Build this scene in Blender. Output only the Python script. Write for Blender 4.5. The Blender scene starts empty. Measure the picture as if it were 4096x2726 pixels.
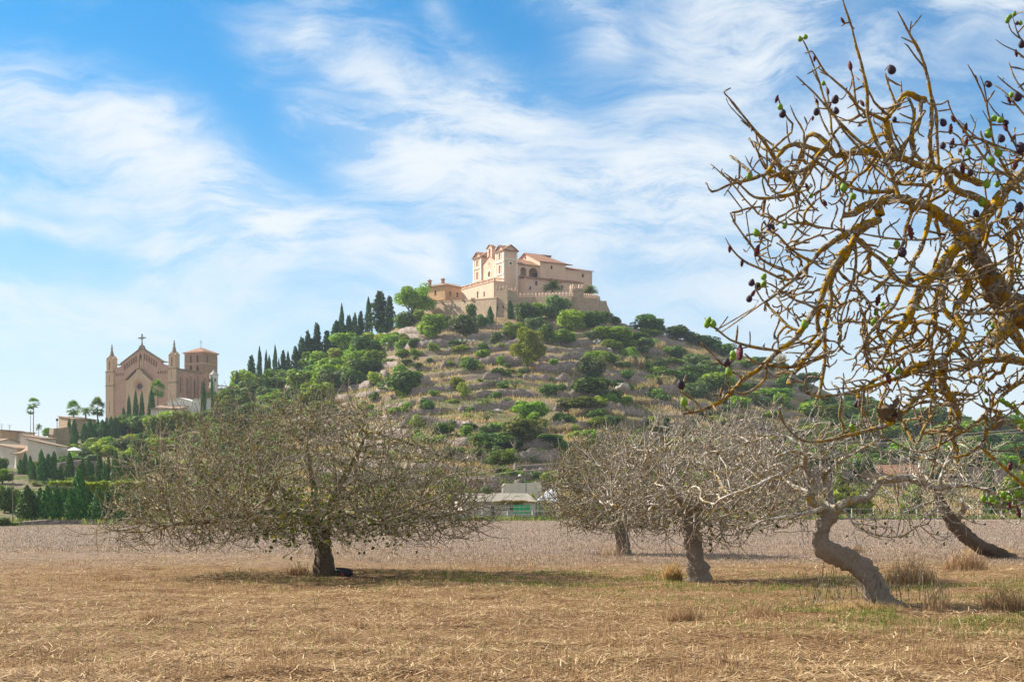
import bpy, math, random
import numpy as np
from mathutils import Vector

R = math.radians
random.seed(7)
rng = np.random.default_rng(7)
S = bpy.context.scene
C = S.collection

# ------------------------------------------------------------------ camera, world, sun, exposure
FPX, CX, HY, EYE = 5689.0, 2048.0, 2030.0, 1.65      # lens 50 mm on 36 mm: focal length and horizon in photograph pixels
cam_d = bpy.data.cameras.new("camera")
cam = bpy.data.objects.new("camera", cam_d)
C.objects.link(cam)
cam.location = (0, 0, EYE)
cam.rotation_euler = (R(90), 0, 0)
cam_d.lens = 50
cam_d.sensor_width = 36
cam_d.shift_y = (HY - 1363.0) / 4096.0
cam_d.clip_start = 0.1
cam_d.clip_end = 9000
S.camera = cam
cam_d.dof.use_dof = True
cam_d.dof.focus_distance = 22.0
cam_d.dof.aperture_fstop = 10.0

SUN_EL, SUN_AZ = 36.0, -61.0                          # degrees; azimuth from +Y (into the picture) towards +X
sun_dir = Vector((math.sin(R(SUN_AZ)) * math.cos(R(SUN_EL)), math.cos(R(SUN_AZ)) * math.cos(R(SUN_EL)), math.sin(R(SUN_EL))))
sd = bpy.data.lights.new("sun", 'SUN')
sd.energy = 5.0
sd.angle = R(0.5)
sd.color = (1.0, 0.93, 0.82)
sun = bpy.data.objects.new("sun", sd)
C.objects.link(sun)
sun.rotation_euler = (-sun_dir).to_track_quat('-Z', 'Y').to_euler()
sun.location = (-60, 40, 90)

S.view_settings.view_transform = 'Standard'
S.view_settings.look = 'None'
S.view_settings.exposure = 1.0
S.view_settings.gamma = 1.0
S.cycles.use_denoising = True
S.cycles.max_bounces = 8
S.cycles.transparent_max_bounces = 8

def N(nt, t, loc=None, **kw):
    n = nt.nodes.new(t)
    for k, v in kw.items():
        setattr(n, k, v)
    return n

def L(nt, a, b):
    nt.links.new(a, b)

def MATH(nt, op, a, b=None, c=None, clamp=False):
    n = nt.nodes.new('ShaderNodeMath')
    n.operation = op
    n.use_clamp = clamp
    for i, x in enumerate((a, b, c)):
        if x is None:
            continue
        if isinstance(x, (int, float)):
            n.inputs[i].default_value = x
        else:
            nt.links.new(x, n.inputs[i])
    return n.outputs[0]

def MIXC(nt, f, a, b, mode='MIX'):
    n = nt.nodes.new('ShaderNodeMix')
    n.data_type = 'RGBA'
    n.blend_type = mode
    n.clamp_factor = True
    for i, x in ((0, f), (6, a), (7, b)):
        if isinstance(x, (int, float)):
            n.inputs[i].default_value = x
        elif isinstance(x, tuple):
            n.inputs[i].default_value = (*x, 1.0)
        else:
            nt.links.new(x, n.inputs[i])
    return n.outputs[2]

def RAMP(nt, f, stops, interp='LINEAR'):
    n = nt.nodes.new('ShaderNodeValToRGB')
    n.color_ramp.interpolation = interp
    el = n.color_ramp.elements
    while len(el) < len(stops):
        el.new(0.5)
    for e, (p, c) in zip(el, stops):
        e.position = p
        e.color = (*c, 1.0) if isinstance(c, tuple) else (c, c, c, 1.0)
    nt.links.new(f, n.inputs[0])
    return n.outputs[0]

def NOISE(nt, vec, scale, detail=4.0, rough=0.55, dist=0.0, dim='3D'):
    n = nt.nodes.new('ShaderNodeTexNoise')
    n.noise_dimensions = dim
    n.inputs['Scale'].default_value = scale
    n.inputs['Detail'].default_value = detail
    n.inputs['Roughness'].default_value = rough
    n.inputs['Distortion'].default_value = dist
    if vec is not None:
        nt.links.new(vec, n.inputs['Vector'])
    return n

def build_world():
    w = bpy.data.worlds.new("World")
    S.world = w
    w.use_nodes = True
    nt = w.node_tree
    nt.nodes.clear()
    out = N(nt, 'ShaderNodeOutputWorld')
    bg = N(nt, 'ShaderNodeBackground')
    STR = 0.085
    bg.inputs['Strength'].default_value = STR
    sky = N(nt, 'ShaderNodeTexSky')
    sky.sky_type = 'NISHITA'
    sky.sun_disc = False
    sky.sun_elevation = R(SUN_EL)
    sky.sun_rotation = R(SUN_AZ)
    sky.altitude = 60
    sky.air_density = 1.0
    sky.dust_density = 0.6
    sky.ozone_density = 1.2
    tc = N(nt, 'ShaderNodeTexCoord')
    sep = N(nt, 'ShaderNodeSeparateXYZ')
    L(nt, tc.outputs['Generated'], sep.inputs[0])
    X, Y, Z = sep.outputs
    az = MATH(nt, 'ARCTAN2', X, Y)
    el = MATH(nt, 'ARCSINE', Z)
    comb = N(nt, 'ShaderNodeCombineXYZ')
    L(nt, az, comb.inputs[0]); L(nt, el, comb.inputs[1])
    p0 = comb.outputs[0]
    # slow warp of the whole cloud layer
    nz = NOISE(nt, p0, 5.0, 3.0, 0.55)
    sub = N(nt, 'ShaderNodeVectorMath', operation='SUBTRACT'); L(nt, nz.outputs['Color'], sub.inputs[0]); sub.inputs[1].default_value = (0.5, 0.5, 0.5)
    scl = N(nt, 'ShaderNodeVectorMath', operation='SCALE'); L(nt, sub.outputs[0], scl.inputs[0]); scl.inputs['Scale'].default_value = 0.09
    wp = N(nt, 'ShaderNodeVectorMath', operation='ADD'); L(nt, p0, wp.inputs[0]); L(nt, scl.outputs[0], wp.inputs[1])
    p = wp.outputs[0]
    k = 4096 / 2356
    def ae(x, y):
        return ((x * k - CX) / FPX, (HY - y * k) / FPX, 0.0)
    streaks = [  # azimuth/elevation of long cirrus bands: ends, half width, strength
        ((-150, 290), (330, 395), 66, 1.1), ((330, 395), (660, 560), 56, 1.35), ((640, 545), (980, 615), 42, 1.2),
        ((-60, 440), (420, 520), 45, 0.55), ((60, 545), (520, 615), 20, 0.55), ((420, 600), (820, 640), 30, 0.5),
        ((690, 130), (900, 250), 36, 0.55), ((820, 190), (1250, 330), 70, 0.62), ((1150, 300), (1560, 470), 95, 0.75),
        ((700, 290), (1000, 400), 48, 0.62), ((960, 390), (1330, 540), 85, 0.75), ((850, 430), (1200, 560), 60, 0.45),
        ((1230, -30), (1390, 120), 46, 0.62), ((1000, 60), (1090, 140), 40, 0.3), ((1650, 60), (1900, 170), 130, 0.55),
        ((1700, 110), (2050, 330), 120, 0.55), ((2150, 60), (2500, 60), 60, 0.75), ((1500, 330), (1760, 470), 110, 0.6),
        ((600, 150), (760, 60), 70, 0.25), ((400, 690), (900, 700), 60, 0.5), ((-100, 700), (350, 760), 70, 0.6),
        ((1500, 600), (2400, 640), 130, 0.55), ((-50, 20), (30, 50), 30, 0.35), ((2500, 300), (2900, 500), 160, 0.5),
        ((-900, 200), (-200, 350), 120, 0.5),
    ]
    acc = None
    for (a, b, wd, st) in streaks:
        A, B = Vector(ae(*a)), Vector(ae(*b))
        ba = B - A
        pa = N(nt, 'ShaderNodeVectorMath', operation='SUBTRACT'); L(nt, p, pa.inputs[0]); pa.inputs[1].default_value = A
        dt = N(nt, 'ShaderNodeVectorMath', operation='DOT_PRODUCT'); L(nt, pa.outputs[0], dt.inputs[0]); dt.inputs[1].default_value = ba / ba.length_squared
        h = MATH(nt, 'MULTIPLY', dt.outputs['Value'], 1.0, clamp=True)
        bh = N(nt, 'ShaderNodeVectorMath', operation='SCALE'); bh.inputs[0].default_value = ba; L(nt, h, bh.inputs['Scale'])
        df = N(nt, 'ShaderNodeVectorMath', operation='DISTANCE'); L(nt, pa.outputs[0], df.inputs[0]); L(nt, bh.outputs[0], df.inputs[1])
        wr = wd * k / FPX
        q = MATH(nt, 'DIVIDE', df.outputs['Value'], wr)
        q = MATH(nt, 'MULTIPLY', q, q)
        e = MATH(nt, 'MULTIPLY', MATH(nt, 'EXPONENT', MATH(nt, 'MULTIPLY', q, -0.8)), st)
        acc = e if acc is None else MATH(nt, 'ADD', acc, e)
    # fibres drawn out along the wind
    rot = N(nt, 'ShaderNodeMapping'); rot.inputs['Rotation'].default_value = (0, 0, R(27)); rot.inputs['Scale'].default_value = (7.0, 26.0, 1.0)
    L(nt, p, rot.inputs['Vector'])
    fib = RAMP(nt, NOISE(nt, rot.outputs[0], 1.0, 11.0, 0.68, 0.35).outputs['Fac'], [(0.40, 0.0), (0.66, 1.0)])
    mp2 = N(nt, 'ShaderNodeMapping'); mp2.inputs['Rotation'].default_value = (0, 0, R(20)); mp2.inputs['Scale'].default_value = (5.0, 11.0, 1.0)
    L(nt, p, mp2.inputs['Vector'])
    puf = NOISE(nt, mp2.outputs[0], 1.6, 6.0, 0.6, 0.3).outputs['Fac']
    tex = MATH(nt, 'ADD', 0.06, MATH(nt, 'MULTIPLY', MATH(nt, 'ADD', 0.18, MATH(nt, 'MULTIPLY', fib, 1.6)), RAMP(nt, puf, [(0.32, 0.12), (0.66, 1.5)])))
    cov = MATH(nt, 'MULTIPLY', acc, tex)
    veil = MATH(nt, 'MULTIPLY', MATH(nt, 'SUBTRACT', puf, 0.5, clamp=True), 0.4)
    cov = MATH(nt, 'ADD', cov, veil)
    cov = MATH(nt, 'SUBTRACT', 1.0, MATH(nt, 'EXPONENT', MATH(nt, 'MULTIPLY', cov, -1.8)))
    hz = MATH(nt, 'EXPONENT', MATH(nt, 'MULTIPLY', MATH(nt, 'MULTIPLY', el, el), -38.0))
    cov = MATH(nt, 'ADD', cov, MATH(nt, 'MULTIPLY', MATH(nt, 'MULTIPLY', hz, MATH(nt, 'SUBTRACT', 1.0, cov)), 1.0), clamp=True)
    tint = MIXC(nt, 1.0, sky.outputs[0], SKY_TINT, 'MULTIPLY')
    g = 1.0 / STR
    # unseen cloud cover added overhead, behind and beside the view to lift ambient light
    fill_cloud = MATH(nt, 'MAXIMUM', MATH(nt, 'MULTIPLY', MATH(nt, 'SUBTRACT', MATH(nt, 'ABSOLUTE', az), 0.5), 2.0, clamp=True), MATH(nt, 'MULTIPLY', MATH(nt, 'SUBTRACT', el, 0.5), 2.5, clamp=True))
    cov = MATH(nt, 'MAXIMUM', cov, MATH(nt, 'MULTIPLY', fill_cloud, MATH(nt, 'ADD', 0.55, MATH(nt, 'MULTIPLY', puf, 0.6))), clamp=True)
    white = MIXC(nt, fill_cloud, tuple(c * g for c in CLOUD_COL), tuple(c * g * 0.7 for c in CLOUD_COL))
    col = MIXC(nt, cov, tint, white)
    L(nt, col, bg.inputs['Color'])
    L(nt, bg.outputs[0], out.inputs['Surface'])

SKY_TINT = (0.11, 0.575, 0.85)
CLOUD_COL = (0.445, 0.472, 0.495)
build_world()

# ------------------------------------------------------------------ helpers
def P(px, py, y):
    """World point at depth y seen along the photograph direction (px, py)."""
    return Vector(((px - CX) / FPX * y, y, EYE + (HY - py) / FPX * y))

def tag(o, label=None, cat=None, group=None, kind=None):
    if label: o['label'] = label
    if cat: o['category'] = cat
    if group: o['group'] = group
    if kind: o['kind'] = kind
    return o

def empty(name, loc=(0, 0, 0), rz=0.0, label=None, cat=None, group=None):
    o = bpy.data.objects.new(name, None)
    o.empty_display_size = 0.3
    o.location = loc
    o.rotation_euler = (0, 0, rz)
    C.objects.link(o)
    return tag(o, label, cat, group)

def link(name, me, parent=None):
    o = bpy.data.objects.new(name, me)
    C.objects.link(o)
    if parent is not None:
        o.parent = parent
    return o

def np_mesh(name, V, faces, mats, smooth=False, attrs=None, midx=None):
    """faces: list of int arrays, each (n, k)"""
    V = np.asarray(V, dtype=np.float32)
    me = bpy.data.meshes.new(name)
    faces = [np.asarray(f, dtype=np.int32) for f in faces if len(f)]
    idx = np.concatenate([f.ravel() for f in faces])
    tot = np.concatenate([np.full(len(f), f.shape[1], dtype=np.int32) for f in faces])
    st = np.concatenate(([0], np.cumsum(tot)[:-1])).astype(np.int32)
    me.vertices.add(len(V)); me.vertices.foreach_set('co', V.ravel())
    me.loops.add(len(idx)); me.loops.foreach_set('vertex_index', idx)
    me.polygons.add(len(tot)); me.polygons.foreach_set('loop_start', st); me.polygons.foreach_set('loop_total', tot)
    if smooth:
        me.polygons.foreach_set('use_smooth', np.ones(len(tot), dtype=bool))
    if midx is not None:
        me.polygons.foreach_set('material_index', np.asarray(midx, dtype=np.int32))
    for k, a in (attrs or {}).items():
        at = me.attributes.new(k, 'FLOAT', 'POINT')
        at.data.foreach_set('value', np.asarray(a, dtype=np.float32))
    for m in (mats if isinstance(mats, (list, tuple)) else [mats]):
        me.materials.append(m)
    me.update(calc_edges=True)
    return me

class Frame:
    """Local plan axes: world = o + x*ax + y*ay, z as is."""
    def __init__(s, o, ax, ay, sx=1.0):
        s.o, s.ax, s.ay = Vector((o[0], o[1], 0)), Vector((*ax, 0)).normalized() * sx, Vector((*ay, 0)).normalized()
    def __call__(s, x, y, z):
        q = s.o + s.ax * x + s.ay * y
        return (q.x, q.y, z)

IDF = Frame((0, 0), (1, 0), (0, 1))

class MB:
    def __init__(s, fr=IDF):
        s.v, s.f, s.fr = [], [], fr
    def quadbox(s, b, t):
        """b, t: four local points each (bottom and top loops)"""
        n = len(s.v); k = len(b)
        s.v += [s.fr(*q) for q in b] + [s.fr(*q) for q in t]
        s.f.append(tuple(n + i for i in reversed(range(k))))
        s.f.append(tuple(n + k + i for i in range(k)))
        for i in range(k):
            j = (i + 1) % k
            s.f.append((n + i, n + j, n + k + j, n + k + i))
        return s
    def box(s, x0, x1, y0, y1, z0, z1):
        return s.quadbox([(x0, y0, z0), (x1, y0, z0), (x1, y1, z0), (x0, y1, z0)], [(x0, y0, z1), (x1, y0, z1), (x1, y1, z1), (x0, y1, z1)])
    def face(s, pts):
        n = len(s.v)
        s.v += [s.fr(*q) for q in pts]
        s.f.append(tuple(range(n, n + len(pts))))
        return s
    def slab(s, pts, th):
        """a roof plane: polygon with thickness th upwards"""
        return s.quadbox(pts, [(x, y, z + th) for x, y, z in pts])
    def lathe(s, x, y, prof, n=14):
        b = len(s.v)
        for r, z in prof:
            for i in range(n):
                a = 2 * math.pi * i / n
                s.v.append(s.fr(x + r * math.cos(a), y + r * math.sin(a), z))
        for j in range(len(prof) - 1):
            for i in range(n):
                k = (i + 1) % n
                s.f.append((b + j * n + i, b + j * n + k, b + (j + 1) * n + k, b + (j + 1) * n + i))
        s.f.append(tuple(b + i for i in reversed(range(n))))
        s.f.append(tuple(b + (len(prof) - 1) * n + i for i in range(n)))
        return s
    def bar(s, p, q, r, n=5, r2=None):
        V, F = tube([s.fr(*p), s.fr(*q)], [r, r2 if r2 is not None else r], n, cap=True)
        b = len(s.v)
        s.v += [tuple(x) for x in V]
        s.f += [tuple(int(i) + b for i in f) for f in F]
        return s
    def wall(s, p0, p1, z0, z1, th, inward, ops=(), top=None, step=None):
        """straight wall p0->p1 (local plan), thickness th towards inward, ops: (s, width, zb, zt, 'rect'|'arch'|'point'|'round')"""
        d = Vector((p1[0] - p0[0], p1[1] - p0[1])); ln = d.length; d.normalize()
        iv = Vector(inward).normalized() * th
        cuts = {0.0, ln}
        for (c, w, zb, zt, kd) in ops:
            m = 1 if kd == 'rect' else 8
            for i in range(m + 1):
                cuts.add(min(max(c - w / 2 + w * i / m, 0), ln))
        if top is not None:
            m = step or 16
            for i in range(m + 1):
                cuts.add(ln * i / m)
        cs = sorted(cuts)
        cs = [c for i, c in enumerate(cs) if i == 0 or c - cs[i - 1] > 1e-4]
        for a, b in zip(cs[:-1], cs[1:]):
            mid = (a + b) / 2
            iva = []
            for (c, w, zb, zt, kd) in ops:
                e = abs(mid - c) / (w / 2)
                if e >= 1: continue
                if kd == 'rect': lo, hi = zb, zt
                elif kd == 'arch': lo, hi = zb, zt - w / 2 + w / 2 * math.sqrt(1 - e * e)
                elif kd == 'point': lo, hi = zb, zt - w * (0.9 * e ** 1.4)
                else:
                    rr = w / 2; hh = rr * math.sqrt(1 - e * e); zc = (zb + zt) / 2; lo, hi = zc - hh, zc + hh
                if hi > lo: iva.append((lo, hi))
            iva.sort()
            zt0, zt1 = (top(a), top(b)) if top else (z1, z1)
            cur = z0; segs = []
            for lo, hi in iva:
                segs.append((cur, lo, None)); cur = hi
            segs.append((cur, None, 1))
            pa = (p0[0] + d.x * a, p0[1] + d.y * a); pb = (p0[0] + d.x * b, p0[1] + d.y * b)
            for lo, hi, last in segs:
                ha, hb = (zt0, zt1) if last else (hi, hi)
                if min(ha, hb) <= lo + 1e-3: continue
                bt = [(pa[0], pa[1], lo), (pb[0], pb[1], lo), (pb[0] + iv.x, pb[1] + iv.y, lo), (pa[0] + iv.x, pa[1] + iv.y, lo)]
                tp = [(pa[0], pa[1], ha), (pb[0], pb[1], hb), (pb[0] + iv.x, pb[1] + iv.y, hb), (pa[0] + iv.x, pa[1] + iv.y, ha)]
                s.quadbox(bt, tp)
        return s
    def build(s, name, mat, parent=None, smooth=False):
        me = bpy.data.meshes.new(name)
        o0 = Vector((0, 0, 0))
        q = parent
        while q is not None:
            o0 = o0 + q.location; q = q.parent
        me.from_pydata([tuple(Vector(q) - o0) for q in s.v], [], s.f)
        for m in (mat if isinstance(mat, list) else [mat]):
            me.materials.append(m)
        if smooth:
            me.polygons.foreach_set('use_smooth', np.ones(len(me.polygons), dtype=bool))
        import bmesh
        bm = bmesh.new(); bm.from_mesh(me)
        bmesh.ops.recalc_face_normals(bm, faces=bm.faces)
        bm.to_mesh(me); bm.free()
        return link(name, me, parent)

def tube(pts, rad, n=5, cap=False, phase=0.0):
    p = np.asarray(pts, dtype=float); r = np.asarray(rad, dtype=float)
    m = len(p)
    t = np.empty_like(p); t[1:-1] = p[2:] - p[:-2]; t[0] = p[1] - p[0]; t[-1] = p[-1] - p[-2]
    t /= np.linalg.norm(t, axis=1, keepdims=True) + 1e-9
    ref = np.array([0.31, 0.2, 0.93]) if abs(t[:, 2]).mean() < 0.8 else np.array([0.93, 0.3, 0.2])
    u = np.cross(t, ref); u /= np.linalg.norm(u, axis=1, keepdims=True) + 1e-9
    w = np.cross(t, u)
    a = np.arange(n) * 2 * math.pi / n + phase
    V = p[:, None, :] + r[:, None, None] * (np.cos(a)[None, :, None] * u[:, None, :] + np.sin(a)[None, :, None] * w[:, None, :])
    i = np.arange(m - 1)[:, None] * n; j = np.arange(n)[None, :]; k = (j + 1) % n
    F = np.stack([i + j, i + k, i + n + k, i + n + j], axis=-1).reshape(-1, 4)
    V = V.reshape(-1, 3)
    if cap:
        F = [tuple(f) for f in F] + [tuple(range(n - 1, -1, -1)), tuple(range((m - 1) * n, m * n))]
    return V, F

def copy_tree(o, parent=None):
    c = o.copy(); C.objects.link(c)
    if parent is not None: c.parent = parent
    for ch in list(o.children):
        copy_tree(ch, c)
    return c

def vnoise(x, y, seed=0):
    x = np.asarray(x, dtype=float); y = np.asarray(y, dtype=float)
    xi, yi = np.floor(x).astype(np.int64), np.floor(y).astype(np.int64)
    fx, fy = x - xi, y - yi
    fx = fx * fx * (3 - 2 * fx); fy = fy * fy * (3 - 2 * fy)
    def h(a, b):
        n = (a * 374761393 + b * 668265263 + seed * 1442695041) & 0x7fffffff
        n = ((n ^ (n >> 13)) * 1274126177) & 0x7fffffff
        return ((n ^ (n >> 16)) & 0xffff) / 65535.0
    return (h(xi, yi) * (1 - fx) + h(xi + 1, yi) * fx) * (1 - fy) + (h(xi, yi + 1) * (1 - fx) + h(xi + 1, yi + 1) * fx) * fy

# ------------------------------------------------------------------ materials
def new_mat(name):
    m = bpy.data.materials.new(name)
    m.use_nodes = True
    nt = m.node_tree
    nt.nodes.clear()
    o = N(nt, 'ShaderNodeOutputMaterial')
    return m, nt, o

def bsdf(nt, out, col, rough=0.85, normal=None, spec=0.25):
    b = N(nt, 'ShaderNodeBsdfPrincipled')
    b.inputs['Roughness'].default_value = rough
    b.inputs['Specular IOR Level'].default_value = spec
    if isinstance(col, tuple): b.inputs['Base Color'].default_value = (*col, 1)
    else: L(nt, col, b.inputs['Base Color'])
    if normal is not None: L(nt, normal, b.inputs['Normal'])
    L(nt, b.outputs[0], out.inputs['Surface'])
    return b

def BUMP(nt, h, dist, strength=1.0):
    b = N(nt, 'ShaderNodeBump')
    b.inputs['Distance'].default_value = dist
    b.inputs['Strength'].default_value = strength
    L(nt, h, b.inputs['Height'])
    return b.outputs[0]

def OBJ(nt):
    return N(nt, 'ShaderNodeTexCoord').outputs['Object']

def mat_plain(name, c, rough=0.8, var=0.25, scale=1.0, bump=0.0, spec=0.25):
    m, nt, o = new_mat(name)
    v = OBJ(nt)
    n = NOISE(nt, v, scale, 6.0, 0.6)
    n2 = NOISE(nt, v, scale * 0.17, 3.0, 0.5)
    f = MATH(nt, 'ADD', MATH(nt, 'MULTIPLY', n.outputs['Fac'], 0.6), MATH(nt, 'MULTIPLY', n2.outputs['Fac'], 0.4))
    col = RAMP(nt, f, [(0.3, tuple(x * (1 - var) for x in c)), (0.7, tuple(min(1, x * (1 + var)) for x in c))])
    nm = BUMP(nt, n.outputs['Fac'], bump) if bump else None
    bsdf(nt, o, col, rough, nm, spec)
    return m

def mat_stone(name, c1, c2, scale=1.6, mortar=(0.3, 0.26, 0.2), bump=0.12, squash=1.7, stain=None):
    """masonry: irregular blocks with mortar lines and weather stains"""
    m, nt, o = new_mat(name)
    v = OBJ(nt)
    mp = N(nt, 'ShaderNodeMapping'); mp.inputs['Scale'].default_value = (1, 1, squash); L(nt, v, mp.inputs[0])
    vo = N(nt, 'ShaderNodeTexVoronoi'); vo.inputs['Scale'].default_value = scale; L(nt, mp.outputs[0], vo.inputs['Vector'])
    ve = N(nt, 'ShaderNodeTexVoronoi', feature='DISTANCE_TO_EDGE'); ve.inputs['Scale'].default_value = scale; L(nt, mp.outputs[0], ve.inputs['Vector'])
    sp = N(nt, 'ShaderNodeSeparateColor'); L(nt, vo.outputs['Color'], sp.inputs[0])
    col = MIXC(nt, sp.outputs[0], c1, c2)
    n = NOISE(nt, v, 0.35, 5.0, 0.6)
    col = MIXC(nt, RAMP(nt, n.outputs['Fac'], [(0.4, 0.0), (0.68, 0.75)]), col, stain or tuple(x * 0.72 for x in c1))
    e = RAMP(nt, ve.outputs['Distance'], [(0.0, 1.0), (0.09, 0.0)])
    col = MIXC(nt, MATH(nt, 'MULTIPLY', e, 0.7), col, mortar)
    fine = NOISE(nt, v, 6.0, 5.0, 0.65)
    col = MIXC(nt, 0.35, col, RAMP(nt, fine.outputs['Fac'], [(0.3, 0.25), (0.7, 0.8)]), 'OVERLAY')
    h = MATH(nt, 'ADD', MATH(nt, 'MINIMUM', ve.outputs['Distance'], 0.18), MATH(nt, 'MULTIPLY', fine.outputs['Fac'], 0.12))
    bsdf(nt, o, col, 0.9, BUMP(nt, h, bump, 1.0), 0.15)
    return m

def mat_plaster(name, c, stain, scale=0.5, amount=0.6):
    m, nt, o = new_mat(name)
    v = OBJ(nt)
    mp = N(nt, 'ShaderNodeMapping'); mp.inputs['Scale'].default_value = (1, 1, 0.35); L(nt, v, mp.inputs[0])
    n = NOISE(nt, mp.outputs[0], scale, 6.0, 0.62, 0.4)
    f = NOISE(nt, v, 3.0, 5.0, 0.6)
    col = MIXC(nt, RAMP(nt, n.outputs['Fac'], [(0.42, 0.0), (0.7, amount)]), c, stain)
    col = MIXC(nt, 0.3, col, RAMP(nt, f.outputs['Fac'], [(0.3, 0.3), (0.7, 0.72)]), 'OVERLAY')
    bsdf(nt, o, col, 0.88, BUMP(nt, f.outputs['Fac'], 0.03), 0.2)
    return m

def mat_tiles(name, c1, c2, scale=4.0):
    m, nt, o = new_mat(name)
    v = OBJ(nt)
    vo = N(nt, 'ShaderNodeTexVoronoi'); vo.inputs['Scale'].default_value = scale; L(nt, v, vo.inputs['Vector'])
    sp = N(nt, 'ShaderNodeSeparateColor'); L(nt, vo.outputs['Color'], sp.inputs[0])
    n = NOISE(nt, v, 0.5, 5.0, 0.6)
    col = MIXC(nt, sp.outputs[0], c1, c2)
    col = MIXC(nt, RAMP(nt, n.outputs['Fac'], [(0.45, 0.0), (0.7, 0.5)]), col, (0.30, 0.25, 0.19))
    wv = N(nt, 'ShaderNodeTexWave'); wv.bands_direction = 'X'; wv.inputs['Scale'].default_value = 1.6; wv.inputs['Distortion'].default_value = 0.4; L(nt, v, wv.inputs['Vector'])
    col = MIXC(nt, 0.3, col, RAMP(nt, wv.outputs['Fac'], [(0.2, 0.25), (0.8, 0.8)]), 'OVERLAY')
    bsdf(nt, o, col, 0.85, BUMP(nt, wv.outputs['Fac'], 0.12), 0.2)
    return m

def mat_leaf(name, ca, cb, cc=None, trans=0.35, objvar=0.25):
    """leaf-sized faces: a colour per leaf, a shift per plant, some light let through"""
    m, nt, o = new_mat(name)
    ge = N(nt, 'ShaderNodeNewGeometry')
    oi = N(nt, 'ShaderNodeObjectInfo')
    st = [(0.0, ca), (0.75, cb)] + ([(1.0, cc)] if cc else [(1.0, tuple(min(1, x * 1.25) for x in cb))])
    col = RAMP(nt, ge.outputs['Random Per Island'], st)
    hs = N(nt, 'ShaderNodeHueSaturation')
    L(nt, col, hs.inputs['Color'])
    L(nt, MATH(nt, 'ADD', 0.5 - 0.04 * objvar * 2, MATH(nt, 'MULTIPLY', oi.outputs['Random'], 0.08 * objvar * 2)), hs.inputs['Hue'])
    L(nt, MATH(nt, 'ADD', 1 - objvar, MATH(nt, 'MULTIPLY', oi.outputs['Random'], 2 * objvar)), hs.inputs['Value'])
    d = N(nt, 'ShaderNodeBsdfPrincipled'); L(nt, hs.outputs[0], d.inputs['Base Color']); d.inputs['Roughness'].default_value = 0.6; d.inputs['Specular IOR Level'].default_value = 0.25
    t = N(nt, 'ShaderNodeBsdfTranslucent'); L(nt, MIXC(nt, 1.0, hs.outputs[0], (1.15, 1.2, 0.6), 'MULTIPLY'), t.inputs['Color'])
    mx = N(nt, 'ShaderNodeMixShader'); mx.inputs[0].default_value = trans
    L(nt, d.outputs[0], mx.inputs[1]); L(nt, t.outputs[0], mx.inputs[2]); L(nt, mx.outputs[0], o.inputs['Surface'])
    return m

def mat_bark(name, base, dark, lichen, pale, lich=0.5, scale=9.0, thin=0.012):
    """fig bark: grey, cracked, orange lichen on the older wood, dark young twigs ('thick' is the branch radius)"""
    m, nt, o = new_mat(name)
    v = OBJ(nt)
    at = N(nt, 'ShaderNodeAttribute', attribute_name='thick')
    n1 = NOISE(nt, v, scale, 5.0, 0.65)
    n2 = NOISE(nt, v, scale * 0.7, 5.0, 0.68)
    n3 = NOISE(nt, v, scale * 2.3, 4.0, 0.6)
    col = MIXC(nt, RAMP(nt, n1.outputs['Fac'], [(0.38, 0.0), (0.62, 1.0)]), dark, base)
    old = RAMP(nt, MATH(nt, 'DIVIDE', at.outputs['Fac'], thin), [(0.35, 0.15), (0.95, 1.0)])
    pl = MATH(nt, 'MULTIPLY', RAMP(nt, n3.outputs['Fac'], [(0.47, 0.0), (0.55, 0.9)]), old)
    col = MIXC(nt, pl, col, pale)
    li = MATH(nt, 'MULTIPLY', RAMP(nt, n2.outputs['Fac'], [(0.56 - 0.22 * lich, 0.0), (0.66 - 0.22 * lich, 1.0)]), old)
    li = MATH(nt, 'MULTIPLY', li, RAMP(nt, n3.outputs['Fac'], [(0.30, 0.35), (0.5, 1.0)]))
    col = MIXC(nt, MATH(nt, 'MULTIPLY', RAMP(nt, MATH(nt, 'DIVIDE', at.outputs['Fac'], 0.1), [(0.3, 0.0), (0.65, 1.0)]), 0.5), col, MIXC(nt, n1.outputs['Fac'], dark, tuple(x * 0.75 for x in base)))
    lc = MIXC(nt, n1.outputs['Fac'], lichen, tuple(x * 0.55 for x in lichen))
    col = MIXC(nt, li, col, lc)
    hgt = MATH(nt, 'ADD', n1.outputs['Fac'], MATH(nt, 'MULTIPLY', li, 0.5))
    bsdf(nt, o, col, 0.9, BUMP(nt, hgt, 0.02, 1.0), 0.15)
    return m

M = {}
M['castle_plaster'] = mat_plaster('castle_plaster', (0.72, 0.515, 0.385), (0.58, 0.425, 0.31))
M['castle_side'] = M['castle_plaster']
M['white_trim'] = mat_plaster('white_trim', (0.86, 0.81, 0.73), (0.72, 0.64, 0.54))
M['house_ochre'] = mat_plaster('house_ochre', (0.55, 0.36, 0.19), (0.40, 0.25, 0.14))
M['rampart'] = mat_stone('rampart_stone', (0.52, 0.385, 0.265), (0.37, 0.28, 0.20), 1.1)
M['church'] = mat_stone('church_stone', (0.64, 0.385, 0.295), (0.50, 0.315, 0.25), 1.6, (0.56, 0.38, 0.29), 0.06)
M['church_smooth'] = mat_plaster('church_ashlar', (0.68, 0.475, 0.33), (0.54, 0.385, 0.27))
M['tower_stone'] = mat_stone('bell_tower_stone', (0.45, 0.30, 0.21), (0.34, 0.24, 0.18), 1.6, (0.28, 0.2, 0.15), 0.06)
M['terrace_wall'] = mat_stone('dry_stone', (0.42, 0.335, 0.285), (0.24, 0.19, 0.165), 1.5, (0.09, 0.075, 0.065), 0.3, 1.5)
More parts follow.
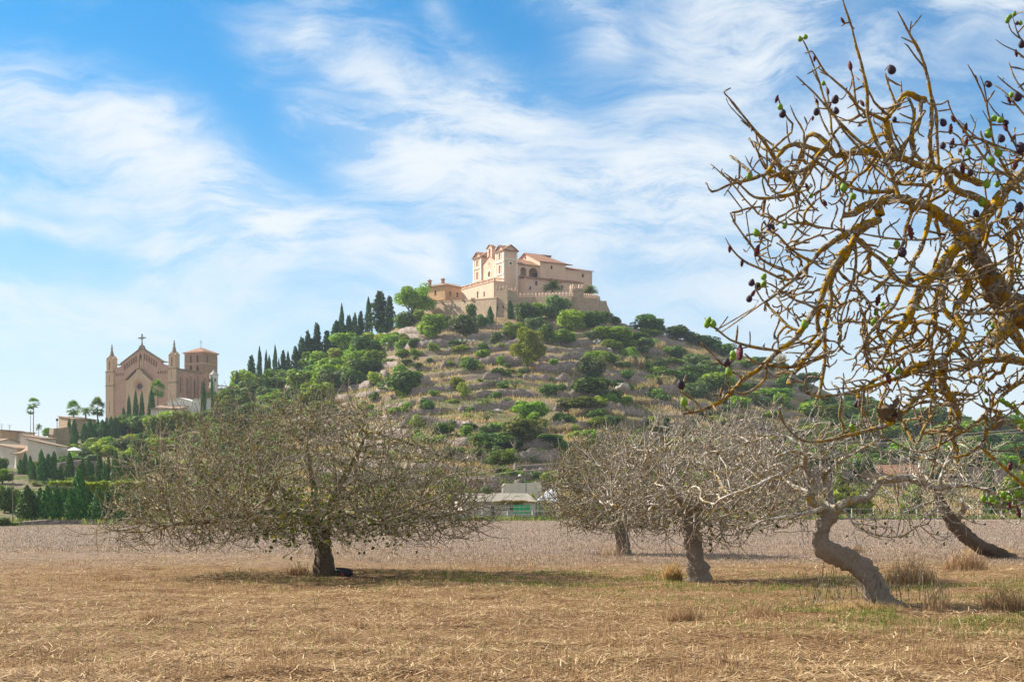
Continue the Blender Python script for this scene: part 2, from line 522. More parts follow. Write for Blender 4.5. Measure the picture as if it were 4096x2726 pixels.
M['tiles'] = mat_tiles('roof_tiles', (0.52, 0.26, 0.15), (0.40, 0.20, 0.12))
M['tiles_pale'] = mat_tiles('pale_roof_tiles', (0.50, 0.36, 0.26), (0.40, 0.26, 0.17))
M['dark'] = mat_plain('dark_opening', (0.020, 0.022, 0.026), 0.5, 0.2)
M['glass'] = mat_plain('window_glass', (0.03, 0.04, 0.05), 0.15, 0.2, 1.0, 0, 0.5)
M['green_paint'] = mat_plain('green_paint', (0.05, 0.20, 0.14), 0.5)
M['brown_wood'] = mat_plain('brown_wood', (0.16, 0.08, 0.045), 0.7)
M['red_brick'] = mat_plain('red_brick_trim', (0.52, 0.12, 0.06), 0.8)
M['iron'] = mat_plain('iron', (0.05, 0.05, 0.055), 0.5)
M['lichen_stone'] = mat_plain('weathered_stone', (0.27, 0.21, 0.145), 0.9, 0.4, 1.5, 0.05)
M['whitewash'] = mat_plaster('whitewash', (0.80, 0.78, 0.74), (0.62, 0.58, 0.52), 0.5, 0.35)
M['cream'] = mat_plaster('cream_render', (0.72, 0.65, 0.55), (0.58, 0.50, 0.41), 0.5, 0.5)
M['grey_render'] = mat_plaster('grey_render', (0.68, 0.60, 0.53), (0.56, 0.49, 0.43))
M['tan_render'] = mat_plaster('tan_render', (0.52, 0.38, 0.25), (0.42, 0.30, 0.19))
M['concrete'] = mat_plaster('concrete', (0.45, 0.42, 0.37), (0.30, 0.28, 0.24), 1.0)
M['metal_sheet'] = mat_plain('fibre_cement_sheet', (0.26, 0.23, 0.19), 0.7, 0.3, 2.0)
M['white_sheet'] = mat_plain('white_canvas', (0.85, 0.86, 0.88), 0.6, 0.08)
M['blue_plastic'] = mat_plain('blue_plastic', (0.03, 0.10, 0.30), 0.4)
M['green_net'] = mat_plain('green_tarpaulin', (0.02, 0.36, 0.11), 0.6)
M['white_metal'] = mat_plain('white_metal', (0.75, 0.76, 0.76), 0.4)
M['galvanised'] = mat_plain('galvanised_steel', (0.45, 0.46, 0.46), 0.45)
M['wire'] = mat_plain('wire', (0.42, 0.36, 0.30), 0.5)
M['bag'] = mat_plain('dark_nylon', (0.018, 0.022, 0.035), 0.55, 0.3, 20, 0.004)
M['bag_red'] = mat_plain('red_nylon', (0.30, 0.03, 0.05), 0.6)
M['rock'] = mat_stone('limestone', (0.50, 0.45, 0.39), (0.40, 0.35, 0.30), 0.8, (0.3, 0.27, 0.23), 0.3, 1.0)

# ------------------------------------------------------------------ terrain
RIDGE = np.array([(-1500, 1850, 420), (-300, 1810, 420), (0, 1775, 420), (250, 1750, 420), (430, 1700, 420), (700, 1690, 422), (850, 1650, 435), (1000, 1575, 450), (1200, 1490, 460),
                  (1350, 1430, 462), (1500, 1345, 458), (1620, 1285, 448), (1690, 1266, 444), (1900, 1272, 443), (2400, 1270, 444), (2500, 1300, 452), (2600, 1330, 468), (2800, 1365, 470), (3000, 1425, 474),
                  (3150, 1475, 480), (3300, 1560, 490), (3450, 1635, 505), (3600, 1680, 525), (4000, 1715, 560), (4500, 1740, 580), (6000, 1800, 600)], dtype=float)
TH = 3.3
_SPX = np.arange(-1500.0, 6001.0, 50.0)
_k = np.exp(-(np.arange(-16, 17) / 7.5) ** 2); _k /= _k.sum()
_SPY = np.convolve(np.pad(np.interp(_SPX, RIDGE[:, 0], RIDGE[:, 1]), 16, mode='edge'), _k, mode='valid')
def foot(px):
    return np.interp(px, [-1500, 0, 700, 1500, 2500, 3300, 4096, 6000], [152, 152, 168, 196, 206, 222, 240, 250])
def slope_base(x, y):
    px = CX + FPX * np.asarray(x) / np.asarray(y)
    pr = np.interp(px, RIDGE[:, 0], RIDGE[:, 1]); yr = np.interp(px, RIDGE[:, 0], RIDGE[:, 2])
    y0 = foot(px)
    t = (y - y0) / (yr - y0)
    ps = np.interp(px, _SPX, _SPY)
    tt = np.clip(t, 0, 1) ** 2.2
    pr = ps * (1 - tt) + pr * tt
    zr = EYE + (HY - pr) / FPX * yr
    z = zr * np.clip(t, 0, 1) ** 1.2
    plat = np.where((px > 1600) & (px < 2480), 84.0, np.where((px > 300) & (px < 960), 75.0, 6.0))
    z = z - np.maximum(0, y - yr - plat) * 0.42
    return z, t, px
def terr_q(x, y):
    z, t, px = slope_base(x, y)
    m = np.interp(px, [300, 1000, 1450, 2950, 3300, 3800], [0.25, 0.5, 1.0, 1.0, 0.6, 0.35]) * np.clip((z - 1.0) / 3.0, 0, 1) * np.clip((1.0 - t) / 0.05, 0, 1)
    q = z / TH + (vnoise(x / 38.0, y / 55.0, 3) - 0.5) * 1.7 + (vnoise(x / 13.0, y / 30.0, 4) - 0.5) * 0.35
    return q, z, t, m, px
def terrain(x, y):
    x = np.asarray(x, dtype=float); y = np.asarray(y, dtype=float)
    q, z, t, m, px = terr_q(x, y)
    k = np.floor(q); f = q - k
    r = np.where(f < 0.87, 0.50 * f / 0.87, 0.50 + 0.50 * np.clip((f - 0.87) / 0.13, 0, 1))
    zt = z + (r - f) * TH * 0.92
    z2 = z * (1 - m) + zt * m
    b = np.clip((z - 1.5) / 5.0, 0, 1)
    z2 = z2 + b * ((vnoise(x / 9, y / 9, 5) - 0.5) * 1.2 + (vnoise(x / 2.6, y / 2.6, 6) - 0.5) * 0.32 + (vnoise(x / 1.1, y / 1.1, 7) - 0.5) * 0.16)
    return np.where(t < 0, np.where(y > foot(px) - 24, 0.04, -0.6), np.maximum(z2, 0.04))
def ridge_y(px):
    return float(np.interp(px, RIDGE[:, 0], RIDGE[:, 2]))
_ys = np.arange(112.0, 600.0, 0.5)
def hit(px, py):
    """where the view line meets the hillside: depth y, or None"""
    zt = terrain((px - CX) / FPX * _ys, _ys); zr = EYE + (HY - py) / FPX * _ys
    i = np.nonzero(zt >= zr)[0]
    return float(_ys[i[0]]) if len(i) else None

def build_hill():
    us = np.linspace(-0.52, 0.52, 760)
    ys = np.concatenate([np.arange(118, 190, 3.0), np.arange(190, 480, 0.52), np.arange(480, 640, 4.0)])
    U, Y = np.meshgrid(us, ys)
    X = U * Y
    Z = terrain(X, Y)
    V = np.stack([X, Y, Z], -1).reshape(-1, 3)
    n, m = len(us), len(ys)
    i = np.arange(m - 1)[:, None] * n + np.arange(n - 1)[None, :]
    F = np.stack([i, i + 1, i + n + 1, i + n], -1).reshape(-1, 4)
    mt, nt, o = new_mat('hillside_earth')
    v = OBJ(nt)
    ge = N(nt, 'ShaderNodeNewGeometry')
    sep = N(nt, 'ShaderNodeSeparateXYZ'); L(nt, ge.outputs['Normal'], sep.inputs[0])
    ps = N(nt, 'ShaderNodeSeparateXYZ'); L(nt, v, ps.inputs[0])
    n1 = NOISE(nt, v, 0.09, 5.0, 0.6); n2 = NOISE(nt, v, 0.5, 6.0, 0.65); n3 = NOISE(nt, v, 2.2, 5.0, 0.65)
    grass = RAMP(nt, n2.outputs['Fac'], [(0.25, (0.19, 0.125, 0.08)), (0.5, (0.33, 0.22, 0.13)), (0.75, (0.46, 0.32, 0.17))])
    earth = RAMP(nt, n3.outputs['Fac'], [(0.3, (0.16, 0.115, 0.09)), (0.7, (0.33, 0.25, 0.20))])
    col = MIXC(nt, RAMP(nt, n1.outputs['Fac'], [(0.40, 0.0), (0.58, 1.0)]), grass, earth)
    grn = RAMP(nt, n3.outputs['Fac'], [(0.3, (0.055, 0.085, 0.015)), (0.7, (0.16, 0.185, 0.04))])
    low = RAMP(nt, MATH(nt, 'DIVIDE', ps.outputs[2], 40.0), [(0.0, 0.8), (0.5, 0.55), (1.0, 0.35)])
    low = MATH(nt, 'MAXIMUM', low, MATH(nt, 'DIVIDE', MATH(nt, 'SUBTRACT', -45.0, ps.outputs[0]), 25.0, clamp=True))
    gf = MATH(nt, 'MULTIPLY', RAMP(nt, NOISE(nt, v, 0.16, 5.0, 0.7).outputs['Fac'], [(0.42, 0.0), (0.54, 1.0)]), low)
    col = MIXC(nt, gf, col, grn)
    stone = RAMP(nt, n3.outputs['Fac'], [(0.3, (0.19, 0.14, 0.11)), (0.7, (0.38, 0.295, 0.235))])
    steep = RAMP(nt, sep.outputs[2], [(0.72, 1.0), (0.86, 0.0)])
    col = MIXC(nt, MATH(nt, 'MULTIPLY', steep, 0.5), col, stone)
    bsdf(nt, o, col, 0.95, BUMP(nt, n3.outputs['Fac'], 0.5), 0.1)
    h = link('hill', np_mesh('hill', V, [F], mt, smooth=False))
    tag(h, 'terraced hillside rising behind the field', 'hill', kind='structure')
build_hill()

def build_field():
    mt, nt, o = new_mat('field_earth')
    v = OBJ(nt)
    ps = N(nt, 'ShaderNodeSeparateXYZ'); L(nt, v, ps.inputs[0])
    n1 = NOISE(nt, v, 0.22, 5.0, 0.6); n2 = NOISE(nt, v, 1.7, 6.0, 0.65); n3 = NOISE(nt, v, 14.0, 5.0, 0.7)
    n4 = NOISE(nt, v, 0.06, 3.0, 0.5)
    soil = RAMP(nt, n3.outputs['Fac'], [(0.32, (0.080, 0.037, 0.016)), (0.52, (0.209, 0.109, 0.050)), (0.68, (0.357, 0.230, 0.118))])
    straw = RAMP(nt, n3.outputs['Fac'], [(0.32, (0.162, 0.094, 0.042)), (0.52, (0.330, 0.211, 0.101)), (0.68, (0.520, 0.371, 0.207))])
    col = MIXC(nt, RAMP(nt, n2.outputs['Fac'], [(0.38, 0.0), (0.6, 1.0)]), soil, straw)
    green = RAMP(nt, n3.outputs['Fac'], [(0.3, (0.09, 0.085, 0.02)), (0.7, (0.28, 0.25, 0.07))])
    gm = MATH(nt, 'MULTIPLY', RAMP(nt, n1.outputs['Fac'], [(0.56, 0.0), (0.70, 0.5)]), RAMP(nt, n2.outputs['Fac'], [(0.4, 0.2), (0.6, 1.0)]))
    col = MIXC(nt, gm, col, green)
    # cut stubble beyond the trees: greyer, in drill rows
    wv = N(nt, 'ShaderNodeTexWave'); wv.bands_direction = 'Y'; wv.inputs['Scale'].default_value = 0.35; wv.inputs['Distortion'].default_value = 3.0; wv.inputs['Detail'].default_value = 3; wv.inputs['Detail Scale'].default_value = 0.6
    L(nt, v, wv.inputs['Vector'])
    stub = RAMP(nt, n3.outputs['Fac'], [(0.3, (0.177, 0.126, 0.100)), (0.7, (0.374, 0.292, 0.234))])
    stub = MIXC(nt, 0.35, stub, RAMP(nt, wv.outputs['Fac'], [(0.1, 0.32), (0.9, 0.62)]), 'OVERLAY')
    stub = MIXC(nt, RAMP(nt, n1.outputs['Fac'], [(0.35, 0.0), (0.7, 0.4)]), stub, (0.36, 0.23, 0.12))
    yb = MATH(nt, 'ADD', ps.outputs[1], MATH(nt, 'MULTIPLY', n4.outputs['Fac'], 14.0))
    yb = MATH(nt, 'ADD', yb, MATH(nt, 'MULTIPLY', n2.outputs['Fac'], 8.0))
    far = MATH(nt, 'DIVIDE', MATH(nt, 'SUBTRACT', yb, 48.0), 14.0, clamp=True)
    col = MIXC(nt, far, col, stub)
    h = MATH(nt, 'ADD', n3.outputs['Fac'], MATH(nt, 'MULTIPLY', n2.outputs['Fac'], 1.5))
    bsdf(nt, o, col, 0.95, BUMP(nt, h, 0.10), 0.1)
    us = np.concatenate([np.linspace(-3000, -60, 12), np.linspace(-50, 50, 201), np.linspace(60, 3000, 12)])
    ys = np.concatenate([np.array([-300., -100, -20, 0, 6]), np.arange(10, 70, 0.35), np.array([72., 80, 100, 140, 190, 260, 400, 900, 3000])])
    X, Y = np.meshgrid(us, ys)
    Z = (vnoise(X / 1.7, Y / 1.7, 11) - 0.5) * 0.14 + (vnoise(X / 0.6, Y / 0.6, 12) - 0.5) * 0.08
    Z = Z * np.clip((70 - Y) / 20, 0, 1) * np.clip((50 - np.abs(X)) / 5, 0, 1)
    V = np.stack([X, Y, Z], -1).reshape(-1, 3)
    n, m = len(us), len(ys)
    i = np.arange(m - 1)[:, None] * n + np.arange(n - 1)[None, :]
    F = np.stack([i, i + 1, i + n + 1, i + n], -1).reshape(-1, 4)
    tag(link('field', np_mesh('field', V, [F], mt, smooth=True)), 'harvested field of dry stubble and straw', 'field', kind='structure')
build_field()
def field_z(x, y):
    z = (vnoise(x / 1.7, y / 1.7, 11) - 0.5) * 0.14 + (vnoise(x / 0.6, y / 0.6, 12) - 0.5) * 0.08
    return z * np.clip((70 - y) / 20, 0, 1)

def blades(n, ylo, yhi, pw, hgt, wid, lie, keep=None, seed=1):
    """thin slivers scattered over the field inside a wedge in front of the camera; lie 0 = standing, 1 = lying"""
    g = np.random.default_rng(seed)
    q = g.random(n)
    a = 1 - pw
    y = (ylo ** a + q * (yhi ** a - ylo ** a)) ** (1 / a) if abs(a) > 1e-3 else ylo * (yhi / ylo) ** q
    x = (g.random(n) * 2 - 1) * (y * 0.40 + 1.5)
    if keep is not None:
        k = keep(x, y, g); x, y = x[k], y[k]
    n = len(x)
    z = field_z(x, y)
    an = g.random(n) * 2 * math.pi
    tilt = np.clip(g.normal(0, 0.35, n), -1.1, 1.1) if lie == 0 else math.pi / 2 - np.abs(g.normal(0.06, 0.14, n))
    ln = hgt[0] + (hgt[1] - hgt[0]) * g.random(n) ** 1.5
    w = (wid[0] + (wid[1] - wid[0]) * g.random(n)) * np.maximum(1, y / 26.0) ** 0.85
    d = np.stack([np.sin(tilt) * np.cos(an), np.sin(tilt) * np.sin(an), np.cos(tilt)], -1)
    sd_ = np.stack([-np.sin(an), np.cos(an), np.zeros(n)], -1) if lie else np.stack([np.cos(an * 3), np.sin(an * 3), np.zeros(n)], -1)
    b = np.stack([x, y, z + (0.012 if lie else -0.01) + (g.random(n) * 0.03 if lie else 0)], -1)
    tp = b + d * ln[:, None]
    V = np.stack([b - sd_ * w[:, None] / 2, b + sd_ * w[:, None] / 2, tp + sd_ * w[:, None] * 0.3, tp - sd_ * w[:, None] * 0.3], 1).reshape(-1, 3)
    F = np.arange(n * 4).reshape(-1, 4)
    return V, F

def straw_mat(name, cols, trans=0.2):
    m, nt, o = new_mat(name)
    ge = N(nt, 'ShaderNodeNewGeometry')
    col = RAMP(nt, ge.outputs['Random Per Island'], cols)
    d = N(nt, 'ShaderNodeBsdfPrincipled'); L(nt, col, d.inputs['Base Color']); d.inputs['Roughness'].default_value = 0.55; d.inputs['Specular IOR Level'].default_value = 0.3
    t = N(nt, 'ShaderNodeBsdfTranslucent'); L(nt, col, t.inputs['Color'])
    mx = N(nt, 'ShaderNodeMixShader'); mx.inputs[0].default_value = trans
    L(nt, d.outputs[0], mx.inputs[1]); L(nt, t.outputs[0], mx.inputs[2]); L(nt, mx.outputs[0], o.inputs['Surface'])
    return m
M['straw'] = straw_mat('straw', [(0.0, (0.143, 0.073, 0.030)), (0.4, (0.381, 0.233, 0.098)), (0.75, (0.571, 0.386, 0.185)), (1.0, (0.810, 0.645, 0.401))])
M['stubble'] = straw_mat('stubble', [(0.0, (0.156, 0.110, 0.083)), (0.5, (0.312, 0.238, 0.184)), (1.0, (0.582, 0.485, 0.401))], 0.3)
M['drygrass'] = straw_mat('dry_grass', [(0.0, (0.40, 0.25, 0.10)), (0.6, (0.60, 0.41, 0.18)), (1.0, (0.70, 0.54, 0.28))], 0.4)
M['reedgrass'] = straw_mat('reed_grass', [(0.0, (0.22, 0.20, 0.07)), (0.5, (0.42, 0.33, 0.16)), (1.0, (0.58, 0.46, 0.29))], 0.4)
M['greengrass'] = straw_mat('green_grass', [(0.0, (0.08, 0.13, 0.02)), (0.6, (0.17, 0.22, 0.035)), (1.0, (0.30, 0.30, 0.07))], 0.4)
M['deadweed'] = straw_mat('dead_weed', [(0.0, (0.239, 0.141, 0.076)), (0.6, (0.422, 0.268, 0.140)), (1.0, (0.618, 0.438, 0.242))], 0.25)

V1, F1 = blades(170000, 12.5, 62, 1.3, (0.04, 0.22), (0.006, 0.018), 1, keep=lambda x, y, g: vnoise(x / 1.1, y / 1.1, 25) * 0.6 + vnoise(x / 4.5, y / 4.5, 26) * 0.6 + g.random(len(x)) * 0.5 > 0.78, seed=3)
tag(link('straw_litter', np_mesh('straw_litter', V1, [F1], M['straw'])), 'loose pale straw lying over the near field', 'straw', kind='stuff')
V2, F2 = blades(26000, 12.5, 60, 1.1, (0.03, 0.11), (0.005, 0.010), 0, keep=lambda x, y, g: vnoise(x / 2.2, y / 2.2, 21) > 0.52, seed=4)
tag(link('short_stubble', np_mesh('short_stubble', V2, [F2], M['deadweed'])), 'brown broken stubble and dead weeds in the near field', 'stubble', kind='stuff')
V6, F6 = blades(120000, 13, 62, 1.05, (0.05, 0.18), (0.005, 0.009), 0, keep=lambda x, y, g: (vnoise(x / 0.55, y / 0.55, 27) > 0.70) & (vnoise(x / 5, y / 5, 28) > 0.40), seed=9)
tag(link('dead_weeds', np_mesh('dead_weeds', V6, [F6], M['deadweed'])), 'scattered little tufts of dead weeds over the near field', 'weeds', kind='stuff')
V3, F3 = blades(170000, 42, 185, 1.0, (0.04, 0.11), (0.008, 0.016), 0, keep=lambda x, y, g: (y + 14 * vnoise(x / 16, y / 16, 23) > 54) & (y < np.interp(CX + FPX * x / y, [0, 700, 1500, 2500, 4096], [138, 150, 182, 190, 208])), seed=5)
tag(link('standing_stubble', np_mesh('standing_stubble', V3, [F3], M['stubble'])), 'greyish standing stubble of the far field', 'stubble', kind='stuff')
def green_keep(x, y, g):
    d1 = np.exp(-(((x - 6.6) / 2.6) ** 2 + ((y - 21.5) / 2.2) ** 2)) + 0.8 * np.exp(-(((x - 1.0) / 5.5) ** 2 + ((y - 32.5) / 3.0) ** 2)) + 0.7 * np.exp(-(((x - 8.0) / 6) ** 2 + ((y - 30) / 4.0) ** 2)) + 0.03
    return (g.random(len(x)) < d1) & (vnoise(x / 0.9, y / 0.9, 31) > 0.45)
V4, F4 = blades(260000, 14, 48, 1.1, (0.04, 0.11), (0.007, 0.014), 0, keep=green_keep, seed=6)
tag(link('green_grass', np_mesh('green_grass', V4, [F4], M['greengrass'])), 'thin green grass sprouting in the shade of the fig trees', 'grass', kind='stuff')
def edge_keep(x, y, g):
    px = CX + FPX * x / y
    e = np.interp(px, [0, 700, 1500, 2500, 4096], [134, 147, 180, 188, 207])
    return (y > e - 3) & (y < e + 14) & (vnoise(x / 4, y / 4, 33) > 0.42)
V5, F5 = blades(60000, 125, 225, 0.0, (0.25, 0.8), (0.03, 0.05), 0, keep=edge_keep, seed=8)
tag(link('verge_grass', np_mesh('verge_grass', V5, [F5], M['greengrass'])), 'yellow-green grass along the far edge of the field', 'grass', kind='stuff')

# dry grass over the terraces
def hill_grass(n, seed, hgt, wid, mat, name, label, dens):
    g = np.random.default_rng(seed)
    px = g.uniform(850, 4200, n * 2); y = g.uniform(205, 470, n * 2)
    x = (px - CX) / FPX * y
    k = dens(px, y, x) > g.random(len(px))
    x, y = x[k][:n], y[k][:n]
    z = terrain(x, y); n = len(x)
    an = g.random(n) * 6.283; tl = g.normal(0, 0.35, n); ln = g.uniform(*hgt, n); w = g.uniform(*wid, n)
    d = np.stack([np.sin(tl) * np.cos(an), np.sin(tl) * np.sin(an), np.cos(tl)], -1)
    s = np.stack([np.cos(an * 5), np.sin(an * 5), 0 * an], -1)
    b = np.stack([x, y, z - 0.05], -1); tp = b + d * ln[:, None]
    V = np.stack([b - s * w[:, None], b + s * w[:, None], tp + s * w[:, None] * 0.5, tp - s * w[:, None] * 0.5], 1).reshape(-1, 3)
    tag(link(name, np_mesh(name, V, [np.arange(n * 4).reshape(-1, 4)], mat)), label, 'grass', kind='stuff')
hill_grass(80000, 41, (0.3, 0.9), (0.05, 0.11), M['drygrass'], 'dry_grass', 'golden dry grass on the hillside terraces',
           lambda px, y, x: np.clip((vnoise(x / 7, y / 4, 43) - 0.48) * 5, 0, 1))
hill_grass(90000, 47, (0.3, 0.9), (0.05, 0.12), M['greengrass'], 'low_scrub_grass', 'low green herbs and grass between the hillside terraces',
           lambda px, y, x: np.clip((vnoise(x / 8, y / 5, 53) - 0.45) * 5, 0, 1) * np.interp(y, [205, 330, 470], [1.0, 0.8, 0.6]) * np.interp(px, [900, 2300, 2700], [0.7, 0.75, 1.0]))

# ------------------------------------------------------------------ dry stone terrace walls
ORD = ['lowest', 'second', 'third', 'fourth', 'fifth', 'sixth', 'seventh', 'eighth', 'ninth', 'tenth', 'eleventh', 'twelfth', 'thirteenth', 'fourteenth', 'fifteenth', 'sixteenth', 'seventeenth', 'eighteenth', 'nineteenth', 'twentieth']
def build_terrace_walls():
    g = random.Random(5)
    pxs = np.arange(1080, 3420, 5.0); ys = np.arange(200, 468, 0.35)
    PX, YY = np.meshgrid(pxs, ys, indexing='ij')
    q, z, t, m, _ = terr_q((PX - CX) / FPX * YY, YY)
    for k in range(1, 19):
        ok = q >= k + 0.90
        first = np.where(ok.any(1), ok.argmax(1), -1)
        px0 = 1080 + g.uniform(0, 260) if k < 14 else 1500
        n_seg = 0
        while px0 < 3350:
            ln = g.uniform(110, 420); a, b = px0, px0 + ln
            px0 = b + g.choice([8, 40, 110, 200])
            idx = [i for i in range(len(pxs)) if a <= pxs[i] <= b and first[i] > 0 and m[i, first[i]] > 0.35]
            if len(idx) < 14 or (k > 3 and g.random() < 0.10): continue
            idx = idx[::2]
            V, F = [], []
            hh = g.uniform(1.5, 2.6)
            for j, i in enumerate(idx):
                y = ys[first[i]] - 0.55; x = (pxs[i] - CX) / FPX * y
                zb = float(terrain(x, y - 0.3)) - 0.5
                zt = zb + 0.5 + hh * (0.75 + 0.5 * float(vnoise(i * 0.11, k * 3.0, 9))) + g.uniform(-0.3, 0.2)
                if j in (0, len(idx) - 1): zt -= g.uniform(0.8, 1.6)
                elif g.random() < 0.08: zt -= g.uniform(0.4, 1.3)
                jx = g.uniform(-0.08, 0.08)
                V += [(x, y + jx, zb), (x, y + 0.28 + jx, zt), (x + 0.05, y + 1.3, zt + g.uniform(-0.1, 0.1)), (x + 0.05, y + 1.5, zb)]
                if j:
                    c = len(V) - 8
                    for e in range(4):
                        F.append((c + e, c + 4 + e, c + 4 + (e + 1) % 4, c + (e + 1) % 4))
            e = len(V) - 4
            F = np.array(F)
            cp = np.array([(0, 1, 2, 3), (e + 3, e + 2, e + 1, e)])
            o = link('terrace_wall', np_mesh('terrace_wall', V, [F, cp], M['terrace_wall']))
            n_seg += 1
            mid = (a + b) / 2
            side = 'on the left flank' if mid < 1500 else 'under the castle court' if mid < 2000 else 'under the round turret' if mid < 2450 else 'below the skyline oaks' if mid < 2900 else 'on the right shoulder'
            tag(o, kind='thing', label=f'{ORD[k - 1]} dry stone terrace wall up the hill, {side}', cat='terrace wall', group='dry stone terrace walls on the hill')
build_terrace_walls()

# ------------------------------------------------------------------ foliage prototypes
M['leaf_green'] = mat_leaf('leaf_green', (0.098, 0.187, 0.014), (0.248, 0.383, 0.026), (0.434, 0.504, 0.046))
M['leaf_dark'] = mat_leaf('leaf_dark', (0.041, 0.093, 0.016), (0.115, 0.207, 0.030), (0.230, 0.311, 0.040))
M['leaf_olive'] = mat_leaf('leaf_olive', (0.081, 0.127, 0.039), (0.166, 0.231, 0.075), (0.259, 0.313, 0.121))
M['leaf_lime'] = mat_leaf('leaf_lime', (0.173, 0.247, 0.016), (0.330, 0.402, 0.026), (0.519, 0.510, 0.042))
M['leaf_pine'] = mat_leaf('leaf_pine', (0.110, 0.164, 0.007), (0.276, 0.322, 0.011), (0.455, 0.463, 0.024), 0.3, 0.1)
M['leaf_cypress'] = mat_leaf('leaf_cypress', (0.023, 0.079, 0.019), (0.078, 0.186, 0.031), (0.146, 0.277, 0.039), 0.2)
M['leaf_conifer'] = mat_leaf('leaf_conifer', (0.023, 0.069, 0.025), (0.056, 0.130, 0.044), (0.097, 0.181, 0.057), 0.2)
M['leaf_palm'] = mat_leaf('leaf_palm', (0.084, 0.167, 0.022), (0.182, 0.298, 0.039), (0.336, 0.420, 0.067), 0.25)
M['leaf_vine'] = mat_leaf('leaf_vine', (0.20, 0.14, 0.02), (0.38, 0.31, 0.04), (0.32, 0.16, 0.03), 0.4)
M['bark_brown'] = mat_plain('brown_bark', (0.16, 0.115, 0.08), 0.9, 0.35, 2.0, 0.03)
M['bark_grey'] = mat_plain('grey_bark', (0.25, 0.21, 0.17), 0.9, 0.35, 2.0, 0.03)

def leaf_quads(c, nrm, size, g, aspect=1.5):
    n = len(c)
    nrm = nrm / (np.linalg.norm(nrm, axis=1, keepdims=True) + 1e-9)
    r = g.normal(0, 1, (n, 3)); u = np.cross(nrm, r); u /= np.linalg.norm(u, axis=1, keepdims=True) + 1e-9
    w = np.cross(nrm, u)
    s = size * (0.6 + 0.8 * g.random(n))[:, None]
    V = np.stack([c - u * s * aspect / 2, c + w * s * 0.42, c + u * s * aspect / 2, c - w * s * 0.42], 1).reshape(-1, 3)
    return V, np.arange(n * 4).reshape(-1, 4)

def clump_crown(n, k, size, seed, flat=1.0, spread=0.62, cr=(0.26, 0.46), hollow=0.25, zc=1.0, up=0.0, shape=None):
    """leaves on the skins of k clumps inside a unit crown (radius 1, height 2)"""
    g = np.random.default_rng(seed)
    cc = []
    while len(cc) < k:
        d = g.normal(0, 1, 3); d /= np.linalg.norm(d)
        rr = spread * (g.random() ** 0.45)
        p = d * rr
        if shape is not None and not shape(p): continue
        cc.append(p)
    cc = np.array(cc); r = g.uniform(*cr, k)
    pick = g.choice(k, n, p=r ** 2 / (r ** 2).sum())
    d = g.normal(0, 1, (n, 3)); d[:, 2] = d[:, 2] + up; d /= np.linalg.norm(d, axis=1, keepdims=True)
    c = cc[pick] + d * (r[pick] * (1 - hollow * g.random(n) ** 2))[:, None]
    nr = d * 0.9 + g.normal(0, 0.55, (n, 3)) + np.array([0, 0, 0.25])
    V, F = leaf_quads(c, nr, size, g)
    V[:, 2] = V[:, 2] * flat + zc
    return V, F

PROTO = {}
def trunk_mesh(name, h, r, mat, seed, forks=3, lean=0.1, top=0.9):
    g = random.Random(seed)
    Vs, Fs, b = [], [], 0
    def add(p, rr, n=5):
        nonlocal b
        V, F = tube(p, rr, n); Vs.append(V); Fs.append(F + b); b += len(V)
    x = g.uniform(-lean, lean); y = g.uniform(-lean, lean)
    add([(0, 0, -0.12), (x * 0.3, y * 0.3, h * 0.5), (x, y, h)], [r * 1.3, r, r * 0.8], 6)
    for i in range(forks):
        a = i * 6.283 / forks + g.uniform(-0.5, 0.5); l = g.uniform(0.35, 0.6)
        add([(x, y, h * 0.95), (x + math.cos(a) * l * 0.5, y + math.sin(a) * l * 0.5, h + (top - h) * 0.4), (x + math.cos(a) * l, y + math.sin(a) * l, h + (top - h) * 1.0)], [r * 0.75, r * 0.5, r * 0.15], 5)
    return np_mesh(name, np.concatenate(Vs), [np.concatenate(Fs)], mat, smooth=True)

def proto(kind, crown, trunk=None):
    PROTO.setdefault(kind, []).append((crown, trunk))

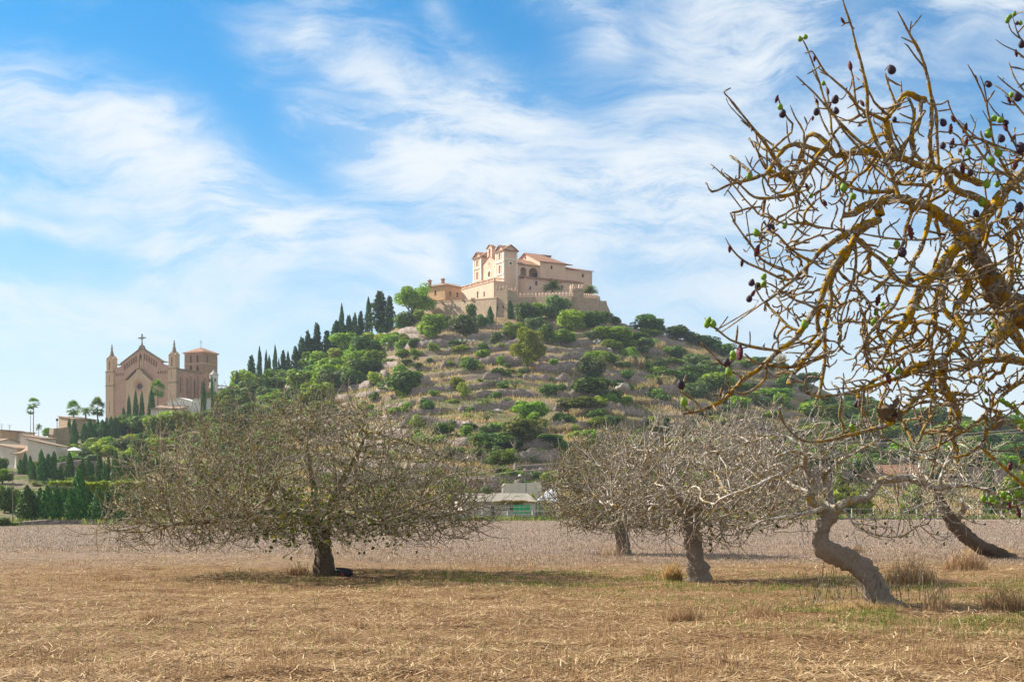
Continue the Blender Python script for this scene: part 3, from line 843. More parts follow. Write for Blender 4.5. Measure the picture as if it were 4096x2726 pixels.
for i in range(3):
    for nm, mt, kk in (('shrub_green', 'leaf_green', 9), ('shrub_dark', 'leaf_dark', 9), ('shrub_olive', 'leaf_olive', 8), ('shrub_lime', 'leaf_lime', 8)):
        V, F = clump_crown(1000, kk + 3, 0.18, 100 + i * 7 + len(nm), 0.8, 0.62, (0.32, 0.5), 0.3, 0.68, 0.35)
        proto(nm, np_mesh('shrub_leaves', V, [F], M[mt]))
    for nm, mt in (('tree_green', 'leaf_green'), ('tree_dark', 'leaf_dark'), ('tree_olive', 'leaf_olive'), ('tree_lime', 'leaf_lime')):
        V, F = clump_crown(3000, 24, 0.13, 200 + i * 5 + len(nm), 0.95, 0.68, (0.24, 0.44), 0.3, 0.98, 0.2)
        proto(nm, np_mesh('tree_crown', V, [F], M[mt]), trunk_mesh('tree_trunk', 0.5, 0.06, M['bark_brown'], i))
    V, F = clump_crown(520, 26, 0.075, 300 + i, 0.8, 0.75, (0.10, 0.26), 0.5, 1.15)
    proto('tree_sparse', np_mesh('sparse_crown', V, [F], M['leaf_olive']), trunk_mesh('sparse_trunk', 0.55, 0.045, M['bark_brown'], 20 + i, 6, 0.15, 1.6))
    # columnar cypress: unit half width 1, height 2
    g = np.random.default_rng(400 + i)
    n = 2200
    z = g.random(n) ** 0.85
    prof = np.interp(z, [0, 0.06, 0.25, 0.55, 0.8, 0.93, 1.0], [0.55, 0.85, 1.0, 0.86, 0.55, 0.26, 0.03])
    a = g.random(n) * 6.283
    lump = 0.84 + 0.22 * np.sin(a * 3 + z * 9 + i) * np.sin(z * 21 + a * 2) + 0.1 * np.sin(a * 7 + z * 15)
    rr = prof * lump * (1 - 0.35 * g.random(n) ** 2)
    c = np.stack([rr * np.cos(a), rr * np.sin(a), z * 2 + g.normal(0, 0.012, n)], -1)
    nr = np.stack([np.cos(a), np.sin(a), 0.25 + 0 * a], -1) + g.normal(0, 0.45, (n, 3))
    V, F = leaf_quads(c, nr, 0.17, g, 1.5)
    V[:, 2] = (V[:, 2] - c.repeat(4, 0)[:, 2]) * 0.55 + c.repeat(4, 0)[:, 2]
    proto('cypress', np_mesh('cypress_crown', V, [F], M['leaf_cypress']), trunk_mesh('cypress_trunk', 0.3, 0.1, M['bark_grey'], 30 + i, 0))
    # ragged layered conifer
    Cs, Ns = [], []
    for b in range(46):
        zz = 0.12 + 0.86 * (b / 46) ** 0.9; ang = b * 2.4 + g.uniform(-0.4, 0.4)
        ln = (1 - zz) ** 0.75 * g.uniform(0.55, 1.15) + 0.06
        m_ = int(26 + 46 * ln)
        s_ = g.random(m_) ** 0.7
        sp = 0.16 * ln + 0.05
        cx = np.cos(ang) * s_ * ln + g.normal(0, sp * 0.6, m_); cy = np.sin(ang) * s_ * ln + g.normal(0, sp * 0.6, m_)
        cz = zz * 2 + s_ * ln * 0.22 + g.normal(0, 0.035, m_)
        Cs.append(np.stack([cx, cy, cz], -1)); Ns.append(g.normal(0, 0.5, (m_, 3)) + np.array([0, 0, 1.0]))
    V, F = leaf_quads(np.concatenate(Cs), np.concatenate(Ns), 0.14, g)
    proto('conifer', np_mesh('conifer_crown', V, [F], M['leaf_conifer']), np_mesh('conifer_trunk', *(lambda q: (q[0], [q[1]]))(tube([(0, 0, -0.1), (0.02, 0, 1.0), (0, 0, 1.95)], [0.07, 0.045, 0.01], 6)), M['bark_brown'], True))
    # reed clump with plumes
    n = 260
    a = g.random(n) * 6.283; rad = np.sqrt(g.random(n)) * 0.7; tl = g.uniform(0.0, 0.75, n); ln = g.uniform(0.5, 2.0, n)
    bb = np.stack([rad * np.cos(a), rad * np.sin(a), 0 * a - 0.05], -1)
    dd = np.stack([np.sin(tl) * np.cos(a), np.sin(tl) * np.sin(a), np.cos(tl)], -1)
    ss = np.stack([np.cos(a * 7), np.sin(a * 7), 0 * a], -1) * 0.022
    tp = bb + dd * ln[:, None]
    V = np.stack([bb - ss, bb + ss, tp + ss * 1.6, tp - ss * 1.6], 1).reshape(-1, 3)
    proto('reed', np_mesh('reed_clump', V, [np.arange(n * 4).reshape(-1, 4)], M['reedgrass']))

def palm_proto(kind, trunk_h, fronds, ln, droop, mat, width, trunk_r, seed, skirt=False):
    """unit: total height 2; feather palm (fan=False) or fan palm"""
    g = np.random.default_rng(seed)
    Vs, Fs, b = [], [], 0
    for i in range(fronds):
        a = i * 2.399 + g.uniform(-0.3, 0.3)
        e0 = g.uniform(-0.25, 1.45)
        m_ = 9
        pts = []
        p = np.array([0, 0, trunk_h]); e = e0
        for j in range(m_):
            pts.append(p.copy())
            p = p + np.array([math.cos(a) * math.cos(e), math.sin(a) * math.cos(e), math.sin(e)]) * ln * g.uniform(0.95, 1.05) / (m_ - 1)
            e -= droop / (m_ - 1) * (1.4 if e > 0 else 0.8)
        pts = np.array(pts)
        t = np.gradient(pts, axis=0); t /= np.linalg.norm(t, axis=1, keepdims=True)
        sidev = np.array([-math.sin(a), math.cos(a), 0])
        for j in range(1, m_):
            for q in range(3):
                f = (j - 1 + q / 3) / (m_ - 1)
                base = pts[j - 1] + (pts[j] - pts[j - 1]) * q / 3
                l2 = width * (math.sin(min(1, f * 1.25 + 0.12) * math.pi) ** 0.6) * g.uniform(0.8, 1.1)
                for sgn in (-1, 1):
                    d = sidev * sgn * 0.8 + t[j] * 0.65 + np.array([0, 0, -0.28 + g.uniform(-0.1, 0.25)])
                    d = d / np.linalg.norm(d) * l2
                    w = t[j] * 0.02
                    Vs.append(np.array([base - w, base + w, base + d + w * 0.2, base + d - w * 0.2])); Fs.append(np.arange(4) + b); b += 4
    crown = np_mesh(kind + '_fronds', np.concatenate(Vs), [np.array(Fs)], mat)
    V, F = tube([(0, 0, -0.1), (0.015, 0, trunk_h * 0.5), (0, 0, trunk_h + 0.02)], [trunk_r * 1.25, trunk_r, trunk_r * 1.1], 8)
    proto(kind, crown, np_mesh(kind + '_trunk', V, [F], M['bark_grey'], True))

def fan_palm_proto(kind, trunk_h, rad, trunk_r, seed, n_fans=44, thatch=0.0):
    g = np.random.default_rng(seed)
    Vs, Fs, b = [], [], 0
    for i in range(n_fans):
        a = i * 2.399; e = g.uniform(-1.1, 1.45)
        d = np.array([math.cos(a) * math.cos(e), math.sin(a) * math.cos(e), math.sin(e)])
        c = np.array([0, 0, trunk_h]) + d * rad * 0.5
        s = np.array([-math.sin(a), math.cos(a), 0]); u = np.cross(d, s)
        for k in range(11):
            f = (k - 5) / 5 * 1.25
            dd = d * math.cos(f) + s * math.sin(f) + np.array([0, 0, -0.25 * abs(f)]) + u * 0.12 * g.uniform(-1, 1)
            tip = c + dd * rad * 0.55 * g.uniform(0.85, 1.1)
            w = (s * math.cos(f) - d * math.sin(f)) * rad * 0.045
            Vs.append(np.array([c, c + dd * rad * 0.25 + w, tip, c + dd * rad * 0.25 - w])); Fs.append(np.arange(4) + b); b += 4
    crown = np_mesh(kind + '_fans', np.concatenate(Vs), [np.array(Fs)], M['leaf_palm'])
    pr = [(0, 0, -0.1), (0.01, 0, trunk_h * 0.5), (0, 0, trunk_h)]
    V, F = tube(pr, [trunk_r * 1.4, trunk_r, trunk_r], 8)
    proto(kind, crown, np_mesh(kind + '_trunk', V, [F], M['bark_grey'], True))
palm_proto('date_palm', 0.80, 70, 1.15, 1.15, M['leaf_palm'], 0.24, 0.07, 61)
palm_proto('bushy_palm', 0.25, 34, 1.2, 1.9, M['leaf_palm'], 0.22, 0.08, 62)
palm_proto('feather_palm', 1.25, 26, 0.95, 1.9, M['leaf_palm'], 0.20, 0.05, 63)
fan_palm_proto('tall_fan_palm', 1.74, 0.27, 0.014, 64)
fan_palm_proto('fan_palm', 1.22, 0.62, 0.045, 65, 60)

# two named pines
V, F = clump_crown(8000, 50, 0.068, 71, 1.05, 0.74, (0.18, 0.32), 0.3, 1.0, 0.25, lambda p: abs(p[0]) < 0.75 - 0.42 * p[2] and abs(p[1]) < 0.75 - 0.42 * p[2])
proto('yellow_pine', np_mesh('pine_crown', V, [F], M['leaf_pine']), trunk_mesh('pine_trunk', 0.5, 0.05, M['bark_brown'], 72, 4, 0.05, 1.4))
V, F = clump_crown(8000, 50, 0.066, 73, 0.82, 0.76, (0.18, 0.30), 0.3, 1.16, 0.4, lambda p: p[2] > -0.35 or p[0] < -0.2)
proto('umbrella_pine', np_mesh('pine_crown', V, [F], M['leaf_green']), trunk_mesh('pine_trunk', 0.55, 0.05, M['bark_brown'], 74, 5, 0.12, 1.35))
for i in range(2):
    V, F = clump_crown(4200, 34, 0.085, 81 + i, 0.8, 0.70, (0.18, 0.34), 0.3, 1.0, 0.3)
    mtp = mat_leaf('leaf_mastic', (0.050, 0.092, 0.008), (0.150, 0.221, 0.012), (0.350, 0.350, 0.020)) if i == 0 else mtp
    proto('bright_pine', np_mesh('pine_crown', V, [F], mtp), trunk_mesh('pine_trunk', 0.4, 0.05, M['bark_brown'], 84 + i, 4, 0.1, 1.2))

UNIT_H = {'shrub': 1.5, 'tree': 2.05, 'cypress': 2.0, 'conifer': 2.0, 'reed': 1.8, 'date': 1.75, 'bushy': 1.1, 'feather': 1.9, 'tall': 2.0, 'fan': 1.9, 'yellow': 2.05, 'umbrella': 1.98, 'bright': 1.85}
CAT = {'shrub': ('shrub', 'shrub'), 'tree': ('broadleaf_tree', 'tree'), 'cypress': ('cypress_tree', 'cypress'), 'conifer': ('conifer_tree', 'conifer'), 'reed': ('reed_clump', 'reed clump'), 'date': ('palm_tree', 'palm'), 'bushy': ('palm_tree', 'palm'),
       'feather': ('palm_tree', 'palm'), 'tall': ('palm_tree', 'palm'), 'fan': ('palm_tree', 'palm'), 'yellow': ('pine_tree', 'pine'), 'umbrella': ('pine_tree', 'pine'), 'bright': ('pine_tree', 'pine')}
_prng = random.Random(99)
def place(kind, loc, width, height, label, group=None, depth=None, rz=None):
    """one plant, a thing of its own; loc at the ground, real width and height in metres"""
    crown, trunk = _prng.choice(PROTO[kind])
    key = kind.split('_')[0]
    nm, cat = CAT[key]
    sc = (width / 2, (depth or width) / 2, height / UNIT_H[key])
    if key in ('date', 'bushy', 'feather'): sc = (width / 1.75, width / 1.75, sc[2])
    if key == 'tall': sc = (width / 0.55, width / 0.55, sc[2])
    if key == 'fan': sc = (width / 1.25, width / 1.25, sc[2])
    rz = _prng.uniform(0, 6.28) if rz is None else rz
    if trunk is None:
        o = link(nm, crown)
    else:
        o = empty(nm)
        link('crown', crown, o); link('trunk', trunk, o)
    o.location = loc; o.scale = sc; o.rotation_euler = (0, 0, rz)
    return tag(o, label, cat, group)

def at_px(kind, px, pb, wpx, hpx, label, group=None, y=None, sink=0.25):
    """plant whose foot shows at (px, pb) on the hillside, wpx wide and hpx tall in the photograph"""
    if y is None:
        y = hit(px, pb)
    ptop = pb - hpx
    if y is None:
        y = ridge_y(px) - 2.0
    x = (px - CX) / FPX * y
    z = float(terrain(x, y)) - sink if y > 112 else 0.0
    zt = EYE + (HY - ptop) / FPX * y
    w = wpx / FPX * y * (1.05 if kind in ('cypress', 'reed', 'umbrella_pine', 'yellow_pine', 'date_palm') else 1.38)
    return place(kind, (x, y, z), w, max(zt - z, 0.4), label, group)

# ------------------------------------------------------------------ buildings
def room(mb, a0, a1, b0, b1, z0, z1, th=0.5, f=(), s=(), k=(), l=(), top=None):
    """four walls of a rectangular block; f: a=a0 face, s: b=b0 face, k: a=a1 face, l: b=b1 face; openings measured from the first corner"""
    mb.wall((a0, b0), (a0, b1), z0, z1, th, (1, 0), f, top)
    mb.wall((a0 + th, b0), (a1, b0), z0, z1, th, (0, 1), [(q[0] - th, *q[1:]) for q in s])
    mb.wall((a1, b0 + th), (a1, b1), z0, z1, th, (-1, 0), [(q[0] - th, *q[1:]) for q in k], (lambda x: top(x + th)) if top else None)
    mb.wall((a0 + th, b1), (a1 - th, b1), z0, z1, th, (0, -1), [(q[0] - th, *q[1:]) for q in l])
    return mb

def gable_roof(mb, a0, a1, b0, b1, ze, zr, along='a', ov=0.4, th=0.28):
    if along == 'a':
        bm = (b0 + b1) / 2; k = (zr - ze) / (bm - b0)
        A0, A1 = a0 - ov, a1 + ov
        mb.slab([(A0, b0 - ov, ze - k * ov), (A1, b0 - ov, ze - k * ov), (A1, bm, zr), (A0, bm, zr)], th)
        mb.slab([(A0, bm, zr), (A1, bm, zr), (A1, b1 + ov, ze - k * ov), (A0, b1 + ov, ze - k * ov)], th)
    else:
        am = (a0 + a1) / 2; k = (zr - ze) / (am - a0)
        B0, B1 = b0 - ov, b1 + ov
        mb.slab([(a0 - ov, B0, ze - k * ov), (am, B0, zr), (am, B1, zr), (a0 - ov, B1, ze - k * ov)], th)
        mb.slab([(am, B0, zr), (a1 + ov, B0, ze - k * ov), (a1 + ov, B1, ze - k * ov), (am, B1, zr)], th)
    return mb

def gable_fill(mb, a0, a1, b0, b1, ze, zr, along='a', ins=0.02):
    a0 += ins; a1 -= ins; b0 += ins; b1 -= ins
    if along == 'a':
        bm = (b0 + b1) / 2
        mb.quadbox([(a0, b0, ze), (a0, b1, ze), (a0, bm, zr)], [(a1, b0, ze), (a1, b1, ze), (a1, bm, zr)])
    else:
        am = (a0 + a1) / 2
        mb.quadbox([(a0, b0, ze), (am, b0, zr), (a1, b0, ze)], [(a0, b1, ze), (am, b1, zr), (a1, b1, ze)])
    return mb

def arch_ring(mb, face, c, w, zb, zt, off, th=0.1, fw=0.22, kind='arch'):
    """surround of an opening on a wall: face(s, off, z) gives the local point"""
    pts_i, pts_o = [], []
    if kind == 'round':
        r = w / 2; zc = (zb + zt) / 2
        for i in range(20):
            a = i * 2 * math.pi / 20
            pts_i.append((c + r * math.cos(a), zc + r * math.sin(a))); pts_o.append((c + (r + fw) * math.cos(a), zc + (r + fw) * math.sin(a)))
        closed = True
    else:
        r = w / 2; closed = False
        pts_i.append((c - r, zb)); pts_o.append((c - r - fw, zb))
        if kind == 'arch':
            for i in range(9):
                a = math.pi - i * math.pi / 8
                pts_i.append((c + r * math.cos(a), zt - r + r * math.sin(a))); pts_o.append((c + (r + fw) * math.cos(a), zt - r + (r + fw) * math.sin(a)))
        elif kind == 'point':
            for e, h in ((-1, 0.9), (-0.6, 0.45), (-0.3, 0.17), (0, 0), (0.3, 0.17), (0.6, 0.45), (1, 0.9)):
                pts_i.append((c + e * r, zt - w * h)); pts_o.append((c + e * (r + fw), zt - w * h + fw * 0.8))
        else:
            pts_i += [(c - r, zt), (c + r, zt)]; pts_o += [(c - r - fw, zt + fw), (c + r + fw, zt + fw)]
        pts_i.append((c + r, zb)); pts_o.append((c + r + fw, zb))
    n = len(pts_i)
    for i in range(n if closed else n - 1):
        j = (i + 1) % n
        q = [pts_i[i], pts_i[j], pts_o[j], pts_o[i]]
        mb.quadbox([face(s, off, z) for s, z in q], [face(s, off + th, z) for s, z in q])
    return mb

# ---- the sanctuary on the hill top
CF = Frame(((2015.2 - CX) / FPX * 465, 465), (0.853, 0.522), (-0.522, 0.853))
def build_sanctuary():
    root = empty('sanctuary', CF(16, 10, 66), 0, 'pale hilltop church with two square towers, arched side gallery and red tiled roofs', 'church')
    ff = lambda s, off, z: (-off, s, z)           # facade plane
    sf = lambda s, off, z: (s, -off, z)           # long side facing the viewer
    w = MB(CF)
    # near tower, far tower, front between
    tw_s = [(2.6, 0.9, 81.3, 82.2, 'rect'), (2.5, 0.9, 72.1, 73.0, 'rect')]
    room(w, 0, 5.2, 0, 5.2, 66, 86.0, 0.5, f=[(2.6, 1.25, 83.2, 85.4, 'arch'), (2.6, 1.25, 78.4, 81.4, 'arch')], s=tw_s)
    room(w, 0, 5.2, 14.6, 20, 66, 86.0, 0.5, f=[(2.7, 1.3, 83.0, 85.2, 'arch'), (2.7, 1.3, 78.2, 81.3, 'arch')])
    w.wall((0.35, 5.2), (0.35, 14.6), 66, 82.8, 0.6, (1, 0), [(4.7, 2.1, 78.35, 80.45, 'round'), (4.35, 0.34, 82.15, 83.3, 'arch'), (5.0, 0.34, 82.15, 83.3, 'arch')], top=lambda s: 85.2 - abs(s - 4.7) * 0.47)
    for (b0, b1) in ((0, 5.2), (14.6, 20)):
        gable_fill(w, 0, 5.2, b0, b1, 86.0, 87.7, 'a'); gable_fill(w, 0, 5.2, b0, b1, 86.0, 87.7, 'b', 0.03)
    # bell gable
    bg = MB(CF)
    bg.wall((0.4, 8.3), (0.4, 11.4), 84.2, 88.2, 1.3, (1, 0), [(1.55, 1.1, 85.3, 87.9, 'arch')])
    bg.wall((0.3, 7.4), (0.3, 12.3), 83.9, 85.0, 1.4, (1, 0), top=lambda s: 83.95 + min(1.0, 0.5 + 0.75 * max(0, 1.2 - abs(s - 2.45))))
    gable_fill(bg, 0.35, 1.75, 8.2, 11.5, 88.2, 89.1, 'a')
    bgo = bg.build('bell_gable', M['castle_plaster'], root)
    rb = MB(CF); gable_roof(rb, 0.35, 1.75, 8.2, 11.5, 88.2, 89.1, 'a', 0.25, 0.16); rb.build('gable_roof', M['tiles'], bgo).parent = bgo
    bl = MB(CF); bl.lathe(0.95, 9.85, [(0.38, 86.4), (0.30, 86.6), (0.22, 87.0), (0.08, 87.2)], 10); bl.build('bell', M['iron'], bgo)
    # arcade wing, nave block, last block
    w.wall((5.2, 0.25), (14.0, 0.25), 66, 81.7, 0.6, (0, 1), [(2.55, 2.35, 77.7, 81.0, 'arch'), (6.45, 3.6, 77.7, 81.15, 'arch')])
    w.wall((5.2, 4.2), (14.0, 4.2), 77.0, 82.0, 0.4, (0, 1), [(6.9, 0.9, 77.6, 79.6, 'rect')])
    w.box(5.2, 14.0, 0.9, 4.2, 77.2, 77.6); w.box(5.2, 14, 0.9, 4.2, 81.5, 81.7)
    w.wall((14.0, -0.1), (24.2, -0.1), 66, 83.4, 0.6, (0, 1), [(4.6, 0.75, 81.2, 82.4, 'rect'), (4.7, 0.85, 76.6, 78.2, 'rect')])
    w.wall((14.0, 0.5), (14.0, 18.0), 80, 83.4, 0.5, (1, 0), [(8.6, 0.9, 85.4, 86.3, 'rect')], top=lambda s: 87.4 - abs(s - 8.6) * 0.455)
    w.wall((24.2, 0.5), (24.2, 18.0), 66, 83.4, 0.5, (-1, 0), top=lambda s: 87.0 - abs(s - 8.6) * 0.43)
    w.wall((14.0, 18.5), (24.2, 18.5), 66, 83.4, 0.5, (0, -1))
    w.wall((24.2, 0.15), (35.2, 0.15), 66, 81.8, 0.6, (0, 1), [(7.2, 0.9, 79.6, 80.8, 'rect'), (7.3, 1.0, 74.9, 76.3, 'rect')])
    w.wall((35.2, 0.75), (35.2, 14.0), 66, 81.8, 0.5, (-1, 0))
    w.wall((5.2, 17.5), (35.2, 17.5), 66, 81.0, 0.5, (0, -1))
    # lean-to wing in front of the gallery
    w.wall((6.3, -3.2), (29.0, -3.2), 64, 76.9, 0.5, (0, 1), [(4.3, 0.95, 74.7, 76.2, 'rect'), (4.6, 1.1, 69.6, 72.2, 'rect'), (14.5, 0.9, 74.4, 75.6, 'rect'), (19.0, 0.9, 74.4, 75.6, 'rect')])
    w.wall((6.3, -2.7), (6.3, 0.2), 64, 76.9, 0.5, (1, 0)); w.wall((29.0, -2.7), (29.0, 0.2), 64, 76.9, 0.5, (-1, 0))
    w.build('wall', M['castle_plaster'], root)
    # roofs
    r = MB(CF)
    for (b0, b1) in ((0, 5.2), (14.6, 20)):
        gable_roof(r, 0, 5.2, b0, b1, 86.0, 87.7, 'a', 0.45, 0.22); gable_roof(r, 0, 5.2, b0, b1, 86.02, 87.72, 'b', 0.45, 0.22)
    k = 0.47
    r.slab([(0.1, 5.2, 83.0), (0.1, 9.9, 85.25), (14, 9.9, 85.25), (14, 5.2, 83.0)], 0.22); r.slab([(0.1, 9.9, 85.25), (0.1, 14.6, 83.0), (14, 14.6, 83.0), (14, 9.9, 85.25)], 0.22)
    r.slab([(5.2, -0.2, 81.7), (14.0, -0.2, 81.7), (14.0, 6.0, 84.2), (5.2, 6.0, 84.2)], 0.25)
    r.slab([(13.5, -0.6, 83.2), (24.6, -0.6, 83.2), (20.0, 9.1, 87.45), (13.5, 9.1, 87.45)], 0.25)
    r.slab([(24.6, -0.6, 83.2), (27.6, 0.6, 83.3), (27.6, 9.1, 84.6), (20.0, 9.1, 87.45)], 0.25)
    r.slab([(13.5, 9.1, 87.45), (24.6, 9.1, 87.45), (24.6, 19.0, 83.1), (13.5, 19.0, 83.1)], 0.25)
    r.slab([(24.2, -0.4, 81.75), (35.7, -0.4, 81.75), (35.0, 7.5, 83.6), (24.2, 7.5, 84.0)], 0.25)
    r.slab([(24.2, 7.5, 84.0), (35.0, 7.5, 83.6), (35.7, 14.4, 81.6), (24.2, 14.4, 81.6)], 0.25)
    r.slab([(6.0, -3.7, 76.8), (29.4, -3.7, 76.8), (29.4, 0.2, 77.9), (6.0, 0.2, 77.9)], 0.2)
    r.slab([(5.2, 14.6, 81.6), (14, 14.6, 83), (14, 18, 81.2), (5.2, 18, 81.2)], 0.2)
    r.build('roof', M['tiles'], root)
    # white corner strips, string courses, window surrounds
    t = MB(CF)
    for (b0, b1) in ((0, 5.2), (14.6, 20)):
        for bb in (b0, b1 - 0.62): t.wall((0, bb), (0, bb + 0.62), 75.2, 85.7, 0.12, (-1, 0))
        for zz in (82.1, 78.0): t.wall((-0.13, b0 - 0.05), (-0.13, b1 + 0.05), zz, zz + 0.42, 0.1, (-1, 0))
        t.wall((0, b0 + 0.62), (0, b1 - 0.62), 85.3, 85.7, 0.12, (-1, 0))
        c = (b0 + b1) / 2
        arch_ring(t, ff, c, 1.3, 83.1, 85.3, 0.003, 0.1, 0.2); arch_ring(t, ff, c, 1.3, 78.4, 81.35, 0.003, 0.1, 0.24)
    for a in (0.0, 4.75): t.wall((a, 0), (a + 0.45, 0), 68.5, 85.9, 0.1, (0, -1))
    t.wall((-0.05, -0.11), (5.25, -0.11), 82.9, 83.3, 0.08, (0, -1))
    for (c, zb, zt) in ((2.6, 81.3, 82.2), (2.5, 72.1, 73.0)): arch_ring(t, sf, c, 0.9, zb, zt, 0.003, 0.1, 0.3, 'rect'); t.wall((c - 0.7, 0), (c + 0.7, 0), zb - 0.3, zb, 0.1, (0, -1))
    arch_ring(t, lambda s, off, z: (0.35 - off, s, z), 9.9, 2.1, 78.35, 80.45, 0.003, 0.12, 0.42, 'round')
    t.wall((0.35, 9.1), (0.35, 10.7), 81.95, 82.15, 0.1, (-1, 0))
    t.build('window_surround', M['white_trim'], root)
    # glazing and shutters behind the openings
    for (a, z0, z1, m) in ((2.6, 81.2, 82.3, 'green_paint'), (2.5, 72.0, 73.1, 'brown_wood')):
        g = MB(CF); g.box(a - 0.6, a + 0.6, 0.30, 0.36, z0, z1); g.build('window', M[m], root)
    for (s, z0, z1, b, m) in ((18.6, 81.1, 82.5, 0.25, 'glass'), (18.7, 76.5, 78.3, 0.25, 'brown_wood'), (31.4, 79.5, 80.9, 0.5, 'glass'), (31.5, 74.8, 76.4, 0.5, 'glass'), (10.6, 74.6, 76.3, -2.95, 'brown_wood'), (10.9, 69.5, 72.3, -2.95, 'brown_wood'), (20.8, 74.3, 75.7, -2.95, 'brown_wood'), (25.3, 74.3, 75.7, -2.95, 'brown_wood')):
        g = MB(CF); g.box(s - 0.65, s + 0.65, b, b + 0.06, z0, z1); g.build('window', M[m], root)
    for b in (2.6, 17.3):
        for z0, z1 in ((83.0, 85.5), (78.2, 81.5)):
            g = MB(CF); g.box(0.22, 0.28, b - 0.7, b + 0.7, z0, z1); g.build('niche', M['castle_plaster'] if z0 > 80 else M['tan_render'], root)
    g = MB(CF); g.box(0.75, 0.81, 8.7, 11.1, 78.2, 80.6); g.build('round_window', M['tan_render'], root)
    lamp = MB(CF); lamp.bar((7.6, -3.2, 73.2), (7.6, -4.1, 73.7), 0.06); lamp.lathe(7.6, -4.2, [(0.1, 74.1), (0.28, 73.7), (0.16, 73.0), (0.08, 72.8)], 8); lamp.build('wall_lantern', M['iron'], root)
    # forecourt terrace with balustrade
    tr = empty('forecourt_terrace', CF(-3, 8, 66), 0, 'cream terrace block with balustrade in front of the hilltop church', 'terrace')
    b = MB(CF)
    b.wall((-4.4, -1.0), (-4.4, 20.5), 66, 75.2, 0.5, (1, 0), [(10.5, 1.1, 71.0, 73.2, 'rect'), (6.2, 0.9, 71.0, 72.6, 'rect')])
    b.wall((-3.9, -1.0), (0.0, -1.0), 66, 75.2, 0.5, (0, 1), [(2.2, 1.0, 71.0, 73.0, 'arch')])
    b.wall((-3.9, 20.5), (0.0, 20.5), 66, 75.2, 0.5, (0, -1))
    b.box(-3.9, -0.02, -0.5, 20.0, 74.6, 75.15)
    b.build('wall', M['castle_plaster'], tr)
    bal = MB(CF)
    for zz, h, e in ((75.2, 0.16, 0.1), (76.15, 0.2, 0.12)):
        bal.box(-4.45 - e, -3.95, -1.05 - e, 20.6, zz, zz + h); bal.box(-3.95, -0.02, -1.05 - e, -0.6, zz, zz + h)
    for i in range(46):
        bb = -0.95 + i * 0.468
        if i % 8 == 0: bal.box(-4.5, -3.95, bb - 0.25, bb + 0.25, 75.36, 76.15)
        else: bal.box(-4.3, -4.15, bb - 0.08, bb + 0.08, 75.36, 76.15)
    for i in range(8): bal.box(-3.7 + i * 0.47, -3.55 + i * 0.47, -0.95, -0.8, 75.36, 76.15)
    bal.build('balustrade', M['castle_plaster'], tr)
    for bb in (9.5, 5.2):
        g = MB(CF); g.box(-4.15, -4.09, bb - 0.65, bb + 0.65, 70.9, 73.3); g.build('shutter', M['green_paint'], tr)
build_sanctuary()

def WC(zx, zy, y):
    """castle close-up coordinates to the world"""
    return P(1600 + zx / 2.613, 900 + zy / 2.613, y)

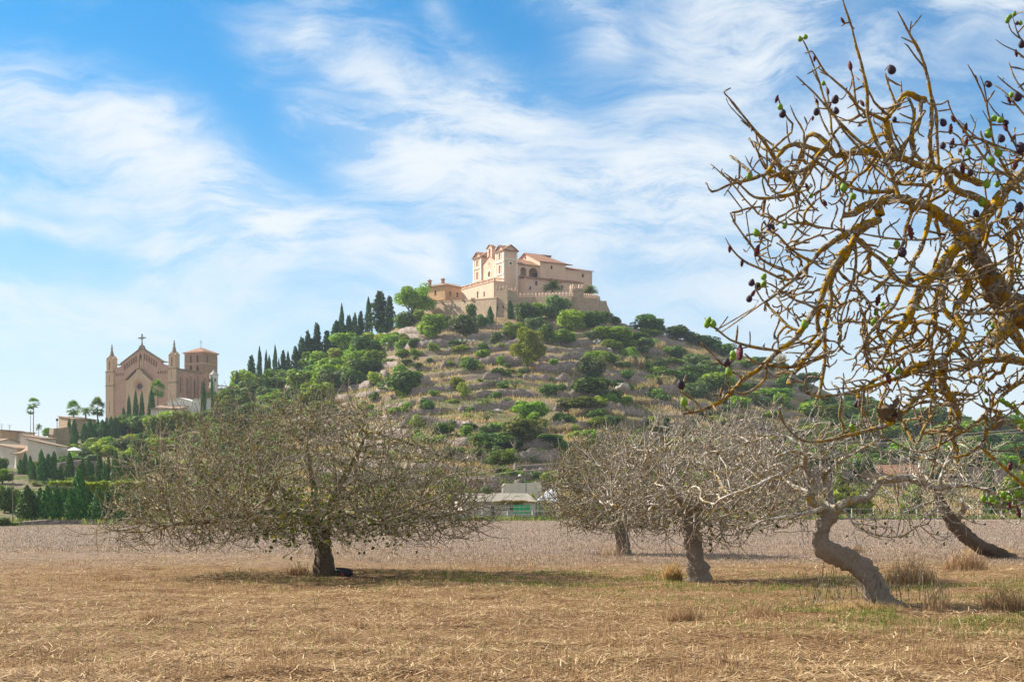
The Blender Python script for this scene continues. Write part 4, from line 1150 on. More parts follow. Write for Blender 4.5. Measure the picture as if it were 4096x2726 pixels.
# ---- ochre hospice beside it
def build_hospice():
    p, q = WC(470, 620, 479), WC(770, 640, 490)
    fr = Frame((p.x, p.y), ((q - p).x, (q - p).y), (-(q - p).y, (q - p).x))
    d = (Vector((q.x, q.y)) - Vector((p.x, p.y))).length
    root = empty('hospice', fr(6, 4, 68), 0, 'ochre two storey house with hipped tile roof left of the hilltop church', 'house')
    w = MB(fr)
    room(w, 0, d, 0, 9.5, 66, 76.6, 0.4, f=[(4.5, 0.8, 73.6, 75.2, 'rect'), (4.0, 2.0, 69.5, 72.0, 'arch')], s=[(2.6, 0.85, 73.4, 74.8, 'rect'), (6.2, 1.0, 73.1, 74.9, 'rect'), (2.6, 1.2, 69.6, 70.6, 'rect'), (9.5, 0.8, 73.4, 74.6, 'rect')])
    w.build('wall', M['house_ochre'], root)
    r = MB(fr)
    h = 78.3
    c = [(-0.5, -0.5, 76.6), (d + 0.5, -0.5, 76.6), (d + 0.5, 10, 76.6), (-0.5, 10, 76.6)]
    A, B = (4.5, 4.7, h), (d - 4.5, 4.7, h)
    for pl in ([c[0], c[1], B, A], [c[2], c[3], A, B], [c[3], c[0], A], [c[1], c[2], B]): r.slab(pl, 0.22)
    ro = r.build('roof', M['tiles_pale'], root)
    for (x, y) in ((2.2, 3.0), (1.5, 8.5)):
        k = MB(fr); k.box(x - 0.4, x + 0.4, y - 0.4, y + 0.4, 76.9, 79.0); k.box(x - 0.6, x + 0.6, y - 0.6, y + 0.6, 79.0, 79.2); k.quadbox([(x - 0.55, y - 0.55, 79.2), (x + 0.55, y - 0.55, 79.2), (x + 0.55, y + 0.55, 79.2), (x - 0.55, y + 0.55, 79.2)], [(x - 0.1, y - 0.1, 79.6), (x + 0.1, y - 0.1, 79.6), (x + 0.1, y + 0.1, 79.6), (x - 0.1, y + 0.1, 79.6)])
        k.build('chimney', M['tiles'], ro if False else root)
    for s, z0, z1 in ((2.6, 73.3, 74.9), (6.2, 73.0, 75.0), (2.6, 69.5, 70.7), (9.5, 73.3, 74.7)):
        g = MB(fr); g.box(s - 0.6, s + 0.6, 0.22, 0.28, z0, z1); g.build('window', M['brown_wood'] if s < 6 else M['glass'], root)
    t = MB(fr); t.box(6.2 - 0.75, 6.2 + 0.75, -0.1, -0.003, 74.92, 75.1); t.box(6.2 - 0.75, 6.2 + 0.75, -0.1, -0.003, 72.85, 73.08); t.build('window_sill', M['castle_plaster'], root)
    # low annex with a wayside cross
    p = WC(200, 760, 476); q = WC(355, 760, 478)
    fr2 = Frame((p.x, p.y), ((q - p).x, (q - p).y), (-(q - p).y, (q - p).x))
    an = empty('annex', (p.x, p.y, 66), 0, 'low tan annex wall at the left end of the hilltop court', 'annex')
    w = MB(fr2); w.wall((0, 0), (9.5, 0), 66, 71.6, 0.5, (0, 1), [(7.0, 1.4, 68, 70.3, 'arch'), (4.4, 0.8, 69.4, 70.3, 'rect')], top=lambda s: 70.4 + 0.16 * s); w.box(0, 9.5, 0.5, 5, 66, 70.2); w.build('wall', M['tan_render'], an)
    cr = empty('wayside_cross', WC(297, 800, 470.5), 0, 'slim dark cross standing at the left end of the castle wall', 'cross')
    b = MB(); z = WC(297, 822, 470.5); x, y = z.x, z.y
    b.box(x - 0.09, x + 0.09, y - 0.09, y + 0.09, 69.0, 72.0); b.build('post', M['iron'], cr)
    b = MB(); b.box(x - 0.62, x + 0.62, y - 0.08, y + 0.08, 71.1, 71.3); b.build('crossbar', M['iron'], cr)
build_hospice()

# ---- ramparts
def rampart(name, label, pts, th, mat, parent=None, cap=None, merlon=None):
    """pts: (zx, depth, zy_top); a thick masonry wall, foot well below the slope"""
    root = empty(name, WC(pts[0][0], pts[0][2], pts[0][1]) - Vector((0, 0, 8)), 0, label, 'rampart')
    w = MB(); c = MB(); k = MB()
    P3 = [WC(a, z, y) for a, y, z in pts]
    for p, q in zip(P3[:-1], P3[1:]):
        d = Vector((q.x - p.x, q.y - p.y)).normalized(); n = Vector((-d.y, d.x)) * th; bt = Vector((d.y, -d.x)) * 0.8
        w.quadbox([(p.x + bt.x, p.y + bt.y, 52), (q.x + bt.x, q.y + bt.y, 52), (q.x + n.x, q.y + n.y, 52), (p.x + n.x, p.y + n.y, 52)],
                  [(p.x, p.y, p.z), (q.x, q.y, q.z), (q.x + n.x, q.y + n.y, q.z), (p.x + n.x, p.y + n.y, p.z)])
        if cap:
            e = Vector((d.y, -d.x)) * 0.12
            c.quadbox([(p.x + e.x, p.y + e.y, p.z + 0.004), (q.x + e.x, q.y + e.y, q.z + 0.004), (q.x + n.x, q.y + n.y, q.z + 0.004), (p.x + n.x, p.y + n.y, p.z + 0.004)],
                      [(p.x + e.x, p.y + e.y, p.z + cap), (q.x + e.x, q.y + e.y, q.z + cap), (q.x + n.x, q.y + n.y, q.z + cap), (p.x + n.x, p.y + n.y, p.z + cap)])
    w.build('wall', mat, root)
    if cap: c.build('coping', M['tan_render'], root)
    if merlon:
        for p, q in zip(P3[:-1], P3[1:]):
            l = Vector((q.x - p.x, q.y - p.y)).length; d = Vector((q.x - p.x, q.y - p.y)) / l; n = Vector((-d.y, d.x))
            m = int(l / merlon)
            for i in range(m):
                s = (i + 0.5) * l / m; z = p.z + (q.z - p.z) * s / l
                o = Vector((p.x, p.y)) + d * s
                b = MB(Frame(o, d, n)); b.quadbox([(-0.37, 0, z - 0.05), (0.37, 0, z - 0.05), (0.37, 0.5, z - 0.05), (-0.37, 0.5, z - 0.05)], [(-0.37, 0, z + 0.95), (0.37, 0, z + 0.95), (0.37, 0.5, z + 0.95), (-0.37, 0.5, z + 0.95)])
                b.quadbox([(-0.37, 0, z + 0.952), (0.37, 0, z + 0.952), (0.37, 0.5, z + 0.952), (-0.37, 0.5, z + 0.952)], [(-0.03, 0.2, z + 1.35), (0.03, 0.2, z + 1.35), (0.03, 0.3, z + 1.35), (-0.03, 0.3, z + 1.35)])
                b.build('merlon', M['castle_plaster'], root)
    return root
lw = rampart('rampart', 'long tan stone retaining wall with coping left of the square tower', [(228, 472, 828), (515, 461, 797), (740, 452, 785), (1010, 443, 762)], 1.4, M['rampart'], cap=0.25)
for (a, y, z) in ((295, 469.3, 812), (365, 466.7, 805), (447, 463.5, 797), (545, 459.7, 782), (670, 454.7, 776), (765, 451, 772)):
    p = WC(a, z, y); b = MB()
    b.box(p.x - 0.75, p.x + 0.75, p.y + 0.1, p.y + 0.6, p.z - 0.4, p.z + 0.35)
    b.build('parapet', M['tan_render'], lw)
rampart('crenellated_wall', 'crenellated tan wall between the square tower and the round turret', [(1110, 459, 752), (1400, 455, 752), (1790, 447, 742)], 1.2, M['rampart'], merlon=1.28)
rampart('crenellated_wall', 'crenellated wall right of the round turret, turning away at the cliff', [(1905, 450, 752), (2060, 458, 765), (2095, 466, 790)], 1.2, M['rampart'], merlon=1.2)
rampart('ruined_wall', 'rough ruined end of the castle wall dropping to the right cliff', [(2085, 463, 785), (2125, 466, 792), (2155, 469, 790), (2165, 470, 830), (2200, 473, 910)], 2.5, M['rampart'])

def build_square_tower():
    p, q = WC(996, 690, 444.0), WC(1121, 690, 441.2)
    d = Vector((q.x - p.x, q.y - p.y)); w = d.length
    fr = Frame((p.x, p.y), d, Vector((-d.y, d.x)))
    zt, zb = p.z, 52.0
    root = empty('square_tower', (p.x, p.y, 58), 0, 'tall tapering square stone tower in the castle wall, battlements on top', 'tower')
    e = 0.75
    MB(fr).quadbox([(-e, -e, zb), (w + e, -e, zb), (w + e, 6.0, zb), (-e, 6.0, zb)], [(0, 0, zt), (w, 0, zt), (w, 5.0, zt), (0, 5.0, zt)]).build('wall', M['rampart'], root)
    for i in range(4):
        for y in (0, 4.5):
            x = i * (w - 0.62) / 3
            k = MB(fr); k.box(x, x + 0.62, y, y + 0.5, zt + 0.003, zt + 0.95); k.quadbox([(x, y, zt + 0.953), (x + 0.62, y, zt + 0.953), (x + 0.62, y + 0.5, zt + 0.953), (x, y + 0.5, zt + 0.953)], [(x + 0.28, y + 0.2, zt + 1.4), (x + 0.34, y + 0.2, zt + 1.4), (x + 0.34, y + 0.3, zt + 1.4), (x + 0.28, y + 0.3, zt + 1.4)])
            k.build('merlon', M['rampart'], root)
    for x in (w * 0.25, w * 0.72):
        MB(fr).box(x - 0.1, x + 0.1, -0.55, 0.4, 63.6, 64.3).build('arrow_slit', M['dark'], root)
build_square_tower()

def build_turret():
    c = WC(1847, 700, 449.5); r = 4.25 / 2
    root = empty('round_turret', (c.x, c.y, 60), 0, 'round stone turret with battlements between the two palms', 'tower')
    zt = WC(0, 672, 449.5).z
    m = MB(); m.lathe(c.x, c.y, [(r * 1.12, 54), (r * 1.03, zt - 6), (r, zt - 0.9), (r * 1.04, zt - 0.8), (r * 1.04, zt), (r * 0.8, zt), (r * 0.8, zt - 0.5)], 24); m.build('wall', M['rampart'], root)
    for i in range(11):
        a = i * 6.283 / 11; fr = Frame((c.x + math.cos(a) * r * 0.93, c.y + math.sin(a) * r * 0.93), (-math.sin(a), math.cos(a)), (math.cos(a), math.sin(a)))
        k = MB(fr); k.box(-0.33, 0.33, -0.2, 0.24, zt + 0.002, zt + 1.0); k.quadbox([(-0.33, -0.2, zt + 1.003), (0.33, -0.2, zt + 1.003), (0.33, 0.24, zt + 1.003), (-0.33, 0.24, zt + 1.003)], [(-0.03, -0.02, zt + 1.45), (0.03, -0.02, zt + 1.45), (0.03, 0.06, zt + 1.45), (-0.03, 0.06, zt + 1.45)]); k.build('merlon', M['castle_plaster'], root)
build_turret()

# ---- the parish church
PF = Frame(((707.9 - CX) / FPX * 425, 425), (-0.888, 0.460), (0.460, 0.888), 1.155)
def build_parish_church():
    root = empty('parish_church', PF(12, 12, 26), 0, 'large brown stone church with rose window, gabled front and two pinnacles', 'church')
    zb = 22
    f = lambda s, off, z: (s, -off, z)
    arc = [(0.375 * 0 + q, h) for q, h in ()]
    # blind arches climb the gable; s grows to the left
    gx = [(1245 - zx) / 1065 * 24 for zx in (460, 493, 528, 563, 598, 631, 762, 796, 832, 866, 902, 937)]
    def gab(s):
        e = abs(s - 12)
        return 50.0 - e * 0.62 if e < 7 else 44.9 - (e - 7) * 0.28
    ops = [(s - 0.0, 0.5, gab(s) - 2.85, gab(s) - 1.0, 'arch') for s in gx]
    ops += [(12.2, 1.25, 42.6, 48.6, 'point')]
    ops += [(s, 0.4, 42.0, 42.85, 'arch') for s in [3.1 + i * 0.78 for i in range(5)] + [18.3 + i * 0.78 for i in range(4)]]
    w = MB(PF)
    w.wall((0, 0), (24, 0), zb, 43, 0.8, (0, 1), ops, top=gab, step=24)
    # long side with tall pointed windows, far side, back
    w.wall((0, 0.8), (0, 13.6), zb, 43.2, 0.8, (1, 0), [(0.9, 0.75, 36.2, 41.2, 'point'), (3.6, 0.85, 35.2, 41.0, 'point'), (7.1, 0.85, 34.8, 40.8, 'point'), (10.8, 0.8, 37.6, 40.4, 'point')])
    w.wall((24, 0.8), (24, 13.6), zb, 43.2, 0.8, (-1, 0))
    w.wall((0.8, 13.6), (23.2, 13.6), zb, 43.2, 0.8, (0, -1), top=lambda s: 44.6 - abs(s - 11.2) * 0.12)
    for t in (2.9, 6.2, 9.6, 13.0):
        w.quadbox([(-1.1, t - 0.35, zb), (-0.003, t - 0.35, zb), (-0.003, t + 0.35, zb), (-1.1, t + 0.35, zb)], [(-0.7, t - 0.35, 41.2), (-0.003, t - 0.35, 42.0), (-0.003, t + 0.35, 42.0), (-0.7, t + 0.35, 41.2)])
    w.build('wall', M['church'], root)
    MB(PF).wall((5.6, 0.55), (18.4, 0.55), 42.0, 43, 0.15, (0, 1), (), top=lambda s: gab(s + 5.6) - 0.5, step=24).build('arcade_back', M['lichen_stone'], root)  # darker stone used here to paint shade into the blind arches
    # porch gable of smooth ashlar with the rose
    pw = MB(PF)
    pgab = lambda s: 43.6 - abs(s - 4.35) * 0.86 if abs(s - 4.35) > 0.85 else 43.6
    pw.wall((8.05, -0.7), (16.75, -0.7), zb, 40, 0.695, (0, 1), [(4.05, 2.9, 36.95, 39.85, 'round')], top=pgab, step=40)
    po = pw.build('porch', M['church_smooth'], root)
    t = MB(PF)
    fp = lambda s, off, z: (s, -0.7 - off, z)
    for fw, w2, th in ((0.35, 4.6, 0.10), (0.3, 3.7, 0.16)): arch_ring(t, fp, 12.1, w2, 38.4 - w2 / 2, 38.4 + w2 / 2, 0.003, th, fw, 'round')
    t.build('rose_moulding', M['church_smooth'], po)
    ro = MB(PF); arch_ring(ro, lambda s, off, z: (s, -0.45 - off, z), 12.1, 1.9, 37.45, 39.35, 0.0, 0.1, 0.48, 'round'); ro.build('rose_ring', M['red_brick'], po)
    tr = MB(PF)
    for i in range(16):
        a = i * math.pi / 8
        tr.bar((12.1 + math.cos(a) * 0.9, -0.55, 38.4 + math.sin(a) * 0.9), (12.1 + math.cos(a) * 1.42, -0.57, 38.4 + math.sin(a) * 1.42), 0.07, 4)
    tr.build('rose_tracery', M['white_trim'], po)
    gl = MB(PF); gl.box(10.4, 13.8, -0.36, -0.30, 36.8, 40.0); gl.build('rose_glass', M['glass'], po)
    def cop_box(*q): MB(PF).box(*q).build('coping', M['lichen_stone'], root)
    def rake(s0, z0, s1, z1, off, th, wd):
        mb = MB(PF)
        mb.quadbox([(s0, off, z0), (s1, off, z1), (s1, off + wd, z1), (s0, off + wd, z0)], [(s0, off, z0 + th), (s1, off, z1 + th), (s1, off + wd, z1 + th), (s0, off + wd, z0 + th)]); mb.build('coping', M['lichen_stone'], root)
    for (s0, s1) in ((12, 4.9), (12, 19.1)): rake(s0, 50.0, s1, 50.0 - abs(s0 - s1) * 0.62, -0.25, 0.3, 1.2)
    cop_box(3.6, 5.2, -0.25, 0.95, 45.35, 45.62); cop_box(18.8, 20.4, -0.25, 0.95, 45.35, 45.62)
    for s1 in (8.0, 16.8): rake(12.4 + (0.85 if s1 > 12 else -0.85), 43.62, s1, 43.62 - (abs(s1 - 12.4) - 0.85) * 0.86, -0.95, 0.22, 0.9)
    cop_box(11.55, 13.25, -0.95, -0.05, 43.62, 43.84)
    for s0 in (0, 21.3):
        for z in (28.9 if s0 > 5 else 30, 39.0, 43.2): cop_box(s0 - 0.12, s0 + 2.82, -0.62, 0.9, z, z + 0.25)
    # corner piers
    for s0 in (0, 21.3): MB(PF).wall((s0, -0.5), (s0 + 2.7, -0.5), zb, 43.2, 1.3, (0, 1), [(1.35, 0.24, 31.0, 34.5, 'rect'), (1.35, 0.24, 40.2, 42.4, 'rect')]).build('corner_pier', M['church_smooth'], root)
    # pinnacles
    for s0 in (0.02, 21.32):
        p = MB(PF); c = s0 + 1.35
        p.wall((s0 + 0.25, -0.45), (s0 + 2.45, -0.45), 43.45, 47.4, 0.4, (0, 1), [(1.1, 0.62, 43.9, 46.7, 'point')])
        p.box(s0 + 0.25, s0 + 2.45, 0.05, 1.6, 43.45, 47.4)
        gable_fill(p, s0 + 0.15, s0 + 2.55, -0.55, 1.7, 47.4, 48.3, 'b'); gable_fill(p, s0 + 0.15, s0 + 2.55, -0.55, 1.7, 47.41, 48.3, 'a', 0.03)
        po2 = p.build('pinnacle', M['church_smooth'], root)
        q = MB(PF); q.lathe(c, 0.58, [(0.85, 47.9), (0.62, 48.6), (0.25, 50.2), (0.16, 50.4), (0.38, 50.55), (0.36, 50.75), (0.14, 50.95), (0.12, 51.2), (0.24, 51.35), (0.03, 51.95)], 8); q.build('spire', M['lichen_stone'], po2)
    # statue niche, gable cross
    n = MB(PF); n.box(11.3, 13.1, 0.55, 0.62, 42.5, 48.9); n.build('niche', M['church'], root)
    n = MB(PF); arch_ring(n, f, 12.2, 1.25, 42.6, 48.6, 0.003, 0.22, 0.28, 'point'); n.box(11.3, 13.1, -0.45, -0.003, 42.2, 42.6); n.build('niche_surround', M['church_smooth'], root)
    st = MB(PF); st.lathe(12.2, 0.15, [(0.42, 42.62), (0.34, 43.4), (0.26, 43.6), (0.30, 44.3), (0.36, 45.6), (0.30, 46.1), (0.12, 46.35), (0.20, 46.6), (0.14, 46.95), (0.03, 47.05)], 10); st.build('statue', M['church_smooth'], root, True)
    cr = MB(PF); cr.quadbox([(11.0, -0.25, 49.6), (13.0, -0.25, 49.6), (13.0, 0.9, 49.6), (11.0, 0.9, 49.6)], [(11.5, -0.1, 50.9), (12.5, -0.1, 50.9), (12.5, 0.7, 50.9), (11.5, 0.7, 50.9)])
    cr.lathe(12, 0.3, [(0.4, 50.9), (0.2, 51.3), (0.34, 51.5), (0.14, 51.7)], 8)
    cr.box(11.88, 12.12, 0.2, 0.4, 51.7, 54.1); cr.box(11.1, 12.9, 0.21, 0.39, 53.05, 53.3)
    for i in range(14):
        a, b = i * math.pi / 7, (i + 1) * math.pi / 7; cr.bar((12 + 0.52 * math.cos(a), 0.3, 53.17 + 0.52 * math.sin(a)), (12 + 0.52 * math.cos(b), 0.3, 53.17 + 0.52 * math.sin(b)), 0.08, 4)
    for s, z in ((11.0, 53.17), (13.0, 53.17), (12, 54.15)): cr.box(s - 0.2, s + 0.2, 0.18, 0.42, z - 0.2, z + 0.2)
    cr.build('gable_cross', M['lichen_stone'], root)
    r = MB(PF)
    r.slab([(-0.4, 0.8, 43.1), (12, 0.8, 45.3), (12, 13.9, 44.7), (-0.4, 13.9, 42.9)], 0.25); r.slab([(12, 0.8, 45.3), (24.4, 0.8, 43.1), (24.4, 13.9, 42.9), (12, 13.9, 44.7)], 0.25)
    r.build('roof', M['tiles_pale'], root)
    for t_ in (1.7, 4.4, 7.9, 11.6):
        g = MB(PF); g.box(0.42, 0.48, t_ - 0.6, t_ + 0.6, 34.2, 41.8); g.build('side_window', M['glass'], root)
    # bell tower
    bt = MB(PF)
    a0, a1, b0, b1 = 9.3, 15.8, 24.85, 32.0
    bo = [(1.95, 0.62, 48.0, 50.2, 'arch'), (4.3, 0.62, 48.0, 50.2, 'arch'), (1.95, 0.8, 45.3, 46.9, 'arch'), (4.3, 0.8, 45.3, 47.0, 'arch')]
    # front face is b = b0 here
    room(bt, a0, a1, b0, b1, zb, 51.0, 0.7, f=[(2.2, 0.7, 48.0, 50.2, 'arch')], s=bo, k=[(3.4, 0.8, 48.0, 50.2, 'arch')], l=bo)
    bto = bt.build('bell_tower', M['tower_stone'], root)
    t = MB(PF); t.box(a0 - 0.1, a1 + 0.1, b0 - 0.1, b1 + 0.1, 47.5, 47.7); t.box(a0 - 0.25, a1 + 0.25, b0 - 0.25, b1 + 0.25, 50.85, 51.1); t.build('string_course', M['church_smooth'], bto)
    c = [(a0 - 0.45, b0 - 0.45, 51.1), (a1 + 0.45, b0 - 0.45, 51.1), (a1 + 0.45, b1 + 0.45, 51.1), (a0 - 0.45, b1 + 0.45, 51.1)]; ap = ((a0 + a1) / 2, (b0 + b1) / 2, 53.0)
    r = MB(PF)
    for i in range(4): r.slab([c[i], c[(i + 1) % 4], ap], 0.15)
    r.build('tower_roof', M['tiles'], bto)
    k = MB(PF); k.bar((ap[0], ap[1], 53), (ap[0], ap[1], 55.6), 0.06, 4); k.bar((ap[0] - 0.55, ap[1], 54.9), (ap[0] + 0.55, ap[1], 54.9), 0.05, 4); k.build('iron_cross', M['iron'], bto)
    # apse parts beyond the nave on the right
    e = MB(PF)
    e.box(1.0, 12, 13.61, 20.5, zb, 39.5); e.box(-3.2, -0.02, 9.9, 15.5, zb, 36.2); e.box(-2.0, -0.02, 3.4, 9.2, zb, 33.4); e.box(-5.5, 0.9, 17.0, 22.0, zb, 38.6)
    e.build('apse', M['church_smooth'], root)
    r = MB(PF)
    r.slab([(0.7, 13.3, 39.5), (12, 13.3, 40.6), (12, 20.8, 40.6), (0.7, 20.8, 39.5)], 0.2); r.slab([(-6, 16.7, 38.6), (0.9, 16.7, 39.8), (0.9, 22.4, 39.8), (-6, 22.4, 38.6)], 0.2); r.slab([(-3.7, 9.6, 36.2), (-0.02, 9.6, 37.3), (-0.02, 15.8, 37.3), (-3.7, 15.8, 36.2)], 0.2); r.slab([(-2.4, 3.1, 33.4), (-0.02, 3.1, 34.2), (-0.02, 9.4, 34.2), (-2.4, 9.4, 33.4)], 0.2)
    r.build('apse_roof', M['tiles'], root)
    # white lantern turret
    tu = MB(PF); tu.lathe(-1.6, 14.8, [(1.15, 33), (1.15, 42.2), (1.3, 42.25), (1.3, 42.5), (1.15, 42.52)], 12)
    to = tu.build('lantern_turret', M['whitewash'], root)
    tu = MB(PF); tu.lathe(-1.6, 14.8, [(1.4, 42.52), (0.75, 43.2), (0.2, 43.8), (0.06, 44.4)], 12); tu.build('turret_roof', M['concrete'], to)
    for a in (-2.6, -1.7, -0.9):
        fr = PF(-1.6 + 1.0 * math.cos(a), 14.8 + 1.12 * math.sin(a), 0); k = MB(); k.box(fr[0] - 0.22, fr[0] + 0.22, fr[1] - 0.22, fr[1] + 0.22, 40.3, 41.3); k.build('turret_window', M['dark'], to)
build_parish_church()

def simple_house(name, label, p, q, depth, z0, ze, zr, wall, roof, windows=(), along='a', end_windows=(), cat='house', lean=False, inward=1):
    """p, q: world plan points of the front eave; windows: (s, w, zb, zt)"""
    d = Vector((q[0] - p[0], q[1] - p[1])); ln = d.length
    fr = Frame(p, d, Vector((-d.y, d.x)) * inward)
    root = empty(name, (p[0], p[1], z0), 0, label, cat)
    w = MB(fr)
    room(w, 0, ln, 0, depth, z0 - 3, ze, 0.3, s=[(*x, 'rect') for x in windows], f=[(*x, 'rect') for x in end_windows])
    if not lean:
        gable_fill(w, 0, ln, 0, depth, ze, zr, along)
    else:
        w.quadbox([(0.02, 0.02, ze), (0.02, depth - 0.02, ze), (0.02, depth - 0.02, zr)], [(ln - 0.02, 0.02, ze), (ln - 0.02, depth - 0.02, ze), (ln - 0.02, depth - 0.02, zr)])
    w.build('wall', wall, root)
    r = MB(fr)
    if lean: r.slab([(-0.3, -0.4, ze - 0.05), (ln + 0.3, -0.4, ze - 0.05), (ln + 0.3, depth + 0.2, zr + 0.03), (-0.3, depth + 0.2, zr + 0.03)], 0.16)
    else: gable_roof(r, 0, ln, 0, depth, ze + 0.01, zr + 0.01, along, 0.3, 0.16)
    r.build('roof', roof, root)
    for (s, ww, zb, zt) in windows:
        g = MB(fr); g.box(s - ww / 2 - 0.1, s + ww / 2 + 0.1, 0.16, 0.2, zb - 0.1, zt + 0.1); g.build('window', M['brown_wood'], root)
    for (s, ww, zb, zt) in end_windows:
        g = MB(fr); g.box(0.16, 0.2, s - ww / 2 - 0.1, s + ww / 2 + 0.1, zb - 0.1, zt + 0.1); g.build('window', M['brown_wood'], root)
    return root

def WP(zx, zy, y): return P(380 + zx / 3.797, 1300 + zy / 3.797, y)
def WT(zx, zy, y): return P(zx / 2.489, 1500 + zy / 2.489, y)
def WM(zx, zy, y): return P(1700 + zx / 2.945, 1800 + zy / 2.945, y)
def WR(zx, zy, y): return P(3100 + zx / 2.366, 1600 + zy / 2.366, y)

# white cottages in front of the church
a, b = WP(1100, 1230, 400), WP(1490, 1230, 398)
simple_house('white_house', 'long low whitewashed house with shallow white gable before the church', a[:2], b[:2], 5, 22, WP(0, 1170, 399).z, WP(0, 1118, 402).z, M['whitewash'], M['whitewash'], [(5.0, 0.9, 27.4, 28.0)], 'b')
a, b = WP(845, 1290, 396), WP(1300, 1270, 394)
simple_house('tiled_house', 'low house with pale tiled roof and tiny chimney beneath the church front', a[:2], b[:2], 6, 21, WP(0, 1272, 395).z, WP(0, 1215, 400).z, M['cream'], M['tiles_pale'], (), 'a', lean=True)
a, b = WP(1480, 1240, 397), WP(1605, 1235, 396)
simple_house('white_house', 'small white cube house right of the church square', a[:2], b[:2], 5, 22, WP(0, 1105, 396).z, WP(0, 1095, 399).z, M['whitewash'], M['tiles_pale'], (), 'a', lean=True)

# village houses at the left edge
a, b = WT(162, 800, 300), WT(556, 700, 309)
h1 = simple_house('village_house', 'tall house with blank shaded side wall and two tall end windows', a[:2], b[:2], 7.5, 8, WT(0, 735, 304).z, WT(0, 690, 306).z, M['grey_render'], M['tiles_pale'], (), 'a', lean=True)
w = MB(); p = WT(60, 790, 303); q = WT(160, 785, 299.7); z1 = p.z
d = Vector((q.x - p.x, q.y - p.y)); frh = Frame((p.x, p.y), d, Vector((-d.y, d.x))); w.fr = frh
w.wall((0, 0), (d.length, 0), 5, z1, 0.4, (0, 1), [(d.length * 0.36, 0.42, z1 - 2.6, z1 - 0.6, 'rect'), (d.length * 0.70, 0.42, z1 - 2.6, z1 - 0.6, 'rect')]); w.build('end_wall', M['cream'], h1)
for s in (0.36, 0.70):
    g = MB(frh); g.box(d.length * s - 0.3, d.length * s + 0.3, 0.2, 0.25, z1 - 2.7, z1 - 0.5); g.build('window', M['tan_render'], h1)
w = MB(frh); w.slab([(-0.2, -0.3, z1 + 0.02), (d.length + 3.0, -0.3, z1 + 0.1), (d.length + 4, 3, z1 + 1.6), (1.5, 3.4, z1 + 1.5)], 0.15); w.build('lower_roof', M['tiles_pale'], h1)
# upper part with roof terrace
p, q = WT(400, 650, 308), WT(556, 620, 312)
simple_house('village_house', 'grey house with flat roof terrace and pale parapet beside the tall wall', p[:2], q[:2], 6, 10, WT(0, 632, 310).z, WT(0, 600, 312).z, M['grey_render'], M['tiles_pale'], (), 'a', lean=True)
p = WT(300, 700, 310); b = MB(); root = empty('roof_annex', (p.x, p.y, p.z), 0, 'cream stepped roof annex with parapet on the village houses', 'annex')
q = WT(415, 690, 309.2)
b.box(p.x, q.x, p.y - 0.5, p.y + 4, p.z - 6, WT(0, 640, 310).z); b.build('wall', M['cream'], root)
b = MB(); b.box(p.x + 1.2, p.x + 1.9, p.y - 0.9, p.y - 0.3, WT(0, 640, 310).z - 1, WT(0, 612, 310).z); b.build('chimney', M['cream'], root)
b = MB(); b.box(p.x - 0.1, q.x + 0.1, p.y - 0.8, p.y - 0.52, WT(0, 652, 310).z, WT(0, 638, 310).z + 0.2); b.build('parapet', M['whitewash'], root)
p, q = WT(-160, 690, 318), WT(330, 655, 330)
simple_house('village_house', 'wide house with plain shaded gable wall at the left edge', p[:2], q[:2], 10, 8, WT(0, 700, 322).z, WT(0, 640, 326).z, M['grey_render'], M['tiles_pale'], (), 'b')
p, q = WT(18, 600, 345), WT(225, 600, 352)
simple_house('village_house', 'square tan house topping the village at the left edge', p[:2], q[:2], 8, 14, WT(0, 552, 348).z, WT(0, 543, 350).z, M['tan_render'], M['tiles'], (), 'a', lean=True)
p, q = WT(215, 590, 350), WT(350, 590, 354)
simple_house('village_house', 'low house with dark tiled eaves behind the tall thin palms', p[:2], q[:2], 8, 14, WT(0, 570, 352).z, WT(0, 556, 354).z, M['cream'], M['tiles'], (), 'a', lean=True)
p, q = WT(556, 712, 296), WT(682, 690, 303)
simple_house('village_house', 'small cottage with pale pink tiled roof right of the village houses', p[:2], q[:2], 6, 8, WT(0, 708, 299).z, WT(0, 655, 303).z, M['grey_render'], M['tiles_pale'], (), 'a', lean=True)
p, q = WT(735, 480, 385), WT(960, 480, 390)
simple_house('village_house', 'pink tiled house behind the palms left of the church', p[:2], q[:2], 8, 20, WT(0, 440, 387).z, WT(0, 410, 390).z, M['tan_render'], M['tiles_pale'], (), 'a', lean=True)
def stone_wall(name, label, pts, th, zbot, mat, cat='wall'):
    w = MB()
    for p, q in zip(pts[:-1], pts[1:]):
        d = Vector((q.x - p.x, q.y - p.y)).normalized(); n = Vector((-d.y, d.x)) * th
        w.quadbox([(p.x, p.y, zbot), (q.x, q.y, zbot), (q.x + n.x, q.y + n.y, zbot), (p.x + n.x, p.y + n.y, zbot)], [(p.x, p.y, p.z), (q.x, q.y, q.z), (q.x + n.x, q.y + n.y, q.z), (p.x + n.x, p.y + n.y, p.z)])
    return tag(w.build(name, mat), label, cat, kind='thing')
stone_wall('stone_wall', 'brown sloping retaining wall under the church palms', [WT(530, 590, 345), WT(535, 530, 348), WT(672, 515, 356), WT(690, 520, 360)], 1.0, 10, M['rampart'])
stone_wall('stone_wall', 'low grey stone wall at the field edge before the cypress hedge', [WT(-60, 1470, 131), WT(180, 1462, 133), WT(500, 1436, 139), WT(860, 1440, 142), WT(1240, 1450, 146)], 0.6, -0.5, M['terrace_wall'])
stone_wall('stone_wall', 'long pale block wall along the verge behind the big fig tree', [WT(1240, 1484, 146.5), WT(1800, 1480, 160), WM(0, 735, 172), WM(440, 705, 186)], 0.4, -0.5, M['concrete'])
